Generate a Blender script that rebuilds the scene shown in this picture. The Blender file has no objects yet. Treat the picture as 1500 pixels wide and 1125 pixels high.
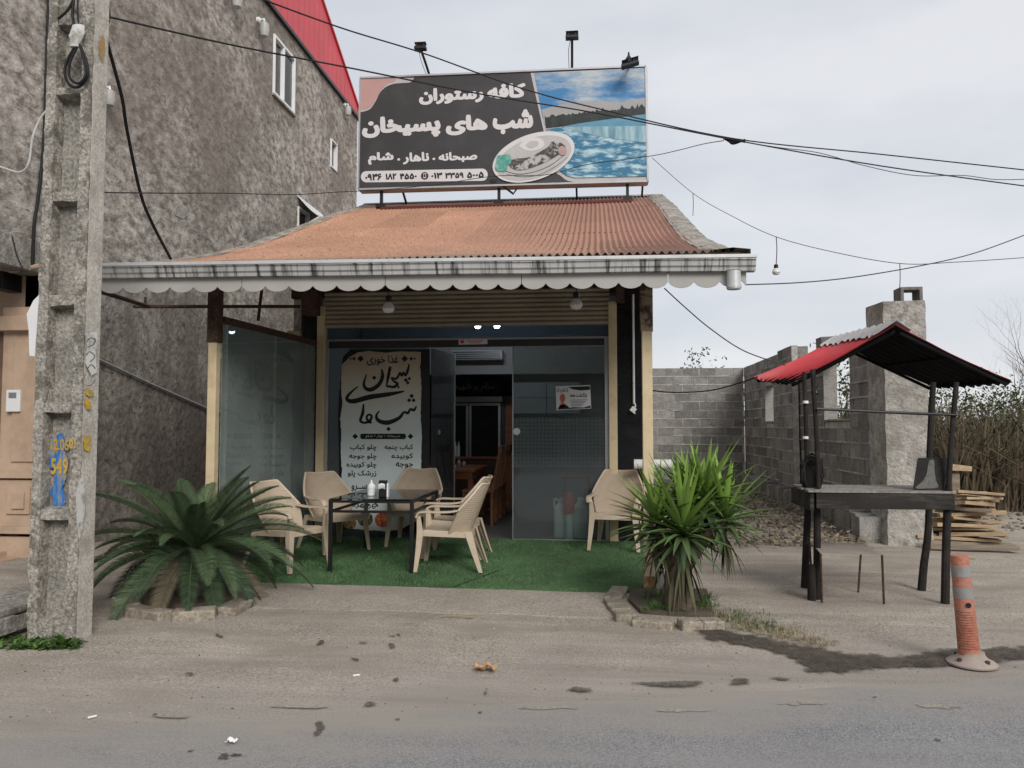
import bpy, bmesh, math, random
import numpy as np
from mathutils import Vector, Matrix
from mathutils.geometry import delaunay_2d_cdt
R = math.radians
S = bpy.context.scene
C = S.collection
# ------------------------------------------------------------------ camera
FPX, CAMH, YAW, PIT = 1150.0, 1.45, R(6.2), math.atan(62.5/1150)
cam = bpy.data.cameras.new("camera"); camo = bpy.data.objects.new("camera", cam); C.objects.link(camo)
cam.sensor_width = 36; cam.lens = FPX/1500*36; cam.clip_start = .05; cam.clip_end = 2000
camo.location = (0, 0, CAMH); camo.rotation_euler = (R(90)+PIT, 0, YAW)
S.camera = camo
# ------------------------------------------------------------------ sky and sun (overcast)
SUN_EL, SUN_AZ = R(33), R(152)      # azimuth clockwise from +Y: the bright part of the overcast is behind the camera, to the right
w = bpy.data.worlds.new("World"); S.world = w; w.use_nodes = True
nt = w.node_tree; N = nt.nodes; L = nt.links
bg = N["Background"]; bg.inputs[1].default_value = 0.1
sky = N.new("ShaderNodeTexSky"); sky.sky_type = 'NISHITA'; sky.sun_disc = False
sky.sun_elevation = SUN_EL; sky.sun_rotation = SUN_AZ
tc = N.new("ShaderNodeTexCoord"); mp = N.new("ShaderNodeMapping"); mp.inputs[3].default_value = (1.4, 1.4, 4.2)
mp.inputs[1].default_value = (.35, .2, .1)
nz = N.new("ShaderNodeTexNoise"); nz.inputs['Scale'].default_value = 1.9; nz.inputs['Detail'].default_value = 5; nz.inputs['Roughness'].default_value = .5
cr = N.new("ShaderNodeValToRGB"); e = cr.color_ramp.elements
e[0].position = .36; e[0].color = (.435, .452, .485, 1); e[1].position = .64; e[1].color = (.53, .535, .555, 1)
sc = N.new("ShaderNodeVectorMath"); sc.operation = 'SCALE'; sc.inputs[3].default_value = 10.0
mx = N.new("ShaderNodeMix"); mx.data_type = 'RGBA'; mx.inputs[0].default_value = .92
L.new(tc.outputs['Generated'], mp.inputs[0]); L.new(mp.outputs[0], nz.inputs[0]); L.new(nz.outputs[0], cr.inputs[0])
L.new(cr.outputs[0], sc.inputs[0]); L.new(sky.outputs[0], mx.inputs[6]); L.new(sc.outputs[0], mx.inputs[7]); L.new(mx.outputs[2], bg.inputs[0])
sl = bpy.data.lights.new("sun", 'SUN'); sl.energy = 1.5; sl.angle = R(26); sl.color = (1, .965, .92)
so = bpy.data.objects.new("sun", sl); C.objects.link(so)
so.rotation_euler = Vector((math.sin(SUN_AZ)*math.cos(SUN_EL), math.cos(SUN_AZ)*math.cos(SUN_EL), math.sin(SUN_EL))).to_track_quat('Z', 'Y').to_euler()
S.view_settings.view_transform = 'Standard'; S.view_settings.look = 'None'; S.view_settings.exposure = 0.62; S.view_settings.gamma = 1
S.cycles.max_bounces = 8; S.cycles.transparent_max_bounces = 12; S.cycles.use_denoising = True
# ------------------------------------------------------------------ helpers
_f = np.array([-math.sin(YAW)*math.cos(PIT), math.cos(YAW)*math.cos(PIT), math.sin(PIT)])
_r = np.array([math.cos(YAW), math.sin(YAW), 0]); _u = np.cross(_r, _f); _o = np.array([0, 0, CAMH])
def P(x, y, X=None, Y=None, Z=None):
    """point of a world plane that stands at photograph position x, y"""
    d = _f+_r*(x-750)/FPX+_u*(562.5-y)/FPX
    t = X/d[0] if X is not None else Y/d[1] if Y is not None else (Z-CAMH)/d[2]
    return Vector(_o+d*t)
FA, FB = 0.03, 0.039                  # porch floor: z = FA + FB*(Y-7)
def floor_z(Y): return FA+FB*(Y-7)
def PF(x, y):
    z = .05
    for _ in range(8):
        p = P(x, y, Z=z); z = floor_z(p.y)
    p.z = z
    return p
def tag(o, label=None, cat=None, group=None, kind=None):
    if label: o['label'] = label
    if cat: o['category'] = cat
    if group: o['group'] = group
    if kind: o['kind'] = kind
    return o
def thing(name, label, cat, loc=(0, 0, 0), rz=0, group=None):
    o = bpy.data.objects.new(name, None); C.objects.link(o); o.location = loc; o.rotation_euler = (0, 0, rz)
    o.empty_display_size = .1
    return tag(o, label, cat, group)
def root_of(o):
    while o.parent: o = o.parent
    return o
def kids(o): return [c for c in bpy.data.objects if c.parent == o]
def copy_tree(o, parent=None):
    c = o.copy(); C.objects.link(c)
    if parent: c.parent = parent
    for k in kids(o): copy_tree(k, c)
    return c
class MB:
    def __init__(s): s.v = []; s.f = []; s.t = []; s.cur = 0.0
    def add(s, vs, fs):
        b = len(s.v); s.v += [tuple(p) for p in vs]; s.f += [tuple(i+b for i in f) for f in fs]; s.t += [s.cur]*len(fs); return s
    def box(s, x0, x1, y0, y1, z0, z1, jit=0, rnd=None):
        vs = [(x, y, z) for z in (z0, z1) for y in (y0, y1) for x in (x0, x1)]
        if jit: vs = [tuple(c+rnd.uniform(-jit, jit) for c in p) for p in vs]
        return s.add(vs, [(0, 2, 3, 1), (4, 5, 7, 6), (0, 1, 5, 4), (2, 6, 7, 3), (0, 4, 6, 2), (1, 3, 7, 5)])
    def obox(s, c, sz, M=None):
        hx, hy, hz = sz[0]/2, sz[1]/2, sz[2]/2
        vs = [Vector((x, y, z)) for z in (-hz, hz) for y in (-hy, hy) for x in (-hx, hx)]
        if M is not None: vs = [M @ p for p in vs]
        return s.add([p+Vector(c) for p in vs], [(0, 2, 3, 1), (4, 5, 7, 6), (0, 1, 5, 4), (2, 6, 7, 3), (0, 4, 6, 2), (1, 3, 7, 5)])
    def bar(s, a, b, wx, wz=None, up=Vector((0, 0, 1)), w2=None):
        a = Vector(a); b = Vector(b); d = (b-a).normalized(); wz = wz or wx
        if abs(d.dot(up)) > .98: up = Vector((0, 1, 0))
        x = d.cross(up).normalized(); z = x.cross(d); k = w2 or 1
        vs = [p+x*i*wx/2*q+z*j*wz/2*q for p, q in ((a, 1), (b, k)) for j in (-1, 1) for i in (-1, 1)]
        return s.add(vs, [(0, 1, 3, 2), (4, 6, 7, 5), (0, 4, 5, 1), (2, 3, 7, 6), (0, 2, 6, 4), (1, 5, 7, 3)])
    def tube(s, pts, r, n=8, cap=True, sq=1):
        pts = [Vector(p) for p in pts]; m = len(pts); rs = r if isinstance(r, (list, tuple)) else [r]*m
        rings = []; ref = None
        for i, p in enumerate(pts):
            d = (pts[min(i+1, m-1)]-pts[max(i-1, 0)]).normalized()
            if ref is None: ref = d.orthogonal().normalized()
            ref = (ref-d*ref.dot(d)).normalized(); q = d.cross(ref)
            rings.append([p+(ref*math.cos(2*math.pi*k/n)+q*math.sin(2*math.pi*k/n)*sq)*rs[i] for k in range(n)])
        return s.loft(rings, cap)
    def loft(s, rings, cap=True, closed=True):
        n = len(rings[0]); vs = [p for r in rings for p in r]; fs = []
        for i in range(len(rings)-1):
            for k in range(n if closed else n-1):
                a = i*n+k; b = i*n+(k+1) % n; fs.append((a, b, b+n, a+n))
        if cap and closed: fs += [tuple(range(n-1, -1, -1)), tuple(range((len(rings)-1)*n, len(rings)*n))]
        return s.add(vs, fs)
    def lathe(s, prof, c=(0, 0, 0), n=20, M=None, cap=True):
        c = Vector(c); rings = []
        for r, z in prof:
            ring = [Vector((r*math.cos(2*math.pi*k/n), r*math.sin(2*math.pi*k/n), z)) for k in range(n)]
            rings.append([(M @ p if M is not None else p)+c for p in ring])
        return s.loft(rings, cap)
    def prism(s, poly, vec):
        n = len(poly); vec = Vector(vec); a = [Vector(p) for p in poly]; b = [p+vec for p in a]
        return s.add(a+b, [tuple(range(n-1, -1, -1)), tuple(range(n, 2*n))]+[(i, (i+1) % n, (i+1) % n+n, i+n) for i in range(n)])
    def grid(s, fn, nu, nv, thick=None):
        vs = [Vector(fn(i/nu, j/nv)) for j in range(nv+1) for i in range(nu+1)]
        fs = [(j*(nu+1)+i, j*(nu+1)+i+1, (j+1)*(nu+1)+i+1, (j+1)*(nu+1)+i) for j in range(nv) for i in range(nu)]
        if thick:
            nn = []
            for j in range(nv+1):
                for i in range(nu+1):
                    g = lambda a, b: vs[b*(nu+1)+a]
                    du = g(min(i+1, nu), j)-g(max(i-1, 0), j); dv = g(i, min(j+1, nv))-g(i, max(j-1, 0))
                    q = du.cross(dv); nn.append(q.normalized() if q.length > 1e-9 else Vector((0, 0, 1)))
            m = len(vs); vs = vs+[p-q*thick for p, q in zip(vs, nn)]
            fs = fs+[tuple(k+m for k in reversed(f)) for f in fs]
            W = nu+1
            edge = [i for i in range(nu)]; per = [(i, i+1) for i in range(nu)]+[(j*W+nu, (j+1)*W+nu) for j in range(nv)]
            per += [(nv*W+i+1, nv*W+i) for i in range(nu)]+[((j+1)*W, j*W) for j in range(nv)]
            fs += [(b, a, a+m, b+m) for a, b in per]
        return s.add(vs, fs)
    def build(s, name, m=None, parent=None, smooth=35, bev=0, kind=None):
        off = Vector(root_of(parent).location) if parent else Vector((0, 0, 0))
        me = bpy.data.meshes.new(name)
        vs = s.v if off.length == 0 else [(x-off.x, y-off.y, z-off.z) for x, y, z in s.v]
        me.from_pydata(vs, [], s.f); me.update()
        if any(s.t):
            at = me.attributes.new('tint', 'FLOAT', 'FACE'); at.data.foreach_set('value', s.t)
        if m: me.materials.append(m)
        if smooth:
            me.polygons.foreach_set('use_smooth', [True]*len(me.polygons)); me.set_sharp_from_angle(angle=R(smooth))
        o = bpy.data.objects.new(name, me); C.objects.link(o)
        if parent: o.parent = parent
        if bev:
            b = o.modifiers.new('bevel', 'BEVEL'); b.width = bev; b.segments = 2; b.limit_method = 'ANGLE'; b.angle_limit = R(40)
        if kind: o['kind'] = kind
        return o
# ------------------------------------------------------------------ materials
def mat(name, col, rough=.8, var=.25, scale=6, bump=0, bscale=60, metal=0, spec=.3, stain=None, sscale=2, sstretch=(1, 1, 1),
        samt=.5, slo=.5, shi=.7, tint=0, alpha=1, stretch=(1, 1, 1), fine=0, bdist=.01, bstretch=(1, 1, 1), marks=None):
    m = bpy.data.materials.new(name); m.use_nodes = True; nt = m.node_tree; N = nt.nodes; L = nt.links
    b = N['Principled BSDF']; b.inputs['Roughness'].default_value = rough; b.inputs['Metallic'].default_value = metal
    b.inputs['Specular IOR Level'].default_value = spec
    tc = N.new('ShaderNodeTexCoord')
    def noise(sc, det=4, st=(1, 1, 1), ro=.55):
        mpn = N.new('ShaderNodeMapping'); mpn.inputs[3].default_value = st; L.new(tc.outputs['Object'], mpn.inputs[0])
        n = N.new('ShaderNodeTexNoise'); n.inputs['Scale'].default_value = sc; n.inputs['Detail'].default_value = det; n.inputs['Roughness'].default_value = ro
        L.new(mpn.outputs[0], n.inputs[0]); return n.outputs[0]
    def mixc(f, a, c, mode='MIX'):
        q = N.new('ShaderNodeMix'); q.data_type = 'RGBA'; q.blend_type = mode
        for s_, v in ((0, f), (6, a), (7, c)):
            if hasattr(v, 'links'): L.new(v, q.inputs[s_])
            else: q.inputs[s_].default_value = v if s_ == 0 else (*v[:3], 1)
        return q.outputs[2]
    def ramp(v, lo, hi, a=0, c=1):
        q = N.new('ShaderNodeMapRange'); q.clamp = True
        L.new(v, q.inputs[0])
        for i, x in enumerate((lo, hi, a, c)): q.inputs[i+1].default_value = x
        return q.outputs[0]
    lo = [c*(1-var) for c in col]; hi = [min(1, c*(1+var)) for c in col]
    out = mixc(ramp(noise(scale, 6, stretch, .62), .3, .7), lo, hi)
    if fine: out = mixc(fine, out, mixc(ramp(noise(bscale*.8, 3, bstretch, .7), .35, .65), (.0, .0, .0), (1, 1, 1)), 'SOFT_LIGHT')
    if stain:
        out = mixc(ramp(noise(sscale, 7, sstretch, .65), slo, shi, 0, samt), out, stain)
    if marks:                                     # short dark trowel marks and cracks
        mpn = N.new('ShaderNodeMapping'); mpn.inputs[2].default_value = (R(35), 0, 0); mpn.inputs[3].default_value = (1, .6, .95); L.new(tc.outputs['Object'], mpn.inputs[0])
        n = N.new('ShaderNodeTexNoise'); n.inputs['Scale'].default_value = marks[1]; n.inputs['Detail'].default_value = 9; n.inputs['Roughness'].default_value = .72; n.inputs['Distortion'].default_value = 1.2; L.new(mpn.outputs[0], n.inputs[0])
        out = mixc(ramp(n.outputs[0], marks[2], marks[3], 0, marks[4]), out, marks[0])
    if tint:
        a = N.new('ShaderNodeAttribute'); a.attribute_name = 'tint'
        out = mixc(1.0, out, ramp(a.outputs['Fac'], 0, 1, 1-tint, 1+tint), 'MULTIPLY')
    L.new(out, b.inputs['Base Color'])
    if bump:
        bp = N.new('ShaderNodeBump'); bp.inputs['Strength'].default_value = bump; bp.inputs['Distance'].default_value = bdist
        L.new(noise(bscale, 6, bstretch, .65), bp.inputs['Height']); L.new(bp.outputs[0], b.inputs['Normal'])
    return m
def nodes(m): return m.node_tree.nodes, m.node_tree.links, m.node_tree.nodes['Principled BSDF']
def glass(name, tintc=(.75, .82, .80), dirt=.05, dirt_reflc=(.35, .37, .36), rough=0.0):  # dirt: diffuse film; on the shop glass it also paints in reflections
    m = bpy.data.materials.new(name); m.use_nodes = True; nt = m.node_tree; N = nt.nodes; L = nt.links
    N.remove(N['Principled BSDF']); out = N['Material Output']
    t = N.new('ShaderNodeBsdfTransparent'); t.inputs[0].default_value = (*tintc, 1)
    g = N.new('ShaderNodeBsdfGlossy'); g.inputs['Roughness'].default_value = rough
    d = N.new('ShaderNodeBsdfDiffuse'); d.inputs[0].default_value = (*dirt_reflc, 1)
    fr = N.new('ShaderNodeFresnel'); fr.inputs[0].default_value = 1.5
    m1 = N.new('ShaderNodeMixShader'); m2 = N.new('ShaderNodeMixShader')
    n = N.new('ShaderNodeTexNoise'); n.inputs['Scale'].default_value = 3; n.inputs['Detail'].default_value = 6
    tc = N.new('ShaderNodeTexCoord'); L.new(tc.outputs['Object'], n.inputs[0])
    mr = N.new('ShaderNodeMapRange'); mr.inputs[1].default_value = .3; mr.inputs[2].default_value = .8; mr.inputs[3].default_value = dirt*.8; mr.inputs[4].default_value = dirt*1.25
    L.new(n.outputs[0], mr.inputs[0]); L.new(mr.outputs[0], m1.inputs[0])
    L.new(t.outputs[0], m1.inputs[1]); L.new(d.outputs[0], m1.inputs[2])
    L.new(fr.outputs[0], m2.inputs[0]); L.new(m1.outputs[0], m2.inputs[1]); L.new(g.outputs[0], m2.inputs[2]); L.new(m2.outputs[0], out.inputs[0])
    return m
def emis(name, col, st):
    m = bpy.data.materials.new(name); m.use_nodes = True; b = m.node_tree.nodes['Principled BSDF']
    b.inputs['Base Color'].default_value = (.8, .8, .8, 1); b.inputs['Emission Color'].default_value = (*col, 1); b.inputs['Emission Strength'].default_value = st
    return m
M = {}
M['stucco'] = mat('stucco', (.375, .342, .302), .95, .22, 1.1, .8, 11, spec=.1, stain=(.20, .172, .145), sscale=.38, samt=.66, slo=.46, shi=.57, fine=.75, bdist=.035, bstretch=(1, .6, .9), marks=((.13, .115, .10), 8.5, .545, .61, .62))
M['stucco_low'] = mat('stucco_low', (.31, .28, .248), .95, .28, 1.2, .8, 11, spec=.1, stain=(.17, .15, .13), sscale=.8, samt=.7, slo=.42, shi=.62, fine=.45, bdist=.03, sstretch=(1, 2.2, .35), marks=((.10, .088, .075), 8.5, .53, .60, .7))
M['concrete'] = mat('concrete', (.30, .28, .25), .95, .28, 4, .8, 45, spec=.1, stain=(.16, .145, .12), sscale=5, samt=.7, slo=.47, shi=.62, fine=.6, bdist=.012)
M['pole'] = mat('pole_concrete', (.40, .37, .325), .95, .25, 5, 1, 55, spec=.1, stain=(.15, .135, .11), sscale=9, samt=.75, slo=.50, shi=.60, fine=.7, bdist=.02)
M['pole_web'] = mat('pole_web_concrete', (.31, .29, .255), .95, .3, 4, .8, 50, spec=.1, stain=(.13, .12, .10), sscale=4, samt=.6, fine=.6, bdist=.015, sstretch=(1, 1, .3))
M['plaster'] = mat('pier_render', (.46, .435, .395), .95, .22, 3, 1, 16, spec=.1, stain=(.20, .18, .155), sscale=3.2, samt=.6, slo=.48, shi=.62, fine=.6, bdist=.04)
M['block'] = mat('block', (.255, .243, .228), .95, .22, 7, .8, 80, spec=.1, tint=.28, fine=.5, stain=(.40, .385, .355), sscale=1.9, samt=.5, slo=.55, shi=.66)
M['mortar'] = mat('mortar', (.46, .44, .41), .95, .35, 8, .8, 60, spec=.1, fine=.4)
M['stone'] = mat('stone_cladding', (.50, .365, .265), .6, .14, 5, .1, 60, stain=(.3, .22, .16), sscale=3, samt=.4)
M['brown'] = mat('brown_door', (.17, .11, .075), .5, .2, 8)
M['red'] = mat('red_sheet', (.62, .065, .08), .45, .12, 1.2, 0, spec=.4, stain=(.45, .12, .12), sscale=1.5, sstretch=(1, 4, .4), samt=.4)
M['white'] = mat('white_paint', (.72, .71, .69), .5, .06, 8, stain=(.4, .38, .35), sscale=6, samt=.3)
M['upvc'] = mat('upvc', (.80, .80, .80), .35, .04, 4, spec=.5)
M['fascia'] = mat('fascia_paint', (.40, .385, .36), .6, .07, 2, stain=(.30, .28, .25), sscale=1.1, sstretch=(1.4, 1, .7), samt=.4, slo=.5, shi=.75)
M['gutter'] = mat('gutter_metal', (.50, .495, .48), .45, .08, 4, metal=.25, spec=.5, stain=(.03, .03, .027), sscale=2.4, sstretch=(9, .5, .7), samt=.92, slo=.485, shi=.63)
M['gutlip'] = mat('gutter_lip', (.62, .62, .62), .4, .08, 4, metal=.3, spec=.5, stain=(.3, .3, .28), sscale=6, samt=.4)
M['flash'] = mat('verge_metal', (.36, .34, .30), .8, .2, 8, .3, 40, stain=(.14, .13, .10), sscale=6, samt=.8, slo=.42, shi=.62, fine=.4)
M['cream'] = mat('cream_paint', (.62, .50, .32), .55, .08, 6, stain=(.35, .25, .15), sscale=5, samt=.5, slo=.55, shi=.72)
M['creamdk'] = mat('cream_dirty', (.42, .36, .26), .6, .14, 5, stain=(.22, .17, .11), sscale=6, samt=.5)
M['rust'] = mat('rusty_steel', (.075, .045, .032), .8, .4, 12, .4, 60, fine=.4)
M['shutter'] = mat('shutter_metal', (.36, .31, .235), .55, .10, 2, metal=.1, stain=(.20, .16, .11), sscale=2, sstretch=(1.2, 1, 3), samt=.5)
M['tile'] = mat('black_tile', (.013, .014, .017), .16, .3, 3, spec=.5, stain=(.05, .045, .04), sscale=4, samt=.3)
M['grout'] = mat('grout', (.10, .10, .10), .9)
M['alu'] = mat('aluminium', (.55, .55, .56), .35, .06, 10, metal=.85)
M['aludk'] = mat('dark_aluminium', (.07, .07, .075), .4, .1, 10, metal=.6)
M['black'] = mat('black_paint', (.012, .012, .013), .4, .3, 15, spec=.4)
M['blackrub'] = mat('black_cable', (.012, .012, .012), .6, .3, 20)
M['wirewhite'] = mat('white_cable', (.6, .6, .58), .5)
M['wiregrey'] = mat('grey_cable', (.06, .06, .062), .6)
M['plastic'] = mat('beige_plastic', (.56, .46, .345), .42, .06, 5, .12, 120, spec=.4, stain=(.36, .26, .17), sscale=9, samt=.3)
M['wood'] = mat('varnished_wood', (.30, .12, .055), .4, .3, 3, stretch=(1, 1, 6), spec=.4)
M['plank'] = mat('sawn_plank', (.42, .31, .195), .85, .25, 3, .4, 30, stretch=(1, 9, 9), bstretch=(1, 10, 10), tint=0)
M['plankold'] = mat('old_plank', (.25, .20, .15), .9, .3, 3, .4, 30, stretch=(1, 9, 9), bstretch=(1, 10, 10))
M['charred'] = mat('dark_timber', (.018, .015, .013), .75, .5, 5, .6, 40, stretch=(1, 1, .3), stain=(.07, .06, .05), sscale=7, samt=.4, slo=.52, shi=.7, bstretch=(1, 1, .2))
M['counter'] = mat('worn_counter', (.026, .023, .020), .8, .4, 5, .5, 30, stretch=(.3, 1, 1), stain=(.14, .125, .11), sscale=4, sstretch=(.6, 3, 3), samt=.6)
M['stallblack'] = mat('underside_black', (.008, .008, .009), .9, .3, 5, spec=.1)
M['stallred'] = mat('stall_red_sheet', (.53, .055, .065), .5, .15, 4, spec=.35, stain=(.40, .10, .10), sscale=5, samt=.4)
M['floorin'] = mat('interior_floor_tile', (.13, .125, .12), .5, .1, 3)
M['wallin'] = mat('interior_wall', (.20, .20, .205), .7, .08, 2)
M['cabin'] = mat('grey_cabinet', (.26, .28, .30), .35, .06, 3)
M['pipegrey'] = mat('grey_pvc', (.42, .41, .40), .5, .1, 5)
M['dry'] = mat('dry_straw', (.33, .26, .17), .9, .3, 3)
M['carpet'] = mat('artificial_turf', (.085, .155, .070), .9, .45, 2.2, .8, 160, spec=.1, fine=.7, stain=(.10, .11, .07), sscale=1.4, samt=.6, slo=.5, shi=.7)
M['turfblade'] = mat('turf_blade', (.095, .185, .080), .8, .4, 3)
# ground
def ground_mat():
    m = mat('dirt', (.375, .33, .278), .97, .13, 1.7, .4, 90, spec=.08, stain=(.285, .245, .203), sscale=1.1, sstretch=(.7, 1.5, 1), samt=.7, slo=.47, shi=.62, fine=.6, bdist=.012, marks=((.22, .185, .155), 2.1, .60, .70, .5))
    N, L, b = nodes(m); src = b.inputs['Base Color'].links[0].from_socket
    tc = N.new('ShaderNodeTexCoord')
    v = N.new('ShaderNodeTexVoronoi'); v.inputs['Scale'].default_value = 42; L.new(tc.outputs['Object'], v.inputs[0])
    n = N.new('ShaderNodeTexNoise'); n.inputs['Scale'].default_value = 3.3; n.inputs['Detail'].default_value = 5; L.new(tc.outputs['Object'], n.inputs[0])
    mr = N.new('ShaderNodeMapRange'); mr.inputs[1].default_value = .10; mr.inputs[2].default_value = .18; mr.inputs[3].default_value = 1; mr.inputs[4].default_value = 0; L.new(v.outputs[0], mr.inputs[0])
    m2 = N.new('ShaderNodeMapRange'); m2.inputs[1].default_value = .42; m2.inputs[2].default_value = .60; m2.inputs[4].default_value = .75; L.new(n.outputs[0], m2.inputs[0])
    mu = N.new('ShaderNodeMath'); mu.operation = 'MULTIPLY'; L.new(mr.outputs[0], mu.inputs[0]); L.new(m2.outputs[0], mu.inputs[1])
    cv = N.new('ShaderNodeMix'); cv.data_type = 'RGBA'; cv.inputs[6].default_value = (.12, .10, .085, 1); cv.inputs[7].default_value = (.42, .38, .33, 1)
    sep = N.new('ShaderNodeSeparateColor'); L.new(v.outputs['Color'], sep.inputs[0]); L.new(sep.outputs[0], cv.inputs[0])
    q = N.new('ShaderNodeMix'); q.data_type = 'RGBA'; L.new(mu.outputs[0], q.inputs[0]); L.new(src, q.inputs[6]); L.new(cv.outputs[2], q.inputs[7])
    # greyer, with old asphalt showing through, towards the road
    sx = N.new('ShaderNodeSeparateXYZ'); L.new(tc.outputs['Object'], sx.inputs[0])
    d = N.new('ShaderNodeMath'); d.operation = 'MULTIPLY_ADD'; d.inputs[1].default_value = -.28; L.new(sx.outputs[0], d.inputs[0]); L.new(sx.outputs[1], d.inputs[2])
    n2 = N.new('ShaderNodeTexNoise'); n2.inputs['Scale'].default_value = 1.6; n2.inputs['Detail'].default_value = 6; L.new(tc.outputs['Object'], n2.inputs[0])
    ad = N.new('ShaderNodeMath'); ad.operation = 'MULTIPLY_ADD'; ad.inputs[1].default_value = 1.6; L.new(n2.outputs[0], ad.inputs[0]); L.new(d.outputs[0], ad.inputs[2])
    m3 = N.new('ShaderNodeMapRange'); m3.inputs[1].default_value = 5.2; m3.inputs[2].default_value = 6.4; m3.inputs[3].default_value = .65; m3.inputs[4].default_value = 0; L.new(ad.outputs[0], m3.inputs[0])
    q2 = N.new('ShaderNodeMix'); q2.data_type = 'RGBA'; q2.inputs[7].default_value = (.31, .285, .255, 1); L.new(m3.outputs[0], q2.inputs[0]); L.new(q.outputs[2], q2.inputs[6])
    mp = N.new('ShaderNodeMapping'); mp.inputs[2].default_value = (0, 0, R(-15.6)); mp.inputs[3].default_value = (.32, 3.4, 1); L.new(tc.outputs['Object'], mp.inputs[0])
    n3 = N.new('ShaderNodeTexNoise'); n3.inputs['Scale'].default_value = 1.25; n3.inputs['Detail'].default_value = 8; n3.inputs['Roughness'].default_value = .68; L.new(mp.outputs[0], n3.inputs[0])
    m4 = N.new('ShaderNodeMapRange'); m4.inputs[1].default_value = .36; m4.inputs[2].default_value = .64; m4.inputs[3].default_value = .89; m4.inputs[4].default_value = 1.10; L.new(n3.outputs[0], m4.inputs[0])
    q3 = N.new('ShaderNodeMix'); q3.data_type = 'RGBA'; q3.blend_type = 'MULTIPLY'; q3.inputs[0].default_value = 1; L.new(q2.outputs[2], q3.inputs[6]); L.new(m4.outputs[0], q3.inputs[7])
    L.new(q3.outputs[2], b.inputs['Base Color']); return m
def road_mat():
    m = mat('asphalt', (.232, .231, .233), .93, .10, .8, .4, 140, spec=.12, stain=(.285, .275, .26), sscale=1.0, sstretch=(.35, 2.2, 1), samt=.7, slo=.46, shi=.70, fine=.6, bdist=.006)
    N, L, b = nodes(m); src = b.inputs['Base Color'].links[0].from_socket
    tc = N.new('ShaderNodeTexCoord'); sx = N.new('ShaderNodeSeparateXYZ'); L.new(tc.outputs['Object'], sx.inputs[0])
    d = N.new('ShaderNodeMath'); d.operation = 'MULTIPLY_ADD'; d.inputs[1].default_value = -.28; L.new(sx.outputs[0], d.inputs[0]); L.new(sx.outputs[1], d.inputs[2])
    mp = N.new('ShaderNodeMapping'); mp.inputs[3].default_value = (.5, 1.6, 1); L.new(tc.outputs['Object'], mp.inputs[0])
    n2 = N.new('ShaderNodeTexNoise'); n2.inputs['Scale'].default_value = 2.2; n2.inputs['Detail'].default_value = 7; n2.inputs['Roughness'].default_value = .65; L.new(mp.outputs[0], n2.inputs[0])
    ad = N.new('ShaderNodeMath'); ad.operation = 'MULTIPLY_ADD'; ad.inputs[1].default_value = 1.5; L.new(n2.outputs[0], ad.inputs[0]); L.new(d.outputs[0], ad.inputs[2])
    m3 = N.new('ShaderNodeMapRange'); m3.inputs[1].default_value = 4.3; m3.inputs[2].default_value = 5.05; m3.inputs[4].default_value = .95; L.new(ad.outputs[0], m3.inputs[0])
    q2 = N.new('ShaderNodeMix'); q2.data_type = 'RGBA'; q2.inputs[7].default_value = (.325, .295, .258, 1); L.new(m3.outputs[0], q2.inputs[0]); L.new(src, q2.inputs[6])
    L.new(q2.outputs[2], b.inputs['Base Color']); return m
def plantmat(name, a, c, rough=.5, spec=.35):
    """leaf colour varies from leaf to leaf through the per-face tint"""
    m = bpy.data.materials.new(name); m.use_nodes = True; N = m.node_tree.nodes; L = m.node_tree.links; b = N['Principled BSDF']
    at = N.new('ShaderNodeAttribute'); at.attribute_name = 'tint'
    q = N.new('ShaderNodeMix'); q.data_type = 'RGBA'; q.inputs[6].default_value = (*a, 1); q.inputs[7].default_value = (*c, 1)
    L.new(at.outputs['Fac'], q.inputs[0]); L.new(q.outputs[2], b.inputs['Base Color']); b.inputs['Roughness'].default_value = rough; b.inputs['Specular IOR Level'].default_value = spec
    return m
# ------------------------------------------------------------------ lettering
AF = {}
for ch, b_, n_ in [('ا', 0xFE8D, 2), ('ب', 0xFE8F, 4), ('پ', 0xFB56, 4), ('ت', 0xFE95, 4), ('ج', 0xFE9D, 4), ('چ', 0xFB7A, 4), ('ح', 0xFEA1, 4), ('خ', 0xFEA5, 4), ('د', 0xFEA9, 2), ('ذ', 0xFEAB, 2), ('ر', 0xFEAD, 2), ('ز', 0xFEAF, 2), ('س', 0xFEB1, 4), ('ش', 0xFEB5, 4), ('ص', 0xFEB9, 4), ('غ', 0xFECD, 4), ('ف', 0xFED1, 4), ('ک', 0xFB8E, 4), ('ل', 0xFEDD, 4), ('م', 0xFEE1, 4), ('ن', 0xFEE5, 4), ('ه', 0xFEE9, 4), ('و', 0xFEED, 2), ('ی', 0xFBFC, 4)]:
    AF[ch] = [chr(b_+i) for i in range(n_)]
AF['ـ'] = ['ـ']*4
def shape(s):
    out = []
    for i, c in enumerate(s):
        if c not in AF: out.append(c); continue
        p = i > 0 and s[i-1] in AF and len(AF[s[i-1]]) == 4; n = i < len(s)-1 and s[i+1] in AF and len(AF[c]) == 4
        f = AF[c]; out.append(f[3] if p and n else f[1] if p else f[2] if n else f[0])
    return ''.join(reversed(out))
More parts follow.
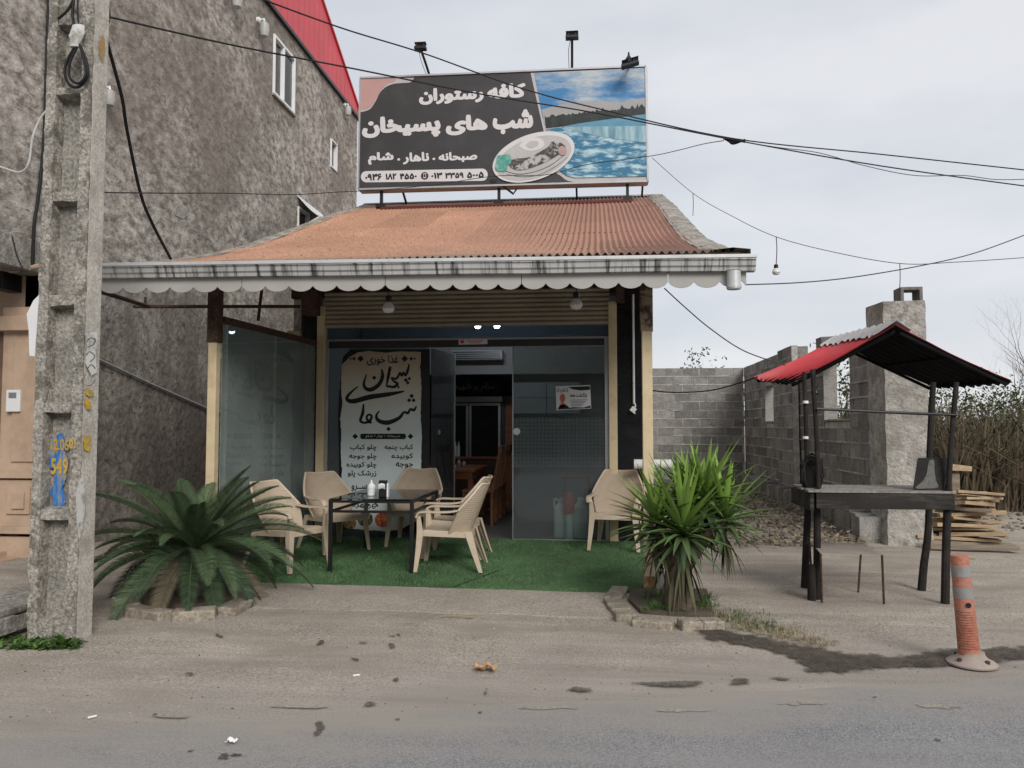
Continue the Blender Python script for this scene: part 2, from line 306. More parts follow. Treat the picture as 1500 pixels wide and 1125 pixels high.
def fill_contours(cons):
    """triangulate closed contours by non-zero winding"""
    vs = []; es = []
    for c in cons:
        b = len(vs); vs += [Vector(p) for p in c]; es += [(b+i, b+(i+1) % len(c)) for i in range(len(c))]
    r = delaunay_2d_cdt(vs, es, [], 0, 1e-5)
    V = r[0]; F = r[2]; keep = []
    A = [np.array(c) for c in cons]
    for f in F:
        cx = sum(V[i][0] for i in f)/len(f); cy = sum(V[i][1] for i in f)/len(f); wn = 0
        for a in A:
            x0, y0 = a[:, 0], a[:, 1]; x1, y1 = np.roll(x0, -1), np.roll(y0, -1)
            cr_ = (x1-x0)*(cy-y0)-(cx-x0)*(y1-y0)
            wn += int(np.sum((y0 <= cy) & (y1 > cy) & (cr_ > 0)))-int(np.sum((y0 > cy) & (y1 <= cy) & (cr_ < 0)))
        if wn: keep.append(tuple(f))
    return [(p[0], p[1]) for p in V], keep
_tc = {}
def text2d(s, bold=0.0):
    if (s, bold) in _tc: return _tc[(s, bold)]
    cu = bpy.data.curves.new('tmp', 'FONT'); cu.body = s; o = bpy.data.objects.new('tmp', cu); C.objects.link(o)
    dg = bpy.context.evaluated_depsgraph_get(); dg.update()
    k = o.evaluated_get(dg).to_curve(dg); cons = []
    from mathutils.geometry import interpolate_bezier as ib
    for sp in k.splines:
        pts = []
        if sp.type == 'BEZIER':
            bp = sp.bezier_points; n = len(bp)
            for i in range(n):
                a, c = bp[i], bp[(i+1) % n]; seg = ib(a.co, a.handle_right, c.handle_left, c.co, 5)[:-1]
                pts += [(p.x, p.y) for p in seg]
        else: pts = [(p.co[0], p.co[1]) for p in sp.points]
        q = []
        for p in pts:
            if not q or math.hypot(p[0]-q[-1][0], p[1]-q[-1][1]) > 2e-4: q.append(p)
        if len(q) > 2 and math.hypot(q[0][0]-q[-1][0], q[0][1]-q[-1][1]) < 2e-4: q.pop()
        if len(q) > 2: cons.append(q)
    C.objects.unlink(o); bpy.data.objects.remove(o)
    if bold and cons:
        big = max(cons, key=lambda c: max(p[0] for p in c)-min(p[0] for p in c))
        ar = sum(c[i][0]*c[(i+1) % len(c)][1]-c[(i+1) % len(c)][0]*c[i][1] for c in [big] for i in range(len(c)))
        sg = 1 if ar > 0 else -1; nc = []
        for c in cons:
            n = len(c); q = []
            for i in range(n):
                a, b, d = Vector(c[i-1]), Vector(c[i]), Vector(c[(i+1) % n])
                e1 = (b-a).normalized(); e2 = (d-b).normalized(); t = e1+e2
                if t.length < .2: t = e1
                t.normalize(); nn = Vector((t.y, -t.x))*sg; q.append(tuple(b+nn*bold))
            nc.append(q)
        cons = nc
    r = fill_contours(cons); _tc[(s, bold)] = r
    return r
def put2d(mb, vf, fr, flip=False):
    """flat 2d shape -> 3d through fr(u, v)"""
    v, f = vf; mb.add([fr(a, b) for a, b in v], f)
def text_box(mb, s, fr, u0, v0, u1, v1, bold=0.0, arab=True):
    if any(c in '۰۱۲۳۴۵۶۷۸۹' for c in s): arab = False
    """letter s so that it fills the box u0..u1, v0..v1 of the frame fr"""
    v, f = text2d(shape(s) if arab else s, bold)
    if not v: return
    xs = [p[0] for p in v]; ys = [p[1] for p in v]; ax, bx, ay, by = min(xs), max(xs), min(ys), max(ys)
    mb.add([fr(u0+(x-ax)/(bx-ax)*(u1-u0), v0+(y-ay)/max(by-ay, 1e-6)*(v1-v0)) for x, y in v], f)
def stroke(mb, pts, ws, fr, ang=None):
    """brush stroke of varying width as one ribbon"""
    n = len(pts); P2 = [Vector(p) for p in pts]; out = []
    fine = []; wf = []
    for i in range(n-1):
        p0, p1, p2, p3 = P2[max(i-1, 0)], P2[i], P2[i+1], P2[min(i+2, n-1)]
        for k in range(6):
            t = k/6; fine.append(.5*((2*p1)+(p2-p0)*t+(2*p0-5*p1+4*p2-p3)*t*t+(3*p1-p0-3*p2+p3)*t**3)); wf.append(ws[i]*(1-t)+ws[i+1]*t)
    fine.append(P2[-1]); wf.append(ws[-1]); m = len(fine); Lf = []; Rt = []
    for i, p in enumerate(fine):
        d = (fine[min(i+1, m-1)]-fine[max(i-1, 0)]).normalized(); q = Vector((-d.y, d.x))*wf[i]/2; Lf.append(p+q); Rt.append(p-q)
    mb.add([fr(*p) for p in Lf]+[fr(*p) for p in Rt], [(i, i+1, m+i+1, m+i) for i in range(m-1)])
def bez(pts, n=8):
    P2 = [Vector(p) for p in pts]; out = []; m = len(P2)
    for i in range(m-1):
        p0, p1, p2, p3 = P2[max(i-1, 0)], P2[i], P2[i+1], P2[min(i+2, m-1)]
        for k in range(n):
            t = k/n; out.append(.5*((2*p1)+(p2-p0)*t+(2*p0-5*p1+4*p2-p3)*t*t+(3*p1-p0-3*p2+p3)*t**3))
    out.append(P2[-1]); return out
def ragged(cx, cy, rx, ry, n, amp, rnd, rot=0):
    out = []; ph = [rnd.uniform(0, 6.28) for _ in range(5)]
    for k in range(n):
        a = 2*math.pi*k/n; q = 1+amp*sum(math.sin((j+2)*a+ph[j])/(j+1) for j in range(5))+rnd.uniform(-amp, amp)*.25
        x, y = rx*q*math.cos(a), ry*q*math.sin(a); out.append((cx+x*math.cos(rot)-y*math.sin(rot), cy+x*math.sin(rot)+y*math.cos(rot)))
    return out
#==PART2==
# ================================================================== GROUND
from mathutils import noise as mnoise
def gz(x, y):
    d = y-.28*x
    k = max(0, min(1, (d-4.5)/.8))
    h = mnoise.noise((x*1.1, y*1.1, 0))*.018+mnoise.noise((x*3.7, y*3.7, 5))*.007
    return k*(h+.012)
def axis(lo, hi, a, b, st):
    xs = list(np.arange(a, b, st)); q = st; x = a
    while x > lo: q *= 1.35; x -= q; xs.insert(0, x)
    x = b; q = st
    while x < hi: xs.append(x); q *= 1.35; x += q
    xs.append(x); return xs
gx = axis(-400, 400, -6.5, 9, .10); gy = axis(-60, 900, 2.6, 15, .10)
mb = MB(); nx = len(gx)
mb.add([(x, y, gz(x, y) if abs(x) < 60 and y < 80 else 0) for y in gy for x in gx],
       [(j*nx+i, j*nx+i+1, (j+1)*nx+i+1, (j+1)*nx+i) for j in range(len(gy)-1) for i in range(nx-1)])
M['dirt'] = ground_mat(); M['asphalt'] = road_mat()
mb.build('ground', M['dirt'], smooth=180, kind='structure')
rnd = random.Random(3)
mb = MB(); top = []
for i in range(401):
    x = -40+i*.2; top.append((x, 4.25+.28*x+mnoise.noise((x*1.3, 0, 2))*.10+mnoise.noise((x*5, 0, 7))*.04, .006))
bot = [(p[0], -30, .006) for p in top]
mb.add(top+bot, [(i, i+401, i+402, i+1) for i in range(400)])
mb.build('road', M['asphalt'], smooth=0, kind='structure')
# wet and oily patches on the dirt
def feather(m, amp=2.4, sc=13):
    """the patch thins out towards its ragged rim"""
    N, L, b = nodes(m); at = N.new('ShaderNodeAttribute'); at.attribute_name = 'edge'; tc = N.new('ShaderNodeTexCoord')
    n = N.new('ShaderNodeTexNoise'); n.inputs['Scale'].default_value = sc; n.inputs['Detail'].default_value = 7; n.inputs['Roughness'].default_value = .7; L.new(tc.outputs['Object'], n.inputs[0])
    a = N.new('ShaderNodeMath'); a.operation = 'MULTIPLY_ADD'; a.inputs[1].default_value = amp; L.new(n.outputs[0], a.inputs[0]); L.new(at.outputs['Fac'], a.inputs[2])
    r = N.new('ShaderNodeMapRange'); r.inputs[1].default_value = amp*.5+.22; r.inputs[2].default_value = amp*.5+.62; r.inputs[4].default_value = .88; L.new(a.outputs[0], r.inputs[0]); L.new(r.outputs[0], b.inputs['Alpha']); return m
M['wet'] = feather(mat('wet_soil', (.080, .066, .053), .75, .3, 6, .35, 70, spec=.2, stain=(.15, .125, .10), sscale=9, samt=.6, slo=.5, shi=.66, fine=.5))
M['oil'] = feather(mat('oily_soil', (.125, .108, .092), .8, .4, 9, .3, 60, spec=.2, fine=.5), 1.8, 38)
def patch(name, pts, m, z=.004, soft=.12):
    q = []
    for i, p in enumerate(pts):                     # finer outline
        a = Vector(p); b = Vector(pts[(i+1) % len(pts)]); k = max(1, int((b-a).length/.035))
        for j in range(k):
            c = a.lerp(b, j/k); n = .03
            q.append((c.x+n*mnoise.noise((c.x*9, c.y*9, 1)), c.y+n*mnoise.noise((c.x*9, c.y*9, 4))))
    xs = [p[0] for p in q]; ys = [p[1] for p in q]; st = min(.05, max(.008, (max(ys)-min(ys))/12))
    A = np.array(q); B = np.roll(A, -1, 0); D = B-A; LL = (D**2).sum(1)+1e-12
    x = np.arange(min(xs)-st, max(xs)+2*st, st); y = np.arange(min(ys)-st, max(ys)+2*st, st); nx = len(x); vs = []; ed = []
    for yy in y:
        for xx in x:
            t = np.clip(((xx-A[:, 0])*D[:, 0]+(yy-A[:, 1])*D[:, 1])/LL, 0, 1); d = math.sqrt(((A[:, 0]+t*D[:, 0]-xx)**2+(A[:, 1]+t*D[:, 1]-yy)**2).min())
            cr_ = D[:, 0]*(yy-A[:, 1])-(xx-A[:, 0])*D[:, 1]; wn = int(np.sum((A[:, 1] <= yy) & (B[:, 1] > yy) & (cr_ > 0)))-int(np.sum((A[:, 1] > yy) & (B[:, 1] <= yy) & (cr_ < 0)))
            vs.append((xx, yy, gz(xx, yy)+z+.002)); ed.append(d if wn else -d)
    mx_ = max(ed); w_ = min(soft, mx_*.8); ed = [max(-1, min(1, e_/w_)) for e_ in ed]
    fs = [f for f in [(j*nx+i, j*nx+i+1, (j+1)*nx+i+1, (j+1)*nx+i) for j in range(len(y)-1) for i in range(nx-1)] if max(ed[k] for k in f) > -.05]
    me = bpy.data.meshes.new(name); me.from_pydata(vs, [], fs); at = me.attributes.new('edge', 'FLOAT', 'POINT'); at.data.foreach_set('value', ed); me.materials.append(m)
    me.polygons.foreach_set('use_smooth', [True]*len(me.polygons))
    o = bpy.data.objects.new(name, me); C.objects.link(o); o['kind'] = 'structure'; return o
def pxpatch(name, px, m, z=.004): return patch(name, [tuple(P(x, y, Z=0).xy) for x, y in px], m, z)
pxpatch('wet_patch', [(1008, 922), (1045, 912), (1085, 928), (1130, 936), (1180, 948), (1240, 958), (1300, 962), (1340, 958), (1390, 952), (1450, 950), (1520, 944), (1520, 968), (1440, 980), (1380, 983), (1330, 982), (1280, 988), (1235, 990), (1200, 993), (1172, 986), (1165, 972), (1120, 958), (1070, 950), (1035, 944)], M['wet'], .009)
for cx, cy, rx, ry in ((980, 1004, 52, 7), (850, 1012, 20, 4), (1083, 1001, 22, 5), (1143, 997, 12, 3), (466, 1070, 9, 12), (540, 1034, 14, 3.5), (228, 1050, 7, 2), (278, 992, 8, 3), (470, 945, 8, 3), (574, 938, 5, 1.6), (535, 947, 5, 2), (572, 951, 8, 3.4), (520, 971, 6, 3), (578, 999, 7, 3), (584, 936, 4, 2), (322, 934, 7, 3), (332, 1112, 16, 4), (350, 1108, 9, 2.4), (277, 1104, 5, 1.6), (710, 1017, 4, 2), (1374, 1087, 4, 2.5), (1280, 1024, 3, 1.6), (583, 1056, 3, 1.5), (700, 1046, 4, 1.5)):
    pxpatch('oil_stain', ragged(cx, cy, rx, ry, 20, .22, rnd), M['oil'], .009)
M['dust'] = feather(mat('pale_dust', (.33, .30, .255), .97, .14, 5, .3, 70, spec=.05, fine=.4), 2.4, 16)
for cx, cy, rx, ry in ((805, 1040, 42, 4), (1000, 1043, 40, 4), (1180, 1033, 38, 4), (1375, 1037, 40, 4), (440, 1038, 40, 4), (245, 1052, 40, 4)):
    pxpatch('dust_patch', ragged(cx, cy, rx, ry, 24, .16, rnd), M['dust'], .008)
# concrete apron in front of the porch and the porch's own floor
M['apron'] = mat('apron_concrete', (.375, .33, .28), .95, .14, 1.6, .35, 70, spec=.1, stain=(.30, .255, .21), sscale=1.3, samt=.6, slo=.45, shi=.66, fine=.5)
mb = MB(); n = 60; rows = []
for j, (t, z) in enumerate(((0, -.03), (.0, .022), (.5, .030), (1, floor_z(6.99)))):
    row = []
    for i in range(n+1):
        x = -3.75+i/n*4.4; yf = 6.04+mnoise.noise((x*2.2, 3, 0))*.05+mnoise.noise((x*9, 3, 0))*.02; row.append((x, yf+(7.0-yf)*t, z))
    rows.append(row)
mb.add([p for r in rows for p in r], [(j*(n+1)+i, j*(n+1)+i+1, (j+1)*(n+1)+i+1, (j+1)*(n+1)+i) for j in range(3) for i in range(n)])
mb.build('pavement', M['apron'], smooth=40, kind='structure')
mb = MB(); YF = 9.3
mb.prism([(-3.78, 7.0, -.1), (-3.78, 7.0, floor_z(7)), (-3.78, YF, floor_z(YF)), (-3.78, 14.2, floor_z(YF)), (-3.78, 14.2, -.1)], (4.40, 0, 0))
mb.build('floor', M['floorin'], smooth=0, kind='structure')

# ================================================================== RESTAURANT
RX0, RX1 = -4.38, 1.21
prof_r = [(6.47, 2.866), (7.2, 3.045), (8.0, 3.27), (8.55, 3.44), (8.95, 3.575), (9.4, 3.74), (10.2, 4.05), (12.2, 4.85), (14.45, 5.69)]
def roof_z(y):
    for (a, za), (b, zb) in zip(prof_r, prof_r[1:]):
        if y <= b: return za+(zb-za)*(y-a)/(b-a)
    return prof_r[-1][1]
rest = thing('restaurant', 'low restaurant with orange corrugated roof and glazed porch front', 'restaurant', (-1.58, 7.0, 0))
M['roof'] = mat('corrugated_roof', (.45, .25, .158), .62, .10, .9, 0, spec=.3, stain=(.40, .215, .145), sscale=.9, sstretch=(1, .45, .45), samt=.55, slo=.46, shi=.64, fine=.35, bscale=22)
N, L, b = nodes(M['roof']); src = b.inputs['Base Color'].links[0].from_socket      # browner to the right, moss at the eave, lap rows
tc = N.new('ShaderNodeTexCoord'); sx = N.new('ShaderNodeSeparateXYZ'); L.new(tc.outputs['Object'], sx.inputs[0])
nz_ = N.new('ShaderNodeTexNoise'); nz_.inputs['Scale'].default_value = 1.5; nz_.inputs['Detail'].default_value = 7; L.new(tc.outputs['Object'], nz_.inputs[0])
a1 = N.new('ShaderNodeMath'); a1.operation = 'MULTIPLY_ADD'; a1.inputs[1].default_value = 2.2; L.new(nz_.outputs[0], a1.inputs[0]); L.new(sx.outputs[0], a1.inputs[2])
r1 = N.new('ShaderNodeMapRange'); r1.inputs[1].default_value = .3; r1.inputs[2].default_value = 3.4; r1.inputs[4].default_value = .8; L.new(a1.outputs[0], r1.inputs[0])
q1 = N.new('ShaderNodeMix'); q1.data_type = 'RGBA'; q1.inputs[7].default_value = (.31, .16, .12, 1); L.new(r1.outputs[0], q1.inputs[0]); L.new(src, q1.inputs[6])
a2 = N.new('ShaderNodeMath'); a2.operation = 'MULTIPLY_ADD'; a2.inputs[1].default_value = 1.3; L.new(nz_.outputs[0], a2.inputs[0]); L.new(sx.outputs[1], a2.inputs[2])
r2 = N.new('ShaderNodeMapRange'); r2.inputs[1].default_value = .15; r2.inputs[2].default_value = 1.15; r2.inputs[3].default_value = .75; r2.inputs[4].default_value = 0; L.new(a2.outputs[0], r2.inputs[0])
q2 = N.new('ShaderNodeMix'); q2.data_type = 'RGBA'; q2.inputs[7].default_value = (.23, .18, .13, 1); L.new(r2.outputs[0], q2.inputs[0]); L.new(q1.outputs[2], q2.inputs[6])
sn = N.new('ShaderNodeVectorMath'); sn.operation = 'DIVIDE'; sn.inputs[1].default_value = (.80, 1.83, 50); L.new(tc.outputs['Object'], sn.inputs[0]); fl_ = N.new('ShaderNodeVectorMath'); fl_.operation = 'FLOOR'; L.new(sn.outputs[0], fl_.inputs[0])
wn_ = N.new('ShaderNodeTexWhiteNoise'); L.new(fl_.outputs[0], wn_.inputs[0]); wr_ = N.new('ShaderNodeMapRange'); wr_.inputs[3].default_value = .86; wr_.inputs[4].default_value = 1.12; L.new(wn_.outputs['Value'], wr_.inputs[0])
q3 = N.new('ShaderNodeMix'); q3.data_type = 'RGBA'; q3.blend_type = 'MULTIPLY'; q3.inputs[0].default_value = 1; L.new(q2.outputs[2], q3.inputs[6]); L.new(wr_.outputs[0], q3.inputs[7]); L.new(q3.outputs[2], b.inputs['Base Color'])
pitch = .066; ncor = int((RX1-RX0-.06)/pitch); nu = ncor*6
def roof_fn(u, v):
    x = RX0+.03+u*ncor*pitch; y = prof_r[0][0]+v*(prof_r[-1][0]-prof_r[0][0])
    s_ = (y-6.47) % 1.83; lap = .012*(1-s_/1.83)*(1 if s_ < 1.7 else 0)
    return (x, y, roof_z(y)+.015*math.cos(2*math.pi*u*ncor)+lap+.010*mnoise.noise((x*1.7, y*1.7, 0))+.004*mnoise.noise((math.floor(x/.8)*3.1, 0, 9)))
mb = MB(); mb.grid(roof_fn, nu, 48, .003); mb.build('roof_sheet', M['roof'], rest, smooth=60)
mb = MB()                                          # screw caps in rows
for y in (6.75, 7.6, 8.45, 9.0, 9.9, 10.8, 11.7, 12.6, 13.5):
    for k in range(0, ncor, 3):
        if rnd.random() < .7:
            x = RX0+.03+k*pitch; z = roof_z(y)+.014; mb.lathe([(.008, 0), (.007, .005), (.002, .007)], (x, y+rnd.uniform(-.03, .03), z), 6)
mb.build('screw_heads', M['rust'], rest, smooth=60, kind='stuff')
mb = MB(); mb.grid(lambda u, v: (RX0+.1+u*(RX1-RX0-.2), prof_r[-1][0]-.02+v*8, 5.65-v*2.6), 2, 2, .02); mb.build('rear_roof', M['roof'], rest, smooth=0)
mb = MB()                                          # ridge cap
mb.grid(lambda u, v: (RX0+u*(RX1-RX0), 14.22+v*.5, 5.745-abs(v-.45)*.24), 40, 4, .004); mb.build('ridge_cap', M['flash'], rest)
def verge(x0, x1, side, nm):
    mb = MB(); ys = np.linspace(6.42, 14.5, 40); rings = []
    for i, y in enumerate(ys):
        z = roof_z(max(6.47, y))+.010+.006*math.sin(y*9)*rnd.uniform(.3, 1); lap = .006 if int((y-6.4)/1.1) % 2 else 0
        xo = x1 if side > 0 else x0
        rings.append([Vector((x0, y, z+lap)), Vector(((x0+x1)/2, y, z+.016+lap)), Vector((x1, y, z+lap)), Vector((xo, y, z-.10))] if side > 0 else [Vector((xo, y, z-.10)), Vector((x0, y, z+lap)), Vector(((x0+x1)/2, y, z+.016+lap)), Vector((x1, y, z+lap))])
    mb.loft(rings, closed=False); mb.build(nm, M['flash'], rest, smooth=25)
verge(.955, 1.235, 1, 'verge_flashing'); verge(-4.42, -4.20, -1, 'verge_flashing')
mb = MB()                                          # rafters and purlins under the sheets
for x in np.linspace(RX0+.15, RX1-.15, 7):
    for (a, za), (b_, zb) in zip(prof_r, prof_r[1:]): mb.bar((x, a, za-.07), (x, b_, zb-.07), .05, .09)
for y in (6.6, 7.4, 8.2, 9.0, 9.8): mb.bar((RX0+.05, y, roof_z(y)-.028), (RX1-.05, y, roof_z(y)-.028), .04, .03)
mb.build('rafters', M['rust'], rest, smooth=0)
# gutter
GZ = 2.83
prof_g = [(6.475, GZ), (6.40, GZ+.004), (6.352, GZ+.004), (6.350, GZ-.018), (6.366, GZ-.025), (6.371, GZ-.064), (6.386, GZ-.078), (6.390, GZ-.105), (6.475, GZ-.105)]
tilt = lambda x: -.0095*(x+1.5)*1.0
mb = MB(); rings = []
for i in range(61):
    x = -4.42+i/60*5.685; sag = .004*mnoise.noise((x*1.2, 0, 0)); rings.append([Vector((x, y, z+tilt(x)+sag)) for y, z in prof_g])
mb.loft(rings, True, True); mb.build('gutter', M['gutter'], rest, smooth=30)
mb = MB(); mb.bar((-4.425, 6.352, GZ+.004+tilt(-4.42)), (1.27, 6.352, GZ+.004+tilt(1.27)), .02, .03); mb.build('gutter_lip', M['gutlip'], rest, smooth=0, bev=.004)
mb = MB(); mb.lathe([(.055, 2.55), (.055, 2.70), (.060, 2.70)], (1.095, 6.40, 0), 18); mb.lathe([(.060, 2.56), (.060, 2.585), (.054, 2.585)], (1.095, 6.40, 0), 18); mb.build('downspout', M['gutlip'], rest)
# scalloped fascia boards
fx = [-4.36, -3.05, -1.78, -.62, .58, 1.20]
for k in range(5):
    a, b_ = fx[k]+.003, fx[k+1]-.003; poly = [(a, 6.44, 2.74+tilt(a)), ]; nsc = max(1, round((b_-a)/.205)); wsc = (b_-a)/nsc; low = 2.645
    pts = []
    for j in range(nsc):
        for q in range(9):
            t = q/8; xx = a+(j+t)*wsc; pts.append((xx, 6.44, low+tilt(xx)-.048*math.sin(math.pi*t)**.6))
    poly = [(a, 6.44, 2.76+tilt(a))]+pts+[(b_, 6.44, 2.76+tilt(b_))]
    if k == 4: poly = [p for p in poly if p[0] < 1.12]+[(1.13, 6.44, 2.60), (1.16, 6.44, 2.63), (1.20, 6.44, 2.585), (1.20, 6.44, 2.71)]
    mb = MB(); mb.prism(poly, (0, .012, 0))
    mb.build('fascia_board', M['fascia'], rest, smooth=0)
mb = MB(); mb.box(RX0+.03, RX1-.05, 6.455, 6.49, 2.70, 2.86); mb.build('eave_beam', M['rust'], rest, smooth=0)
# posts
pr = PF(951, 862); pl = P(312, 600, Y=7.08)
mb = MB(); mb.box(pr.x-.045, pr.x+.045, 7.04, 7.13, pr.z, 2.5); mb.build('post', M['cream'], rest, smooth=0, bev=.006)
mb = MB(); mb.box(pr.x-.055, pr.x+.055, 7.03, 7.14, 2.30, roof_z(7.08)-.12, .004, rnd); mb.build('post_head', mat('peeled_post', (.36, .28, .18), .8, .3, 9, .5, 50, stain=(.05, .035, .025), sscale=9, samt=.95, slo=.44, shi=.54), rest, smooth=0)
mb = MB(); mb.box(pr.x-.050, pr.x+.050, 7.035, 7.135, pr.z-.01, pr.z+.11); mb.build('post_foot', mat('rusted_foot', (.30, .15, .07), .9, .4, 14, .6, 60, stain=(.5, .4, .28), sscale=12, samt=.8), rest, smooth=0)
mb = MB(); mb.box(pl.x-.042, pl.x+.042, 7.04, 7.125, floor_z(7.08), 2.25); mb.build('post', M['cream'], rest, smooth=0, bev=.006)
mb = MB(); mb.box(pl.x-.052, pl.x+.058, 7.03, 7.135, 2.245, roof_z(7.08)-.12); mb.build('post_head', M['rust'], rest, smooth=0, bev=.005)
mb = MB(); mb.box(pl.x-.5, pr.x+.3, 7.05, 7.12, roof_z(7.08)-.16, roof_z(7.08)-.10); mb.build('eave_beam', M['rust'], rest, smooth=0)
# dark pipes of the left bay
q0 = P(150, 428, Y=6.6); q1 = P(218, 449, Y=8.2); q2 = P(440, 449, Y=9.1)
mb = MB(); mb.tube([q0, q0.lerp(q1, .5), q1], .022, 8); mb.tube([P(196, 449, Y=8.2), q1, q2], .020, 8); mb.bar(P(213, 435, Y=8.2), P(213, 452, Y=8.2), .02); mb.tube([P(384, 420, Y=9.0), P(378, 470, Y=9.05)], .02, 8)
mb.build('pipe', M['rust'], rest)
# glazed side screen
ga, gb = Vector((pl.x+.05, 7.13, 0)), Vector((-3.43, YF-.05, 0))
mb = MB(); mb.bar(ga+Vector((0, 0, 2.47)), gb+Vector((0, 0, 2.47)), .05, .07); mb.build('screen_rail', M['rust'], rest, smooth=0, bev=.005)
M['sglass'] = glass('screen_glass', (.80, .90, .86), .36, (.46, .55, .52))  # pale film: dirt, with the screen's pale reflections painted in
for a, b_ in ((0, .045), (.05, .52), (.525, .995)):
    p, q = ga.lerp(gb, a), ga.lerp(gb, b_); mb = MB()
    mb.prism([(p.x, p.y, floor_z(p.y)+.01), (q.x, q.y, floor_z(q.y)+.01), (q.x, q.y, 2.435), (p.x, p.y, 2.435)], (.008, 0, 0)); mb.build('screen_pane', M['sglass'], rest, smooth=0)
# pilaster, tiled piers, frames, shutter
mb = MB(); mb.box(-3.77, -3.60, YF-.10, YF+.1, .05, 2.62); mb.build('pilaster', M['creamdk'], rest, smooth=0, bev=.006)
def tiles(x0, x1, y, z0, z1, cols, rows, nm):
    p_ = MB(); p_.box(x0, x1, y+.012, y+.25, z0, z1); o = p_.build(nm, M['grout'], rest, smooth=0)
    mb = MB(); g = .003
    for i in range(cols):
        for j in range(rows):
            a = x0+(x1-x0)*i/cols; b_ = x0+(x1-x0)*(i+1)/cols; c_ = z0+(z1-z0)*j/rows; d_ = z0+(z1-z0)*(j+1)/rows
            mb.box(a+g, b_-g, y+rnd.uniform(0, .002), y+.011, c_+g, d_-g)
    mb.build('wall_tiles', M['tile'], o, smooth=0)
tiles(.235, .60, YF-.03, .10, 3.32, 1, 7, 'tiled_pier'); tiles(-3.595, -3.40, YF-.03, .10, 3.32, 1, 7, 'tiled_pier')
mb = MB(); mb.box(-3.77, .62, YF+.02, YF+.25, 3.04, 3.66); mb.build('lintel_wall', M['rust'], rest, smooth=0)
mb = MB(); mb.box(.52, .62, YF+.23, 22, .0, 3.6); mb.build('side_wall', M['plaster'], rest, smooth=0); mb = MB(); mb.box(-3.77, -3.67, YF+.11, 22, 0, 3.6); mb.build('side_wall', M['plaster'], rest, smooth=0); mb = MB(); mb.box(-3.77, .62, 22.002, 22.1, 0, 3.4); mb.build('back_wall', M['plaster'], rest, smooth=0)
mb = MB(); mb.box(-3.40, -3.305, YF-.07, YF+.06, .10, 2.92); mb.build('shutter_guide', M['cream'], rest, smooth=0, bev=.005)
mb = MB(); mb.box(.135, .232, YF-.07, YF+.06, .10, 2.92); mb.build('shutter_guide', M['cream'], rest, smooth=0, bev=.005)
mb = MB(); ns = 8; z0s, z1s = 2.655, 3.10
for k in range(ns):
    a = z0s+(z1s-z0s)*k/ns; b_ = z0s+(z1s-z0s)*(k+1)/ns; n = 8
    mb.loft([[Vector((x, YF-.035-.022*math.sin(math.pi*(t/n))**.7, a+(b_-a)*(t/n)*.96)) for t in range(n+1)]+[Vector((x, YF-.01, b_-.002)), Vector((x, YF-.01, a))] for x in (-3.32, .15)])
mb.build('roller_shutter', M['shutter'], rest, smooth=40)
mb = MB(); mb.box(-3.55, -3.36, YF-.2, YF+.02, 2.80, 3.1); mb.build('shutter_bracket', M['rust'], rest, smooth=0)
mb = MB(); mb.box(.22, .32, YF-.2, YF+.0, 2.9, 3.1); mb.build('shutter_bracket', M['rust'], rest, smooth=0)
# header strip of black glass, rails and frames
mb = MB(); mb.box(-3.305, .135, YF+.005, YF+.015, 2.52, 2.66); hpan = mb
mb = MB(); mb.box(-3.305, .135, YF-.015, YF+.03, 2.495, 2.518); mb.box(-3.302, -3.27, YF-.02, YF+.03, .10, 2.495); mb.box(.088, .132, YF-.02, YF+.03, .10, 2.495); mb.build('door_frame', M['alu'], rest, smooth=0, bev=.003)
mb = MB(); mb.box(-3.268, .086, YF-.005, YF+.03, 2.41, 2.494); mb.build('door_rail', M['aludk'], rest, smooth=0)
M['dglass'] = glass('door_glass', (.80, .85, .85), .15, (.28, .30, .31))  # grey film: some dirt, raised as painted street reflection
hpan.build('header_pane', glass('header_glass', (.45, .55, .62), .16, (.20, .25, .30)), rest, smooth=0)
fz = floor_z(YF)
xA, xB = P(628, 640, Y=YF).x, P(752, 640, Y=YF).x
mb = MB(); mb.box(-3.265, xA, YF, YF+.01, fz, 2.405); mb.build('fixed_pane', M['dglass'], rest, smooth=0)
def lock(x, z, par, y):
    mb = MB(); mb.lathe([(.0, -.018), (.035, -.018), (.042, -.012), (.042, .0)], (x, y, z), 18, Matrix.Rotation(R(90), 3, 'X')); mb.build('lock', M['upvc'], par)
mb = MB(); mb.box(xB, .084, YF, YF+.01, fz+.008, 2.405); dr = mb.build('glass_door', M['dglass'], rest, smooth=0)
lz = P(755, 632, Y=YF).z; lock(xB+.04, lz, dr, YF-.012+.01)
mb = MB(); mb.box(xB-.012, xB, YF-.004, YF+.014, fz, 2.405); mb.box(xB, .084, YF-.004, YF+.014, fz, fz+.010); mb.box(xB, .086, YF-.003, YF+.012, 2.400, 2.412); mb.build('edge_strip', M['alu'], dr, smooth=0)
hx = P(648, 640, Y=YF).x
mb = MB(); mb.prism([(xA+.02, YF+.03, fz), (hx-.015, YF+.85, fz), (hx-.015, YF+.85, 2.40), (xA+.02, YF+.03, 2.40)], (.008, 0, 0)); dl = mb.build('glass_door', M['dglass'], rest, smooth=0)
mb = MB(); mb.tube([P(637, 665, Y=YF+.25), P(637, 702, Y=YF+.25)], .018, 10); mb.build('handle', M['alu'], dl)
pk = P(640, 633, Y=YF+.3); lock(pk.x, pk.z, dl, pk.y)
mb = MB(); mb.box(xA-.006, xA+.006, YF-.004, YF+.014, fz, 2.405); mb.box(hx-.018, hx+.0, YF+.84, YF+.862, fz, 2.40); mb.build('edge_strip', M['alu'], dl, smooth=0)
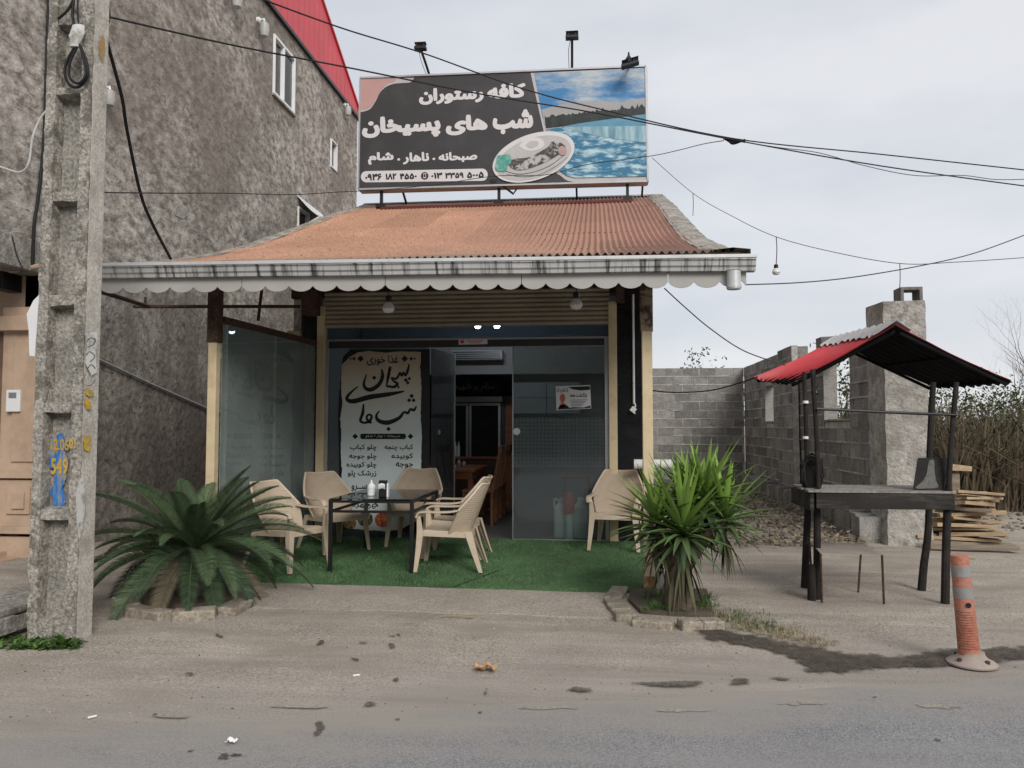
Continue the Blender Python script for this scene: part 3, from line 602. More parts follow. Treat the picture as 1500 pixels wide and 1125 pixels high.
# shop interior shell
mb = MB(); mb.box(-3.66, .51, 13.9, 14.1, fz, 3.3); mb.build('rear_wall', M['wallin'], rest, smooth=0)
mb = MB(); mb.box(-3.66, .51, YF+.26, 13.9, 3.05, 3.12); mb.build('ceiling', M['wallin'], rest, smooth=0)
mb = MB(); mb.box(-3.665, -3.65, YF+.26, 13.9, fz, 3.05); mb.build('lining', M['wallin'], rest, smooth=0); mb = MB(); mb.box(.50, .515, YF+.26, 13.9, fz, 3.05); mb.build('lining', M['wallin'], rest, smooth=0)
# ceiling lamps that are on
led = emis('lit_led', (.88, .95, 1), 80)
for x, y in ((P(700, 480, Y=YF+1.0).x, YF+1.0), (P(728, 480, Y=YF+1.0).x, YF+1.0)):
    t = thing('ceiling_lamp', 'lit round ceiling lamp just inside the shop doorway, '+('left' if x < P(714, 480, Y=YF+1.0).x else 'right')+' of two', 'lamp', (x, y, 2.88), 0, 'lit lamps inside the shop')
    mb = MB(); mb.lathe([(.03, 2.865), (.04, 2.885), (.012, 2.92), (.012, 3.05)], (x, y, 0), 14); mb.build('fitting', M['upvc'], t)
    mb = MB(); mb.lathe([(.0, 2.755), (.03, 2.763), (.045, 2.795), (.035, 2.84), (.025, 2.864)], (x, y, 0), 14); mb.build('bulb', led, t)
# conduit with hanging socket on the right pier
mb = MB(); cx = P(928, 500, Y=YF-.08).x; mb.tube([(cx, YF-.06, 3.0), (cx, YF-.06, P(928, 592, Y=YF-.06).z)], .013, 8); mb.build('conduit', M['white'], rest)
z_ = P(928, 600, Y=YF-.06).z
mb = MB(); mb.tube(bez([(cx, YF-.065, z_+.09), (cx+.015, YF-.075, z_+.04), (cx-.01, YF-.075, z_), (cx+.01, YF-.07, z_-.05)]), .009, 6); mb.obox((cx-.01, YF-.075, z_+.0), (.06, .03, .06), Matrix.Rotation(R(40), 3, 'Y')); mb.build('loose_socket', M['white'], rest)
mb = MB(); y_ = 9.0; a = P(955, 680, Y=y_); b_ = P(985, 680, Y=y_); mb.tube([(a.x-.2, y_, a.z), (b_.x, y_, b_.z)], .055, 14); mb.build('drain_pipe', M['white'], rest)
t_ = P(928, 592, Y=YF-.06)

# ================================================================== NEIGHBOUR ON THE LEFT
WX = -6.2
apt = thing('apartment_building', 'tall unfinished grey rendered house with red sheet gable beside restaurant', 'house', (-8, 12, 0))
def wall_holes(x, ys, zs, holes, m, nm, depth=.25):
    """wall in the plane x, solid pieces round rectangular openings"""
    mb = MB(); Y = sorted(set([ys[0], ys[1]]+[v for h in holes for v in h[:2]])); Z = sorted(set([zs[0], zs[1]]+[v for h in holes for v in h[2:]]))
    for a, b_ in zip(Y, Y[1:]):
        for c_, d_ in zip(Z, Z[1:]):
            if not any(h[0] <= a and b_ <= h[1] and h[2] <= c_ and d_ <= h[3] for h in holes): mb.box(x-depth, x, a, b_, c_, d_)
    bm = bmesh.new(); vs = [bm.verts.new(p) for p in mb.v]
    for f in mb.f: bm.faces.new([vs[i] for i in f])
    bmesh.ops.remove_doubles(bm, verts=bm.verts, dist=1e-4)
    seen = {}
    for f in list(bm.faces):
        k = tuple(sorted(v.index for v in f.verts)); seen.setdefault(k, []).append(f)
    bm.verts.index_update(); seen = {}
    for f in list(bm.faces): seen.setdefault(tuple(sorted(v.index for v in f.verts)), []).append(f)
    bmesh.ops.delete(bm, geom=[f for k in seen.values() if len(k) > 1 for f in k], context='FACES')
    out = MB(); bm.verts.index_update(); out.add([v.co[:] for v in bm.verts], [[v.index for v in f.verts] for f in bm.faces]); bm.free()
    return out.build(nm, m, apt, smooth=0)
w1 = (14.24, 15.30, 7.88, 9.06); w2 = (17.55, 17.98, 7.55, 8.22); w3 = (P(386, 600, X=WX).y, P(415, 600, X=WX).y, P(400, 600, X=WX).z, P(400, 533, X=WX).z); w4 = (P(436, 300, X=WX).y, P(452, 300, X=WX).y, P(440, 340, X=WX).z, P(440, 305, X=WX).z)
wall_holes(WX, (3.2, 19.6), (3.5, 9.55), [w1, w2, w4], M['stucco'], 'upper_wall')
wall_holes(WX, (8.2, 19.6), (0, 3.5), [w3], M['stucco_low'], 'lower_wall')
mb = MB(); mb.box(-12, WX-.25, 19.35, 19.6, 0, 9.55); mb.build('rear_wall', M['stucco'], apt, smooth=0); mb = MB(); mb.box(-12, WX-.25, 3.2, 3.45, 3.5, 13.5); mb.build('front_wall', M['stucco'], apt, smooth=0)
mb = MB(); mb.box(-12, WX+.015, 3.1, 8.3, 3.16, 3.51); mb.build('floor_slab', M['concrete'], apt, smooth=0, bev=.01)
# dividing joint and a patch of later render on the wall, a pale repaired spot
def wallspot(pts, m, nm, t=.012):
    poly = [P(x, y, X=WX) for x, y in pts]; mb = MB(); mb.prism([(WX-.002, p.y, p.z) for p in poly], (t, 0, 0)); mb.build(nm, m, apt, smooth=0)
M['newrender'] = mat('newer_render', (.34, .325, .30), .95, .2, 5, .8, 20, spec=.1, fine=.4)
wallspot(ragged(265, 310, 9, 11, 14, .12, rnd), M['newrender'], 'render_patch')
# red gable
mb = MB(); mb.prism([(WX+.012, 19.75, 9.52), (WX+.012, 19.75, 9.66), (WX+.012, 15.9, 11.55), (WX+.012, 10, 14.4), (WX+.012, 6, 16.4), (WX+.012, 6, 9.52)], (.03, 0, 0))
for k in range(46): mb.box(WX+.042, WX+.047, 6.1+k*.3, 6.13+k*.3, 9.53, max(9.6, 9.66+(19.6-(6.1+k*.3))*.485-.03))
mb.build('gable_cladding', M['red'], apt, smooth=0)
mb = MB(); mb.box(WX-.01, WX+.075, 5.95, 19.8, 9.46, 9.53); mb.build('eave_trim', M['black'], apt, smooth=0)
mb = MB(); mb.prism([(WX+.08, 19.8, 9.60), (WX+.08, 19.8, 9.66), (WX+.08, 5.9, 16.5), (WX+.08, 5.9, 16.44)], (-6, 0, 0)); mb.build('roof', M['red'], apt, smooth=0)
# windows
M['curtain'] = mat('drawn_curtain', (.86, .86, .85), .8, .05, 2, 0, stretch=(1, 12, .2))
M['wglass'] = glass('window_glass', (.86, .88, .88), .04)
def window(w_, sill=True):
    y0, y1, z0, z1 = w_; f = .055
    mb = MB(); ym = (y0+y1)/2-.05
    for a, b_, c_, d_ in ((y0, y0+f, z0, z1), (y1-f, y1, z0, z1), (y0+f, y1-f, z0, z0+f), (y0+f, y1-f, z1-f, z1), (ym-f/2, ym+f/2, z0+f, z1-f)): mb.box(WX-.06, WX+.035, a, b_, c_, d_)
    o = mb.build('window', M['upvc'], apt, smooth=0, bev=.004)
    mb = MB(); mb.box(WX-.045, WX-.037, y0+f, ym-f/2, z0+f, z1-f); mb.box(WX-.030, WX-.022, ym+f/2, y1-f, z0+f, z1-f); mb.build('pane', M['wglass'], o, smooth=0)
    mb = MB(); mb.grid(lambda u, v: (WX-.13+.02*math.sin(u*40), y0+f+u*(y1-y0-2*f), z0+f+v*(z1-z0-2*f)), 60, 1); mb.build('curtain', M['curtain'], o)
    if sill:
        mb = MB(); mb.box(WX, WX+.05, y0-.03, y1+.03, z0-.045, z0-.004); mb.build('sill', M['concrete'], o, smooth=0)
window(w1)
def small_window(w_, nm='window'):
    y0, y1, z0, z1 = w_; f = .032; mb = MB()
    for a, b_, c_, d_ in ((y0, y0+f, z0, z1), (y1-f, y1, z0, z1), (y0+f, y1-f, z0, z0+f), (y0+f, y1-f, z1-f, z1)): mb.box(WX-.08, WX+.03, a, b_, c_, d_)
    o = mb.build(nm, M['upvc'], apt, smooth=0); mb = MB(); mb.box(WX-.07, WX-.06, y0+f, y1-f, z0+f, z1-f); mb.build('pane', M['tile'], o, smooth=0); return o
small_window(w2); o3 = small_window(w3); o4 = small_window(w4)
mb = MB(); mb.box(WX-.03, WX+.07, w3[0]-.12, w3[1]+.12, w3[2]-.08, w3[2]-.003); mb.build('sill', M['concrete'], o3, smooth=0)
mb = MB(); mb.tube([(WX+.01, (w3[0]*.55+w3[1]*.45), w3[2]), (WX+.01, (w3[0]*.55+w3[1]*.45), w3[3])], .012, 6); mb.build('bar', M['upvc'], o3)
# metal hood over the vent by the restaurant's roof
y0, y1 = w4[0]-.05, w4[1]+.75; zt = P(433, 285, X=WX).z; mb = MB()
mb.grid(lambda u, v: (WX+.01+.62*v, y0+u*(y1-y0), zt-.50*math.sin(v*1.45)), 2, 10, .01); mb.build('vent_hood', M['upvc'], apt)
mb = MB(); mb.bar((WX+.02, y0+.02, w4[2]), (WX+.50, y0+.02, zt-.45), .03); mb.build('hood_bracket', M['upvc'], apt, smooth=0); mb = MB(); mb.bar((WX+.02, y1-.05, w4[2]), (WX+.50, y1-.05, zt-.45), .03); mb.build('hood_bracket', M['upvc'], apt, smooth=0)
# wall lamps
def wall_lamp(x, y, s=1.0):
    p = P(x, y, X=WX+.12); mb = MB(); mb.lathe([(.05*s, 0), (.05*s, .05), (.03*s, .06)], (WX, p.y, p.z+.12*s), 12, Matrix.Rotation(R(90), 3, 'Y')); mb.tube([(WX+.05, p.y, p.z+.12*s), (WX+.11*s, p.y, p.z+.13*s), (WX+.12*s, p.y, p.z+.08*s)], .02*s, 8)
    o = mb.build('wall_lamp', M['upvc'], apt); mb = MB(); mb.lathe([(.03*s, .09*s), (.072*s, .05*s), (.08*s, -.06*s), (.06*s, -.15*s), (.0, -.19*s)], (WX+.12*s, p.y, p.z), 16); mb.build('lamp_globe', mat('ribbed_globe', (.42, .42, .40), .3, .2, 6, .5, 50), o)
wall_lamp(163, 140, .85); wall_lamp(386, 40, 1.15); wall_lamp(346, -4, 1.15); wall_lamp(510, 160, 1.0)
# diagonal pipe on the lower wall
mb = MB(); pts = [P(143, 526, X=WX+.03), P(220, 562, X=WX+.03), P(305, 599, X=WX+.03), P(336, 606, X=WX+.03)]; mb.tube(pts, .017, 8); mb.build('pipe', M['alu'], apt)
# stone faced street front under the cantilever
YS = 8.2
def sb(px0, px1, py0, py1, d0, d1=0.0, m='stone', nm='stone_front', bev=.006):
    a = P(px0, py0, Y=YS); b_ = P(px1, py1, Y=YS); mb = MB(); mb.box(a.x, b_.x, YS-d0, YS-d1+.002, min(a.z, b_.z), max(a.z, b_.z)); return mb.build(nm, M[m], apt, smooth=0, bev=bev)
a = P(-250, 300, Y=YS)
mb = MB(); mb.box(a.x, WX-.002, YS, YS+.3, 0, 3.16); mb.build('stone_front', M['stone'], apt, smooth=0)
sb(-250, 6, 476, 795, .05, 0, 'brown', 'street_door')
sb(8, 60, 466, 486, .16, 0, nm='pillar_capital'); sb(14, 58, 452, 466, .10, 0, nm='pillar_capital')
sb(12, 58, 486, 690, .07, 0, nm='pillar'); sb(30, 56, 500, 676, .095, .07, nm='pillar_panel'); sb(-250, 60, 684, 700, .12, 0, nm='stone_band')
sb(-250, 60, 700, 775, .08, 0, nm='stone_band'); sb(20, 52, 712, 752, .105, .08, nm='pillar_panel'); sb(29, 46, 720, 744, .13, .105, nm='pillar_panel'); sb(-250, 5, 712, 765, .11, .08, nm='pillar_panel')
sb(-250, 60, 765, 780, .15, 0, nm='stone_band'); sb(-250, 58, 780, 822, .10, 0, nm='stone_band'); sb(-250, 38, 808, 830, .55, .1, nm='step'); sb(-250, 20, 800, 815, .42, .1, nm='step')
mb = MB(); a = P(9, 571, Y=YS-.13); b_ = P(28, 603, Y=YS-.13); mb.box(a.x, b_.x, YS-.13, YS-.096, b_.z, a.z); ic = mb.build('intercom', M['upvc'], apt, smooth=0, bev=.006)
mb = MB(); a = P(13, 575, Y=YS-.13); b_ = P(24, 583, Y=YS-.13); mb.box(a.x, b_.x, YS-.134, YS-.13, b_.z, a.z); mb.build('speaker_grille', M['alu'], ic, smooth=0)
p = P(5, 412, Y=YS-.2); mb = MB(); mb.box(p.x-.09, p.x+.07, YS-.3, YS, p.z-.1, p.z+.16); mb.build('lantern', M['black'], apt, smooth=0, bev=.01)
a = P(14, 396, Y=YS-.25); b_ = P(58, 390, Y=YS-.25); mb = MB(); mb.tube([a, b_], .03, 10); mb.build('pipe', M['stone'], apt)

# ================================================================== BLOCK WALL RUIN ON THE RIGHT
ruin = thing('block_ruin', 'roofless grey concrete block shell with window openings and rendered pier', 'ruin', (3.6, 12, 0))
BX, BY = 3.5, 19.3
def blocks(fn, L_, H_, holes, nm, top=None, bl=.40, bh=.205):
    """courses of blocks; fn(u, v, d) maps length, height, depth to the world"""
    mb = MB(); rows = int(round(H_/bh))
    for j in range(rows):
        u = -(j % 2)*bl/2
        while u < L_:
            a, b_ = max(u, 0), min(u+bl, L_); u += bl; z0, z1 = j*bh, (j+1)*bh
            if b_-a < .05: continue
            tmax = top((a+b_)/2) if top else H_
            if z0 > tmax-.03: continue
            pieces = [(a, b_)]
            for h in holes:
                if z1 > h[2]+.02 and z0 < h[3]-.02:
                    q = []
                    for c_, d_ in pieces:
                        if d_ <= h[0] or c_ >= h[1]: q.append((c_, d_))
                        else:
                            if c_ < h[0]: q.append((c_, h[0]))
                            if d_ > h[1]: q.append((h[1], d_))
                    pieces = q
            for c_, d_ in pieces:
                if d_-c_ < .04: continue
                g = .007; o = rnd.uniform(-.006, .006); mb.cur = rnd.random()
                vs = [fn(x+rnd.uniform(-.003, .003), z+rnd.uniform(-.003, .003), dd+o) for z in (z0+g, z1-g) for dd in (0, .18) for x in (c_+g, d_-g)]
                mb.add(vs, [(0, 1, 3, 2), (4, 6, 7, 5), (0, 4, 5, 1), (2, 3, 7, 6), (0, 2, 6, 4), (1, 5, 7, 3)])
    mb.cur = 0
    ob = mb.build(nm, M['block'], ruin, smooth=0)
    bm = bmesh.new(); bm.from_mesh(ob.data); bmesh.ops.recalc_face_normals(bm, faces=bm.faces); bm.to_mesh(ob.data); bm.free()
    mm = MB()                                     # mortar core, a little behind the faces and squeezed out here and there
    U = sorted(set([0, L_]+[v for h in holes for v in h[:2]])); hs = holes
    stepu = .4; us = sorted(set(list(np.arange(0, L_, stepu))+U))
    for a, b_ in zip(us, us[1:]):
        if b_-a < 1e-4: continue
        tm = (top((a+b_)/2) if top else H_); tm = math.floor((tm+.03)/bh)*bh-.01
        zs = sorted(set([0, tm]+[v for h in hs for v in h[2:] if v < tm]))
        for c_, d_ in zip(zs, zs[1:]):
            if any(h[0] <= a+1e-6 and b_ <= h[1]+1e-6 and h[2] <= c_+1e-6 and d_ <= h[3]+1e-6 for h in hs): continue
            mm.add([fn(x, z, dd) for z in (c_, d_) for dd in (.007, .173) for x in (a, b_)], [(0, 1, 3, 2), (4, 6, 7, 5), (0, 4, 5, 1), (2, 3, 7, 6), (0, 2, 6, 4), (1, 5, 7, 3)])
    for j in range(1, rows):
        u = 0
        while u < L_:
            ln = rnd.uniform(.08, .5)
            tm = top(u) if top else H_
            if rnd.random() < .72 and j*bh < tm-.05 and not any(u+ln > h[0] and u < h[1] and h[2] < j*bh < h[3] for h in hs):
                hh = rnd.uniform(.006, .014); e_ = min(u+ln, L_); dd = rnd.uniform(.004, .012)
                mm.add([fn(x, z, d2) for z in (j*bh-hh, j*bh+hh) for d2 in (-dd, .03) for x in (u, e_)], [(0, 1, 3, 2), (4, 6, 7, 5), (0, 4, 5, 1), (2, 3, 7, 6), (0, 2, 6, 4), (1, 5, 7, 3)])
            u += ln
    om = mm.build('mortar', M['mortar'], ob, smooth=0)
    bm = bmesh.new(); bm.from_mesh(om.data); bmesh.ops.recalc_face_normals(bm, faces=bm.faces); bm.to_mesh(om.data); bm.free()
    return ob
blocks(lambda u, v, d: Vector((.65+u, BY+d, v)), BX-.65-.005, 2.87, [], 'rear_wall')
YN = 10.42                                        # near end of the side wall
hole1 = (P(1245, 600, X=BX).y-YN, P(1203, 600, X=BX).y-YN-.18, 1.52, 2.46); hole2 = (P(1133, 600, X=BX).y-YN, P(1119, 600, X=BX).y-YN-.18, 1.52, 2.30)
yst = P(1162, 515, X=BX).y-YN
def top_side(u): return 2.665 if u < yst-.1 else 2.87
blocks(lambda u, v, d: Vector((BX+d, YN+u, v)), BY-YN, 2.87, [hole1, hole2], 'side_wall', top_side)
# rendered reveals of the openings
M['rough'] = mat('rough_mortar', (.36, .345, .315), .95, .25, 8, 1, 30, spec=.05, bdist=.03, stain=(.2, .19, .17), sscale=8, samt=.6)
for h in (hole1, hole2):
    mb = MB(); y = YN+h[1]; n = 12
    mb.grid(lambda u, v: (BX-.012+u*.2, y-.012+.02*mnoise.noise((u*3, v*9, h[0]))-.012, h[2]+v*(h[3]-h[2])), 3, n, .03); mb.build('reveal', M['rough'], ruin, smooth=60)
    mb = MB(); mb.grid(lambda u, v: (BX-.012+v*.2, YN+h[0]+u*(h[1]-h[0]), h[2]+.01+.02*mnoise.noise((u*7, v*3, 2))), 10, 3, .03); mb.build('reveal', M['rough'], ruin, smooth=60)
# attached pilaster and loose block on the wall head
ya, yb = P(1160, 515, X=BX-.12).y, P(1139, 515, X=BX-.12).y
blocks(lambda u, v, d: Vector((BX-.13+d*.6, ya+u, v)), yb-ya, 2.87, [], 'pilaster', None, bl=.42)
p = P(1209, 490, X=BX+.1); mb = MB(); mb.box(BX+.0, BX+.18, p.y-.15, p.y+.17, 2.66, 2.86, .006, rnd); mb.build('top_block', M['block'], ruin, smooth=0)
# footing course standing in front
mb = MB(); yy = 9.95
for y in np.arange(10.2, 18.9, .2):
    mb.cur = rnd.random(); mb.box(BX-.27+rnd.uniform(-.02, .02), BX-.02, y+.004, y+.196, 0, .36+rnd.uniform(-.03, .03), .004, rnd)
mb.cur = 0; mb.build('footing', M['block'], ruin, smooth=0)
# rendered pier
pa, pb = P(1302, 600, Y=10.05).x, P(1357, 600, Y=10.05).x; zp = P(1330, 441, Y=10.05).z
mb = MB(); rings = []
for j in range(41):
    z = -.05+(zp+.05)*j/40; sp = max(0, .35-z)*.35; ring = []
    for (x0, y0), (x1, y1) in (((pa-.04, 10.05), (pb, 10.0)), ((pb, 10.0), (pb, 10.55)), ((pb, 10.55), (BX-.03, 10.55)), ((BX-.03, 10.55), (pa-.04, 10.05))):
        for k in range(8):
            t = k/8; x = x0+(x1-x0)*t; y = y0+(y1-y0)*t; q = .009*mnoise.noise((x*5, y*5, z*4))+.008*mnoise.noise((x*17, y*17, z*15))
            ring.append(Vector((x+q+(x-(pa+pb)/2)*sp, y-q+(y-10.3)*sp, z)))
    rings.append(ring)
mb.loft(rings); mb.build('pier', M['plaster'], ruin, smooth=50)
# hollow block on the pier
a = P(1318, 440, Y=10.1).x; b_ = P(1350, 440, Y=10.1).x; z1 = P(1330, 421, Y=10.1).z; zc = zp-.02
mb = MB(); th = .035; mb.box(a, a+th, 10.06, 10.30, zc, z1); mb.box(b_-th, b_, 10.06, 10.30, zc, z1); mb.box(a+th, b_-th, 10.06, 10.30, z1-th, z1); mb.build('hollow_block', M['block'], ruin, smooth=0)

# ================================================================== PORCH: TURF MAT, FURNITURE
rnd = random.Random(11); nr = np.random.default_rng(4)
a = P(388, 852, Z=.04); b_ = P(945, 868, Z=.04)
mat_t = thing('artificial_grass_mat', 'green artificial grass mat covering the porch floor', 'mat', (-1.5, 8.1, .05))
def front_y(x): return a.y+(b_.y-a.y)*(x-a.x)/(b_.x-a.x)+.015*mnoise.noise((x*2, 0, 0))+.006*mnoise.noise((x*9, 0, 3))
cx0, cx1 = -3.52, .50
def mat_fn(u, v):
    x = cx0+u*(cx1-cx0); y0 = front_y(x); y = y0+v*(YF-.06-y0); e_ = min(v*(YF-y0), .15)/.15
    return (x, y, floor_z(y)+.010+.008*mnoise.noise((x*1.6, y*1.6, 0))*e_)
mb = MB(); mb.grid(mat_fn, 70, 40, .009); mb.build('turf_sheet', M['carpet'], mat_t, smooth=60)
n = 26000; X_ = nr.uniform(cx0, cx1, n); V_ = nr.uniform(0, 1, n)**1.0; mb = MB(); vs = []; fs = []; tt = []
for i in range(n):
    x, y, z = mat_fn((X_[i]-cx0)/(cx1-cx0), V_[i]); h = .012+.008*rnd.random(); an = rnd.uniform(0, 6.28); dx, dy = .0035*math.cos(an), .0035*math.sin(an); lx, ly = rnd.uniform(-.01, .01), rnd.uniform(-.01, .01)
    k = len(vs); vs += [(x-dx, y-dy, z-.002), (x+dx, y+dy, z-.002), (x+lx, y+ly, z+h)]; fs.append((k, k+1, k+2))
mb.add(vs, fs); mb.build('turf_pile', M['turfblade'], mat_t, smooth=0, kind='stuff')
mb = MB(); p = PF(740, 838); q = PF(672, 858)        # seam of two lengths of turf
mb.bar(PF(738, 835)+Vector((0, 0, .014)), PF(664, 862)+Vector((0, 0, .012)), .012, .004); mb.build('seam', M['black'], mat_t, smooth=0)

mb = MB()
for _ in range(26):
    x, y = rnd.uniform(-2.6, .3), rnd.uniform(7.1, 8.9); z = floor_z(y)+.024; s_ = rnd.uniform(.004, .010); a = rnd.uniform(0, 3); mb.add([(x-s_, y, z), (x, y-s_*.6, z+.004), (x+s_, y+s_*.3, z+.002), (x, y+s_*.7, z)], [(0, 1, 2, 3)])
tag(mb.build('crumbs', M['upvc'], smooth=0), 'scattered pale crumbs on the green mat', 'crumbs', kind='stuff')
# woven plastic
M['weave'] = mat('woven_plastic', (.54, .44, .33), .45, .06, 5, 0, spec=.4, stain=(.36, .26, .17), sscale=9, samt=.3)
N, L, b = nodes(M['weave']); tc = N.new('ShaderNodeTexCoord'); sx = N.new('ShaderNodeSeparateXYZ'); L.new(tc.outputs['Object'], sx.inputs[0])
def mth(op, a_, b2=None):
    q = N.new('ShaderNodeMath'); q.operation = op
    for i, v in enumerate((a_, b2)):
        if v is None: continue
        if hasattr(v, 'links'): L.new(v, q.inputs[i])
        else: q.inputs[i].default_value = v
    return q.outputs[0]
hx_ = mth('SINE', mth('MULTIPLY', mth('ADD', sx.outputs[0], sx.outputs[1]), 290)); hz_ = mth('SINE', mth('MULTIPLY', sx.outputs[2], 400))
hgt = mth('MULTIPLY', hx_, hz_); bp = N.new('ShaderNodeBump'); bp.inputs['Strength'].default_value = 1; bp.inputs['Distance'].default_value = .003; L.new(hgt, bp.inputs['Height']); L.new(bp.outputs[0], b.inputs['Normal'])
src = b.inputs['Base Color'].links[0].from_socket; mr = N.new('ShaderNodeMapRange'); mr.inputs[1].default_value = .25; mr.inputs[2].default_value = .9; mr.inputs[4].default_value = .28; L.new(hgt, mr.inputs[0])
q = N.new('ShaderNodeMix'); q.data_type = 'RGBA'; q.inputs[7].default_value = (.17, .11, .065, 1); L.new(mr.outputs[0], q.inputs[0]); L.new(src, q.inputs[6]); L.new(q.outputs[2], b.inputs['Base Color'])
def make_chair():
    t = thing('plastic_armchair', 'chair', 'chair', (0, 0, 0), 0, 'beige plastic armchairs on the porch')
    hw = lambda v: .240+.045*math.sin(math.pi*min(1, v*1.02))+.012*v
    def shell(u, v):
        s_ = u*2-1; e_ = abs(s_); zt = .93-.275*max(0, (e_-.72)/.28)**1.1-.012*math.cos(e_*2)**2
        z = .405+(zt-.405)*v; vv = (z-.405)/.52
        y = .215+.17*vv**1.1-.20*e_**2.6*(1-.35*vv)
        return (s_*hw(vv), y, z)
    mb = MB(); mb.grid(shell, 28, 16, -.016); mb.build('backrest', M['weave'], t, smooth=50)
    mb = MB(); rim = [shell(i/40, 1.0) for i in range(41)]; mb.tube([(x, y-.008, z+.004) for x, y, z in rim], .013, 8); mb.build('back_rim', M['plastic'], t)
    def seat(u, v):
        s_ = u*2-1; y = -.265+v*.49; w_ = .235-.02*v
        return (s_*w_, y, .445-.03*v-.014*(1-s_*s_)*math.sin(math.pi*min(1, v*1.1))-(.03*(1-v/.12)**2 if v < .12 else 0))
    mb = MB(); mb.grid(seat, 16, 16, .012); mb.build('seat', M['plastic'], t, smooth=50)
    mb = MB()
    for s_ in (-1, 1): mb.bar((s_*.232, -.25, .405), (s_*.215, .22, .385), .014, .055)
    mb.bar((-.23, -.258, .395), (.23, -.258, .395), .014, .05); mb.bar((-.21, .215, .37), (.21, .215, .37), .014, .07); mb.build('seat_apron', M['plastic'], t, smooth=0)
    for s_ in (-1, 1):
        pts = bez([(s_*.262, .115, .655), (s_*.272, .02, .640), (s_*.276, -.10, .638), (s_*.274, -.21, .640), (s_*.268, -.27, .625), (s_*.260, -.292, .575)], 5)
        mb = MB(); rings = []
        for i, p in enumerate(pts):
            d = (pts[min(i+1, len(pts)-1)]-pts[max(i-1, 0)]).normalized(); x = Vector((1, 0, 0)); nrm = x.cross(d).normalized(); w_ = .030; h_ = .012
            rings.append([p+x*a_*w_+nrm*c_*h_ for a_, c_ in ((-1, -.6), (-.6, -1), (.6, -1), (1, -.6), (1, .6), (.6, 1), (-.6, 1), (-1, .6))])
        mb.loft(rings); mb.build('armrest', M['plastic'], t, smooth=50)
        # front leg and arm support in one tapering L-section
        def leg(pts_, ws, nm):
            mb = MB(); rings = []
            for (x, y, z), w_ in zip(pts_, ws):
                o = s_; th = .012; fy = -1 if y < 0 else 1
                rings.append([Vector((x, y, z)), Vector((x-o*w_, y, z)), Vector((x-o*w_, y-fy*th, z)), Vector((x-o*th, y-fy*th, z)), Vector((x-o*th, y-fy*w_, z)), Vector((x, y-fy*w_, z))])
            mb.loft(rings); mb.build(nm, M['plastic'], t, smooth=0, bev=.003)
        leg([(s_*.285, -.315, 0), (s_*.272, -.298, .22), (s_*.262, -.288, .42), (s_*.262, -.290, .60)], [.036, .052, .062, .036], 'leg')
        leg([(s_*.275, .345, 0), (s_*.250, .285, .22), (s_*.228, .238, .42)], [.036, .055, .075], 'leg')
    return t
chair0 = make_chair()
_first = [True]
def chair(px, py, deg, label):
    c = chair0 if _first[0] else copy_tree(chair0); _first[0] = False
    p = PF(px, py); c.location = (p.x, p.y, floor_z(p.y)+.012); c.rotation_euler = (0, 0, R(deg)); c.scale = (1, 1, .89); c['label'] = label; return c
chair(660, 833, -88, 'beige woven-back plastic armchair at table end, nearer of the pair seen side-on')
chair(668, 815, -92, 'beige plastic armchair behind the side-on chair, nearest the open shop doorway')
chair(420, 832, 68, 'beige plastic armchair half hidden behind the sago palm fronds')
chair(488, 806, 48, 'beige plastic armchair by the side glass screen, between palm chair and table')
chair(608, 797, 2, 'beige plastic armchair behind the table with its back to the menu banner')
chair(904, 803, -9, 'beige plastic armchair standing alone right of the door, behind the yucca')

# black metal table with glass top
f1, f2 = PF(483, 839), PF(603, 841); wid = f2.x-f1.x; dep = PF(645, 806).y-f2.y; zt = .69; tz = floor_z((f1.y+f2.y)/2)+.012
tab = thing('patio_table', 'black metal patio table with glass top', 'table', ((f1.x+f2.x)/2, f1.y+dep/2, tz))
x0, x1, y0, y1 = f1.x, f2.x, (f1.y+f2.y)/2, (f1.y+f2.y)/2+dep
for x, y in ((x0, y0), (x1, y0), (x0, y1), (x1, y1)):
    mb = MB(); mb.box(x-.018, x+.018, y-.018, y+.018, tz, tz+zt); mb.build('leg', M['black'], tab, smooth=0, bev=.004)
mb = MB()
for z in (zt-.02, zt-.115):
    for p, q in (((x0, y0), (x1, y0)), ((x0, y1), (x1, y1)), ((x0, y0), (x0, y1)), ((x1, y0), (x1, y1))): mb.bar((*p, tz+z), (*q, tz+z), .022, .024)
mb.build('frame', M['black'], tab, smooth=0)
for yy, xx, dx, dy in ((y0, x0, 1, 0), (y0, x1, 0, 1), (y0, x0, 0, 1)):
    ln = (x1-x0) if dx else (y1-y0); mb = MB()
    for c_ in (.5,):
        for sg in (-1, 1):
            pts = [(xx+dx*(ln*c_+sg*r_*math.cos(th_)), yy+dy*(ln*c_+sg*r_*math.cos(th_)), tz+zt-.068+r_*math.sin(th_)) for th_, r_ in ((k*.45, .032-.0016*k) for k in range(16))]
            mb.tube([(p[0]+dx*sg*.03, p[1]+dy*sg*.03, p[2]) for p in pts], .005, 6)
    mb.build('scrollwork', M['black'], tab)
mb = MB(); mb.box(x0-.01, x1+.01, y0-.01, y1+.01, tz+zt, tz+zt+.008); mb.build('glass_top', glass('table_glass', (.66, .72, .72), .10, (.12, .14, .14)), tab, smooth=0, bev=.002)
top = tz+zt+.008
p = P(544, 726, Z=top); sb_ = thing('sauce_bottle', 'small white squeeze bottle with pointed cap on the table', 'bottle', (p.x, p.y, top))
mb = MB(); mb.lathe([(.036, 0), (.040, .005), (.040, .03), (.037, .034), (.040, .038), (.040, .058), (.036, .062), (.040, .066), (.043, .085), (.040, .10), (.03, .108)], (p.x, p.y, top), 18); mb.build('body', M['upvc'], sb_)
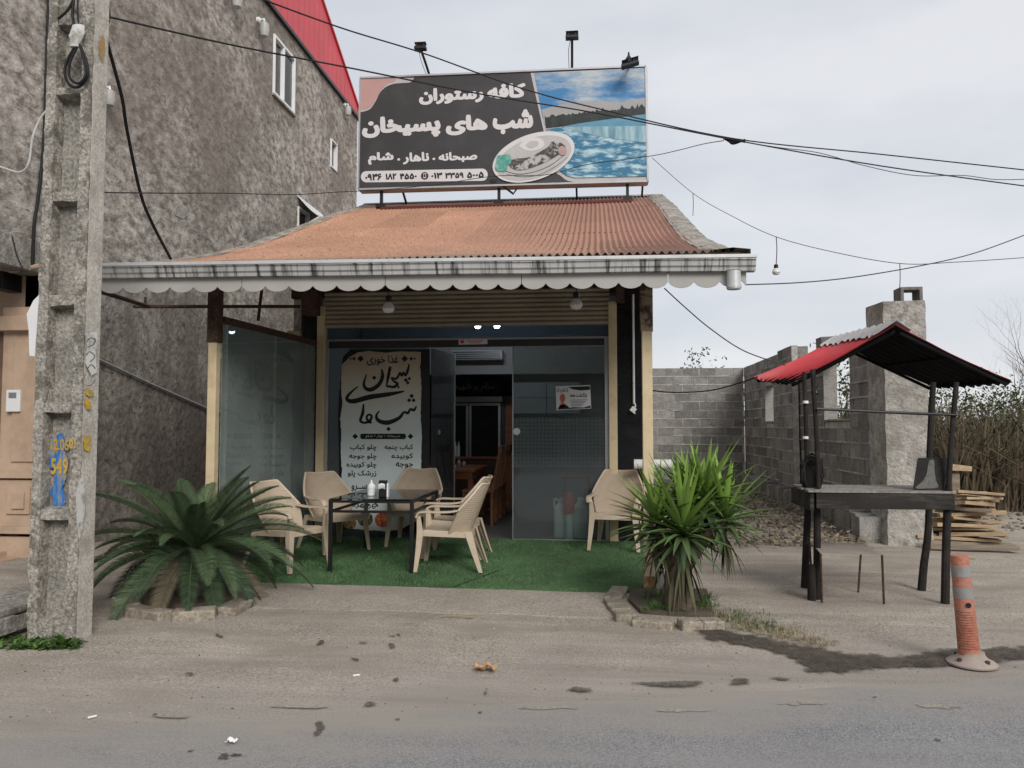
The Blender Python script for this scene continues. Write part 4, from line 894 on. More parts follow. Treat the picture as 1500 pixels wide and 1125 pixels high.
mb = MB(); mb.lathe([(.029, .108), (.027, .12), (.012, .126), (.008, .15), (.003, .16)], (p.x, p.y, top), 14); mb.build('cap', M['upvc'], sb_)
p = P(561, 728, Z=top); nb = thing('napkin_holder', 'dark napkin box with white tissue beside the squeeze bottle', 'napkin box', (p.x, p.y, top))
mb = MB(); mb.box(p.x-.036, p.x+.036, p.y-.035, p.y+.035, top, top+.165); mb.build('box', M['tile'], nb, smooth=0, bev=.006)
mb = MB(); mb.grid(lambda u, v: (p.x-.032+u*.064, p.y-.037-.012*math.sin(v*2.2), top+.078+v*.05+.01*math.sin(u*3.1)), 8, 6, .003); mb.build('tissue', M['upvc'], nb)
mb = MB(); mb.box(p.x+.040, p.x+.056, p.y-.02, p.y+.035, top, top+.135); mb.build('paper_stack', M['upvc'], nb, smooth=0, bev=.004)

# ================================================================== MENU BANNER AND NOTICES
YB_ = YF-.016
ban = thing('menu_banner', 'tall parchment and pale blue menu banner with black Persian calligraphy', 'banner', (P(558, 640, Y=YB_).x, YB_, floor_z(YF)))
bxy = lambda cx, cy: P(470+cx/3.517, 480+cy/3.517, Y=YB_)
out = []
L_ = [(108, 190), (104, 300), (110, 400), (100, 470), (106, 540), (102, 640), (108, 740), (100, 840), (98, 930), (112, 1005), (150, 1035)]
B_ = [(230, 1042), (330, 1050), (410, 1040), (455, 1015), (520, 985)]; R_ = [(518, 900), (512, 800), (516, 700), (520, 560), (514, 440), (518, 300), (512, 200), (516, 125)]; T_ = [(440, 122), (330, 128), (240, 120), (190, 128), (150, 150)]
for seg in (L_, B_, R_, T_): out += seg
dense = []
for i, p in enumerate(out):
    a = Vector(p); c_ = Vector(out[(i+1) % len(out)]); k = max(1, int((c_-a).length/14))
    for j in range(k): d = a.lerp(c_, j/k); dense.append((d.x+4*mnoise.noise((d.x*.05, d.y*.05, 0)), d.y+4*mnoise.noise((d.x*.05, d.y*.05, 8))))
M['banner'] = mat('banner_print', (.5, .5, .5), .45, .04, 3, 0, spec=.4); N, L, b = nodes(M['banner'])
tc = N.new('ShaderNodeTexCoord'); sx = N.new('ShaderNodeSeparateXYZ'); L.new(tc.outputs['Object'], sx.inputs[0]); nz_ = N.new('ShaderNodeTexNoise'); nz_.inputs['Scale'].default_value = 3; nz_.inputs['Detail'].default_value = 6; L.new(tc.outputs['Object'], nz_.inputs[0])
a1 = N.new('ShaderNodeMath'); a1.operation = 'MULTIPLY_ADD'; a1.inputs[1].default_value = .5; L.new(nz_.outputs[0], a1.inputs[0]); L.new(sx.outputs[2], a1.inputs[2])
mr = N.new('ShaderNodeMapRange'); mr.inputs[1].default_value = .2; mr.inputs[2].default_value = 2.6; L.new(a1.outputs[0], mr.inputs[0]); rp = N.new('ShaderNodeValToRGB'); el = rp.color_ramp.elements
el[0].position = 0; el[0].color = (.66, .68, .65, 1); el[1].position = 1; el[1].color = (.38, .26, .17, 1)
for ps, cl in ((.35, (.66, .75, .74, 1)), (.62, (.70, .76, .72, 1)), (.82, (.64, .56, .45, 1))): k = el.new(ps); k.color = cl
L.new(mr.outputs[0], rp.inputs[0]); L.new(rp.outputs[0], b.inputs['Base Color'])
mb = MB(); mb.prism([bxy(*p) for p in dense], (0, .006, 0)); mb.build('sheet', M['banner'], ban, smooth=0)
ink = mat('black_print', (.012, .014, .014), .5, .1, 5); off = Vector((0, -.003, 0))
bfr = lambda u, v: bxy(u, v)+off
mb = MB(); mb.prism([bxy(*p)+Vector((0, .009, 0)) for p in ((112, 150), (96, 300), (88, 420), (92, 700), (90, 1040), (560, 1060), (560, 110), (150, 112))], (0, .003, 0)); mb.build('backing', M['black'], ban, smooth=0)
mb = MB()
for pts, ws in (([(455, 188), (448, 220), (436, 246), (426, 230), (417, 248), (408, 231), (399, 250), (386, 264), (364, 258), (376, 276), (396, 290), (374, 306), (352, 302), (338, 303)], [8, 13, 12, 8, 12, 8, 12, 12, 7, 11, 13, 13, 12, 10]),
                ([(358, 200), (348, 250), (338, 303)], [12, 16, 6]), ([(313, 212), (318, 250), (300, 292), (262, 318), (233, 314), (222, 288), (236, 240)], [6, 18, 20, 22, 18, 14, 5]),
                ([(430, 328), (350, 343), (250, 358), (170, 379), (136, 370), (144, 345), (192, 302)], [6, 22, 26, 24, 18, 14, 5]),
                ([(493, 403), (480, 425), (462, 420), (448, 440), (428, 436), (402, 466), (345, 489), (300, 480), (286, 455), (302, 428)], [6, 14, 12, 14, 12, 18, 24, 20, 13, 5]),
                ([(220, 393), (216, 440), (204, 478), (225, 490), (252, 480), (262, 456), (246, 448), (236, 466), (252, 488), (264, 486)], [8, 16, 14, 12, 14, 12, 10, 12, 12, 5])):
    stroke(mb, pts, ws, bfr)
def dot(x, y, r): mb.add([bfr(x, y-r), bfr(x+r, y), bfr(x, y+r), bfr(x-r, y)], [(0, 1, 2, 3)])
for x, y, r in ((438, 270, 11), (456, 262, 9), (448, 284, 10), (275, 258, 12), (355, 215, 10), (383, 304, 8), (400, 306, 8), (468, 352, 12), (455, 374, 11), (478, 374, 11), (349, 522, 12)): dot(x, y, r)
text_box(mb, 'غذا خوری', bfr, 238, 195, 400, 140, .02)
for sx_, s_ in ((205, -1), (432, 1)):
    dot(sx_, 160, 17); dot(sx_+s_*34, 160, 10); dot(sx_+s_*52, 160, 6)
for x in (177, 462): dot(x, 560, 15)
pill = [(430+9*math.cos(t), 560+14*math.sin(t)) for t in np.linspace(-1.57, 1.57, 9)]+[(212-9*math.cos(t), 560-14*math.sin(t)) for t in np.linspace(-1.57, 1.57, 9)]
mb.add([bfr(*p) for p in pill], [tuple(range(len(pill)))])
for s_, x0, x1, y0, y1 in (('کباب چنجه', 328, 476, 600, 636), ('کوبیده', 364, 476, 646, 680), ('جوجه', 386, 476, 692, 726), ('چلو کباب', 150, 288, 600, 636), ('چلو جوجه', 146, 288, 646, 682), ('چلو کوبیده', 132, 288, 690, 726), ('زرشک پلو', 138, 286, 734, 772), ('ســرو', 158, 240, 808, 842), ('ـهـده', 130, 225, 850, 888), ('ـهـره', 385, 470, 852, 888), ('کـ مهره', 160, 300, 896, 930)):
    text_box(mb, s_, bfr, x0, y1, x1, y0, .022)
mb.build('lettering', ink, ban, smooth=0)
mb = MB(); text_box(mb, 'صبحانه / نهار / شام', lambda u, v: bxy(u, v)+off*1.8, 232, 571, 408, 549, .0); mb.build('lettering', mat('pale_print', (.5, .55, .54), .6), ban, smooth=0)
for (x, y, r), c1 in (((150, 1005, 34), (.20, .13, .06)), ((228, 985, 40), (.05, .06, .05)), ((318, 990, 40), (.42, .07, .03))):
    mb = MB(); mb.add([bfr(x+r*math.cos(k*.35), y+r*.98*math.sin(k*.35)) for k in range(18)], [tuple(range(18))])
    mb.build('food_picture', mat('food_print', c1, .5, .9, 22, 0, stain=(.55, .42, .2), sscale=26, samt=.9, slo=.5, shi=.62), ban, smooth=0)
# notice with a portrait on the right door, sticker on the rail
def card(nm, label, cat, px, y, m, th=.003):
    a = [P(x, yy, Y=y) for x, yy in px]; t = thing(nm, label, cat, (a[0].x, y, a[2].z)); mb = MB(); mb.prism(a, (0, th, 0)); mb.build('sheet', m, t, smooth=0); return t
M['paper'] = mat('paper', (.70, .70, .71), .6, .04, 6)
nq = card('paper_notice', 'white paper notice with small portrait on right glass door', 'notice', [(814, 566), (864.5, 564), (866, 598.5), (815, 601)], YF-.007, M['paper'])
nfr = lambda u, v: P(u, v, Y=YF-.0105)
mb = MB(); text_box(mb, 'انا لله و انا', nfr, 816, 576, 832, 568, .01); text_box(mb, 'بازگشت همه', nfr, 835, 583, 860, 575, .02)
for k in range(5): mb.bar(nfr(836+k % 2, 586+k*2.2), nfr(861-k*2, 585.4+k*2.2), .002, .004)
mb.prism([nfr(*p) for p in ((817, 599.5), (820, 594), (826, 592.5), (831, 594), (835, 598.5))], (0, .002, 0)); mb.prism([nfr(*p) for p in ((832, 567), (864, 565.5), (864.4, 571), (850, 572), (838, 570))], (0, .002, 0)); mb.prism([nfr(*p) for p in ((818, 599.8), (865, 597.6), (865, 594), (855, 597), (840, 596.4))], (0, .002, 0))
mb.build('print', ink, nq, smooth=0)
mb = MB(); mb.prism([nfr(824+4*math.cos(k*.4), 583+6.5*math.sin(k*.4)) for k in range(16)], (0, .002, 0)); mb.prism([nfr(*p) for p in ((820, 592), (824, 589), (829, 592), (826, 597), (821, 597))], (0, .0014, 0)); mb.build('portrait', mat('portrait_print', (.50, .16, .11), .6, .3, 40), nq, smooth=0)
st = card('door_sticker', 'small white sticker with red mark on black rail above doorway', 'sticker', [(672, 497), (714, 496), (714, 504), (672, 505)], YF-.010, M['paper'])
sfr2 = lambda u, v: P(u, v, Y=YF-.0125)
mb = MB(); mb.add([sfr2(677+3.2*math.cos(k*.7), 500.6+2.8*math.sin(k*.7)) for k in range(9)], [tuple(range(9))]); mb.build('red_mark', M['red'], st, smooth=0)
mb = MB()
mb.bar(sfr2(684, 499.8), sfr2(708, 499.2), .003, .010); mb.bar(sfr2(687, 502.4), sfr2(704, 502), .003, .007); mb.build('print', M['red'], st, smooth=0)
# bulbs hanging under the eave
def bulb(nm, label, x, ytop, ybot, Y, zt=None, grp='light bulbs hanging under the eave', cord=True):
    a = P(x, ytop, Y=Y); b2 = P(x, ybot, Y=Y); h = a.z-b2.z; t = thing(nm, label, 'bulb', (a.x, Y, b2.z), 0, grp); r = h*.36
    mb = MB(); mb.lathe([(0, 0), (r*.7, h*.06), (r, h*.25), (r*.85, h*.45), (r*.55, h*.58), (r*.5, h*.62)], b2, 16); mb.build('glass_globe', M['bulbw'], t)
    mb = MB(); mb.lathe([(r*.5, h*.62), (r*.55, h*.66), (r*.5, h*.95), (r*.2, h)], b2, 12); mb.build('socket', M['black'], t)
    if zt:
        mb = MB(); mb.tube([(a.x, Y, a.z-.01), (a.x+.004, Y, (a.z+zt)/2), (a.x, Y, zt)], .005, 6); mb.build('cord', M['black'], t)
    return t
M['bulbw'] = mat('frosted_bulb', (.70, .69, .66), .25, .04, 4, spec=.5)
bulb('hanging_bulb', 'unlit white bulb in black socket hanging under eave, above menu banner', 569, 433, 459, 7.1, roof_z(7.1)-.15)
bulb('hanging_bulb', 'unlit white bulb in black socket hanging under eave, above the right door', 844, 428, 454, 7.1, roof_z(7.1)-.15)

# ================================================================== SHOP INTERIOR
YI = 12.9
fr_ = thing('display_fridge', 'dark two door glass display fridge at back of the shop', 'fridge', (P(690, 600, Y=YI).x, YI+.3, floor_z(YF)))
xa, xb, zt_ = P(634, 580, Y=YI).x, P(740, 580, Y=YI).x, P(690, 580, Y=YI).z
mb = MB(); mb.box(xa, xb, YI+.02, YI+.7, fz, zt_); mb.build('cabinet', M['aludk'], fr_, smooth=0, bev=.01)
mb = MB(); mb.box(xa+.02, xb-.05, YI-.02, YI+.02, zt_-.10, zt_-.01); mb.build('grille', M['alu'], fr_, smooth=0)
xm = (xa+xb)/2
for p, q in ((xa+.03, xm-.01), (xm+.01, xb-.08)):
    mb = MB()
    for a0, b0, c0, d0 in ((p, p+.035, fz+.3, zt_-.12), (q-.035, q, fz+.3, zt_-.12), (p+.035, q-.035, fz+.3, fz+.34), (p+.035, q-.035, zt_-.16, zt_-.12)): mb.box(a0, b0, YI-.01, YI+.019, c0, d0)
    d = mb.build('door', M['alu'], fr_, smooth=0); mb = MB(); mb.box(p+.035, q-.035, YI, YI+.012, fz+.34, zt_-.16); mb.build('pane', M['tile'], d, smooth=0)
mb = MB(); mb.box(xb+.003, xb+.12, YI-.02, YI+.7, fz, zt_); mb.build('side_panel', M['wood'], fr_, smooth=0)
for k in range(7):
    x = xa+.12+k*.055; bt = tag(MB().lathe([(.022, 0), (.024, .02), (.024, .15), (.010, .20), (.010, .235), (.0, .24)], (x, YI-.05, fz+.84), 10).build('bottle', M['upvc'], None), 'small pale bottle standing in a row before the display fridge', 'bottle', 'bottles in front of the fridge')
sh = thing('counter_shelf', 'low dark wooden sideboard in front of the display fridge', 'sideboard', (xm, YI-.2, fz)); mb = MB(); mb.box(xa, xb-.1, YI-.12, YI-.03, fz+.80, fz+.838); mb.build('top', M['wood'], sh, smooth=0, bev=.004); mb = MB(); mb.box(xa+.02, xb-.12, YI-.10, YI-.04, fz, fz+.798); mb.build('body', M['rust'], sh, smooth=0)
wb = card('wall_banner', 'black cloth banner with faint grey script above the fridge', 'banner', [(640, 557), (732, 557), (732, 578), (640, 578)], YI+.1, M['black'])
mb = MB(); text_box(mb, 'سلام بر شهیدان', lambda u, v: P(u, v, Y=YI+.095), 655, 574, 725, 561, .02); mb.build('lettering', M['pipegrey'], wb, smooth=0)
ac = thing('air_conditioner', 'white wall mounted air conditioner above the shop doorway inside', 'air conditioner', (P(698, 520, Y=11.5).x, 11.5, 2.4))
a = P(660, 513, Y=11.5); b2 = P(736, 527, Y=11.5); mb = MB(); mb.box(a.x, b2.x, 11.5, 11.72, b2.z, a.z); mb.build('casing', M['cabin'], ac, smooth=0, bev=.02)
mb = MB()
for k in range(4): mb.box(a.x+.03, b2.x-.03, 11.49, 11.499, b2.z+.02+k*.03, b2.z+.035+k*.03)
mb.build('louvres', M['black'], ac, smooth=0)
mb = MB(); mb.box(-3.6, .45, 11.73, 11.8, P(698, 548, Y=11.7).z, 3.04); mb.build('bulkhead', M['wallin'], rest, smooth=0)
# wooden tables and chairs
def wtable(x, y, w_, d_, label):
    t = thing('dining_table', label, 'table', (x, y, fz)); mb = MB(); mb.box(x-w_/2, x+w_/2, y-d_/2, y+d_/2, fz+.71, fz+.75); mb.build('tabletop', M['wood'], t, smooth=0, bev=.006)
    mb = MB(); mb.box(x-w_/2+.05, x+w_/2-.05, y-d_/2+.04, y+d_/2-.04, fz+.61, fz+.708); mb.build('apron', M['wood'], t, smooth=0)
    for i in (-1, 1):
        for j in (-1, 1): mb = MB(); mb.box(x+i*(w_/2-.07)-.035, x+i*(w_/2-.07)+.035, y+j*(d_/2-.07)-.035, y+j*(d_/2-.07)+.035, fz, fz+.61); mb.build('leg', M['wood'], t, smooth=0)
    return t
tx = P(672, 690, Y=11.2).x; wtable(tx-.15, 11.3, .95, 1.3, 'varnished wooden dining table just inside the doorway')
mb = MB(); mb.box(tx-.62, tx-.33, 10.66, 10.9, fz+.752, fz+.756); mb.box(tx-.62, tx-.33, 10.635, 10.64, fz+.62, fz+.752); tag(mb.build('table_cloth', M['upvc'], smooth=0), 'small white cloth over the corner of the wooden dining table', 'cloth')
wr = random.Random(2)
for k, (dx, dy, r_, h_) in enumerate(((.05, 0, .05, .05), (.12, .1, .03, .11), (.2, .05, .035, .09), (-.05, .1, .03, .08))):
    tag(MB().lathe([(r_*.8, 0), (r_, h_*.2), (r_, h_*.7), (r_*.5, h_*.85), (r_*.5, h_)], (tx-.1+dx, 11.0+dy, fz+.752), 12).build('condiment_jar' if k else 'glass_bowl', M['alu' if k else 'upvc']), ('white bowl on the wooden dining table', 'tall shaker in the middle of the wooden dining table', 'wide jar at the right end of the wooden dining table', 'small shaker at back of the wooden dining table')[k], 'bowl' if not k else 'jar')
def wchair(x, y, label, first=[None]):
    if first[0] is None:
        t = thing('dining_chair', label, 'chair', (x, y, fz), 0, 'wooden chairs along the dining table'); first[0] = t
        for i in (-1, 1):
            for j in (-1, 1): mb = MB(); mb.bar((x+i*.19, y+j*.19, fz), (x+i*.19, y+j*.19, fz+.44), .04); mb.build('leg', M['wood'], t, smooth=0)
        mb = MB(); mb.box(x-.22, x+.22, y-.22, y+.22, fz+.441, fz+.48); mb.build('seat', M['wood'], t, smooth=0, bev=.008)
        mb = MB()
        for j in (-.19, 0, .19): mb.bar((x+.20, y+j, fz+.481), (x+.30, y+j, fz+1.02), .035, .05)
        mb.bar((x+.30, y-.22, fz+1.02), (x+.30, y+.22, fz+1.02), .04, .09); mb.build('backrest', M['wood'], t, smooth=0)
    else:
        t = copy_tree(first[0]); t.location = (x, y, fz); t['label'] = label
for k, y in enumerate((10.75, 11.25, 11.75)): wchair(tx+.38, y, ('nearest', 'middle', 'farthest')[k]+' wooden chair on the right of the dining table inside')
# kitchen side seen through the right door
kb = thing('kitchen_counter', 'grey counter with patterned front seen through right door', 'counter', (P(820, 650, Y=11.6).x, 11.6, fz))
a = P(752, 612, Y=11.6); b2 = P(888, 686, Y=11.6)
M['pattern'] = mat('perforated_panel', (.20, .235, .225), .5, .08, 4); N, L, b = nodes(M['pattern']); src = b.inputs['Base Color'].links[0].from_socket
tc = N.new('ShaderNodeTexCoord'); vo = N.new('ShaderNodeTexVoronoi'); vo.inputs['Scale'].default_value = 18; vo.inputs['Randomness'].default_value = .12; L.new(tc.outputs['Object'], vo.inputs[0]); mr = N.new('ShaderNodeMapRange'); mr.inputs[1].default_value = .25; mr.inputs[2].default_value = .4; mr.inputs[3].default_value = .9; mr.inputs[4].default_value = 0; L.new(vo.outputs[0], mr.inputs[0])
q = N.new('ShaderNodeMix'); q.data_type = 'RGBA'; q.inputs[7].default_value = (.05, .06, .06, 1); L.new(mr.outputs[0], q.inputs[0]); L.new(src, q.inputs[6]); L.new(q.outputs[2], b.inputs['Base Color'])
mb = MB(); mb.box(a.x, .48, 11.6, 11.66, b2.z, a.z); mb.build('patterned_panel', M['pattern'], kb, smooth=0)
mb = MB(); mb.box(a.x, .48, 11.67, 12.2, fz, b2.z+.02); mb.build('body', M['cabin'], kb, smooth=0)
a = P(752, 560, Y=12.0); b2 = P(850, 606, Y=12.0); cab = thing('wall_cabinet', 'grey wall cupboards above the patterned counter panel', 'cupboard', (a.x, 12, b2.z))
for i in range(2):
    for j in range(2): mb = MB(); w_ = (b2.x-a.x)/2; h_ = (a.z-b2.z)/2; mb.box(a.x+i*w_+.004, a.x+(i+1)*w_-.004, 11.98, 12.2, b2.z+j*h_+.004, b2.z+(j+1)*h_-.004); mb.build('door', M['cabin'], cab, smooth=0, bev=.004)
# water cans and the red pot on them
p0 = P(824, 788, Y=YF+.22); M['canm'] = mat('translucent_can', (.70, .80, .74), .4, .08, 4, spec=.4)
for k, px_ in enumerate((824, 851)):
    p = P(px_, 788, Y=YF+.25); t = thing('water_can', ('left' if k == 0 else 'right')+' one of two pale green plastic water cans behind right door', 'jerrycan', (p.x, p.y, fz), 0, 'water cans behind the door'); mb = MB(); x, y = p.x, p.y; sh_ = .105
    rings = []
    for z, s_ in ((0, .88), (.012, .98), (.30, 1), (.36, .94), (.40, .60), (.43, .42), (.45, .42)):
        rings.append([Vector((x+sh_*s_*math.copysign(abs(math.cos(t_))**.45, math.cos(t_)), y+sh_*s_*math.copysign(abs(math.sin(t_))**.45, math.sin(t_)), fz+z)) for t_ in np.linspace(0, 2*math.pi, 24, endpoint=False)])
    mb.loft(rings); mb.build('body', M['canm'], t); mb = MB(); sg = -1 if k == 0 else 1
    mb.tube(bez([(x+sg*.04, y, fz+.43), (x+sg*.075, y, fz+.455), (x+sg*.10, y, fz+.44), (x+sg*.098, y, fz+.35)]), .012, 8); mb.build('handle', M['canm'], t)
    mb = MB(); mb.lathe([(.042, .451), (.042, .475), (.0, .478)], (x, y, fz), 14); mb.build('cap', M['upvc'], t)
p = P(834, 758, Y=YF+.16); t = thing('red_jug', 'small red plastic jug standing in front of two water cans', 'jug', (p.x, p.y, fz)); zz = P(834, 752, Y=YF+.1).z
mb = MB(); mb.lathe([(.055, .30), (.062, .31), (.062, .40), (.058, .405), (.062, .41), (.062, .52), (.048, .55)], (p.x, YF+.08, fz), 18); mb.build('body', mat('red_plastic', (.60, .12, .07), .4, .1, 5), t)
mb = MB(); mb.lathe([(.05, 0), (.045, .01), (.045, .30)], (p.x, YF+.08, fz), 12); mb.build('stem', M['canm'], t)
# stool and slatted rack deeper inside
t = thing('wooden_stool', 'wooden stool behind the water cans inside the shop', 'stool', (P(845, 740, Y=10.9).x, 10.9, fz)); x = P(845, 740, Y=10.9).x
mb = MB(); mb.box(x-.2, x+.2, 10.75, 11.05, fz+.62, fz+.66); mb.build('seat', M['wood'], t, smooth=0, bev=.005)
for i in (-1, 1):
    for j in (-1, 1): mb = MB(); mb.bar((x+i*.2, 10.9+j*.13, fz), (x+i*.16, 10.9+j*.11, fz+.62), .035); mb.build('leg', M['wood'], t, smooth=0)

# ================================================================== BILLBOARD ON THE ROOF
YB = 13.35
bb = thing('billboard', 'large black roof billboard with white Persian lettering and river picture', 'billboard', (-1.65, YB, 5.4))
TL, TR, BR, BL = (P(*q, Y=YB) for q in ((528, 114.5), (946, 97), (949, 265.5), (525, 277.5)))
mb = MB(); mb.prism([TL, TR, BR, BL], (0, .22, 0)); mb.build('panel', mat('billboard_vinyl', (.042, .041, .043), .45, .12, 1.2, 0, spec=.4, stain=(.075, .075, .075), sscale=1.2, samt=.5), bb, smooth=0)
mb = MB()
for p, q in ((TL, TR), (TR, BR), (BR, BL), (BL, TL)): mb.bar(p+Vector((0, .10, 0)), q+Vector((0, .10, 0)), .24, .045, up=Vector((0, 1, 0))) if False else mb.bar(p+Vector((0, .1, 0)), q+Vector((0, .1, 0)), .03, .245, up=Vector((0, 1, 0)))
mb.build('frame', mat('sign_frame', (.45, .45, .46), .4, .1, 4, metal=.4), bb, smooth=0)
lay = lambda k: (lambda u, v: P(u, v, Y=YB-.0035*k))
c1 = lambda cx, cy: (520+cx/5.357, 95+cy/5.357); c2 = lambda cx, cy: (770+cx/6.079, 90+cy/6.079)
def flat(nm, pts, m, k, par=None):
    V, F = fill_contours([pts]); mb = MB(); fr = lay(k); mb.add([fr(*p) for p in V], F); return mb.build(nm, m, par or bb, smooth=0)
M['printwhite'] = mat('printed_white', (.66, .65, .65), .5, .05, 2, stain=(.45, .44, .43), sscale=2, samt=.4)
M['printgrey'] = mat('printed_grey', (.48, .47, .465), .5, .05, 2)
M['printpink'] = mat('printed_pink', (.50, .30, .28), .5, .14, .7)
def smooth(pts, n=6): return [tuple(p) for p in bez(pts, n)]
flat('corner_shape', [c1(38, 107)]+[c1(466, 101)]+[c1(*p) for p in smooth([(455, 118), (430, 138), (370, 143), (300, 150), (240, 175), (195, 220), (165, 280), (125, 340), (85, 362), (38, 371)])], M['printgrey'], 1)
flat('corner_shape', [c1(38, 112)]+[c1(330, 108)]+[c1(*p) for p in smooth([(310, 128), (260, 145), (215, 185), (180, 240), (150, 295), (115, 330), (80, 345), (38, 350)])], M['printpink'], 2)
mb = MB(); fr = lay(2)
def tb(s, a, c_, bold): (u0, v0), (u1, v1) = c1(*a), c1(*c_); pa, pb_ = fr(u0, v0), fr(u1, v1); text_box(mb, s, lambda u, v: Vector((u, pa.y, v)), pa.x, pa.z, pb_.x, pb_.z, bold)
tb('کافه', (1038, 268), (1338, 140), .06); tb('رستوران', (502, 316), (1010, 164), .06); tb('شب', (1080, 548), (1398, 345), .062); tb('های', (712, 556), (1040, 385), .062); tb('پسیخان', (54, 588), (672, 386), .062)
tb('صبحانه', (655, 770), (960, 676), .05); tb('.', (608, 748), (630, 728), 0); tb('ناهار', (376, 782), (582, 682), .05); tb('.', (332, 752), (354, 732), 0); tb('شام', (102, 784), (304, 680), .05)
mb.build('lettering', M['printwhite'], bb, smooth=0)
pil = [c1(1000+42*math.cos(t), 862+48*math.sin(t)) for t in np.linspace(1.57, -1.57, 12)]+[c1(88-42*math.cos(t), 878-44*math.sin(t)) for t in np.linspace(1.57, -1.57, 12)]
flat('number_strip', pil, M['printwhite'], 1)
mb = MB(); fr = lay(3)
tb('۰۹۳۶', (80, 908), (208, 852), .04); tb('۱۸۲', (240, 900), (325, 850), .04); tb('۴۵۵۰', (352, 898), (486, 848), .04); tb('۰۱۳', (598, 892), (686, 844), .04); tb('۳۳۵۹', (708, 890), (852, 842), .04); tb('۵۰۰۵', (880, 888), (1010, 836), .04)
mb.add([fr(*c1(547+29*math.cos(k*.3), 870+29*math.sin(k*.3))) for k in range(21)], [tuple(range(21))]); mb.add([fr(*c1(1085+30*math.cos(k*.3), 910+16*math.sin(k*.3))) for k in range(21)], [tuple(range(21))])
mb.build('lettering', mat('print_black', (.02, .02, .021), .5), bb, smooth=0)
mb = MB(); fr = lay(4); a = [fr(*c1(*p)) for p in ((536, 852), (558, 851), (558, 888), (536, 889))]; mb.add(a, [(0, 1, 2, 3)]); mb.build('phone_mark', M['printwhite'], bb, smooth=0)
mb = MB(); fr = lay(5); mb.add([fr(*c1(*p)) for p in ((540, 858), (554, 857), (554, 879), (540, 880))], [(0, 1, 2, 3)]); mb.build('phone_mark', M['black'], bb, smooth=0)
# printed river picture
def printmat(nm, a_, c_, sc_, st_, lo=.4, hi=.6, det=7, third=None):
    m = mat(nm, a_, .45, .08, 2, spec=.35, stain=c_, sscale=sc_, sstretch=st_, samt=1, slo=lo, shi=hi); return m
ps = printmat('print_sky', (.05, .21, .44), (.46, .52, .54), 1.7, (.5, 1, 1.5), .42, .60); ph = mat('print_haze', (.36, .36, .36), .5, .06, 3)
pt = mat('print_trees', (.03, .04, .038), .5, .5, 9); pw = mat('print_dam', (.10, .27, .38), .45, .15, 3, stain=(.26, .45, .55), sscale=2, sstretch=(.4, 1, 3), samt=.6)
pf = printmat('print_fall', (.10, .24, .32), (.36, .54, .60), 9, (1, 1, .12), .35, .62); pr_ = printmat('print_river', (.03, .17, .29), (.46, .64, .70), 6.5, (.55, 1, 1.7), .47, .62)
G = [c2(44, 103), c2(1083, 55), c2(1096, 1068)]+[c2(*p) for p in smooth([(440, 1075), (370, 1060), (315, 1020), (250, 950), (160, 620)], 5)]
flat('picture_border', G, M['printgrey'], 1)
flat('picture_sky', [c2(75, 104), c2(1068, 56), c2(1070, 400), c2(780, 430), c2(500, 470), c2(150, 500)], ps, 2)
flat('picture_haze', [c2(140, 430), c2(360, 370), c2(620, 352), c2(860, 360), c2(1070, 320), c2(1070, 480), c2(170, 560)], ph, 3)
tp = [(168, 480)]; x = 168
while x < 1060:
    x += rnd.uniform(9, 22); base = 500-(x-168)*.095; tp.append((min(x, 1069), base-rnd.uniform(0, 22)-(30 if x > 620 and rnd.random() < .35 else 0)))
flat('picture_trees', [c2(*p) for p in tp]+[c2(1069, 490), c2(480, 560), c2(180, 592)], pt, 4)
flat('picture_dam', [c2(470, 552), c2(700, 520), c2(1070, 468), c2(1071, 578), c2(330, 580)], pw, 5)
flat('picture_fall', [c2(320, 582), c2(1071, 574), c2(1072, 722), c2(800, 690), c2(600, 655)], pf, 6)
flat('picture_river', [c2(185, 605), c2(325, 584), c2(600, 656), c2(800, 692), c2(1072, 722), c2(1082, 1022), c2(440, 1035), c2(370, 1018), c2(320, 985), c2(280, 940)], pr_, 5)
# printed plate of food
ec = (500+880/3.125, 60+531/3.125); ra = R(-19)
def el_(rx, ry, n=48, cx=0, cy=0): return [(ec[0]+(cx+rx*math.cos(t))*math.cos(ra)-(cy+ry*math.sin(t))*math.sin(ra), ec[1]+(cx+rx*math.cos(t))*math.sin(ra)+(cy+ry*math.sin(t))*math.cos(ra)) for t in np.linspace(0, 2*math.pi, n, endpoint=False)]
flat('plate_picture', el_(62.5, 33.5), M['printwhite'], 7)
flat('plate_picture', el_(57, 29, cx=0, cy=1.5), mat('print_plate', (.47, .47, .46), .5, .07, 3), 8)
flat('rice_picture', [(ec[0]+x, ec[1]+y) for x, y in smooth([(-22, -16), (-10, -27), (8, -28), (16, -20), (10, -12), (-8, -9), (-22, -16)])], M['printwhite'], 9)
flat('rice_picture', [(ec[0]+x, ec[1]+y) for x, y in smooth([(-12, -17), (-5, -23), (6, -23), (6, -17), (-4, -13), (-12, -17)])], M['printgrey'], 10)
km = printmat('print_kebab', (.46, .45, .43), (.06, .055, .05), 8, (1, 1, 1.3), .46, .54)
flat('kebab_picture', [(ec[0]+x, ec[1]+y) for x, y in smooth([(-38, -2), (-24, 2), (-6, 0), (10, -8), (22, -16), (26, -22), (38, -22), (47, -14), (40, -6), (24, 4), (4, 13), (-18, 19), (-32, 16), (-38, 6), (-38, -2)])], km, 11)
flat('herb_picture', [(ec[0]+x, ec[1]+y) for x, y in ragged(-45, 8, 12, 12, 30, .18, rnd)], printmat('print_herb', (.05, .30, .24), (.25, .48, .42), 14, (1, 1, 1)), 12)
flat('pepper_picture', el_(6, 7, cx=43, cy=5), mat('print_pepper', (.45, .30, .28), .5, .1, 4), 12)
mb = MB(); fr = lay(9)
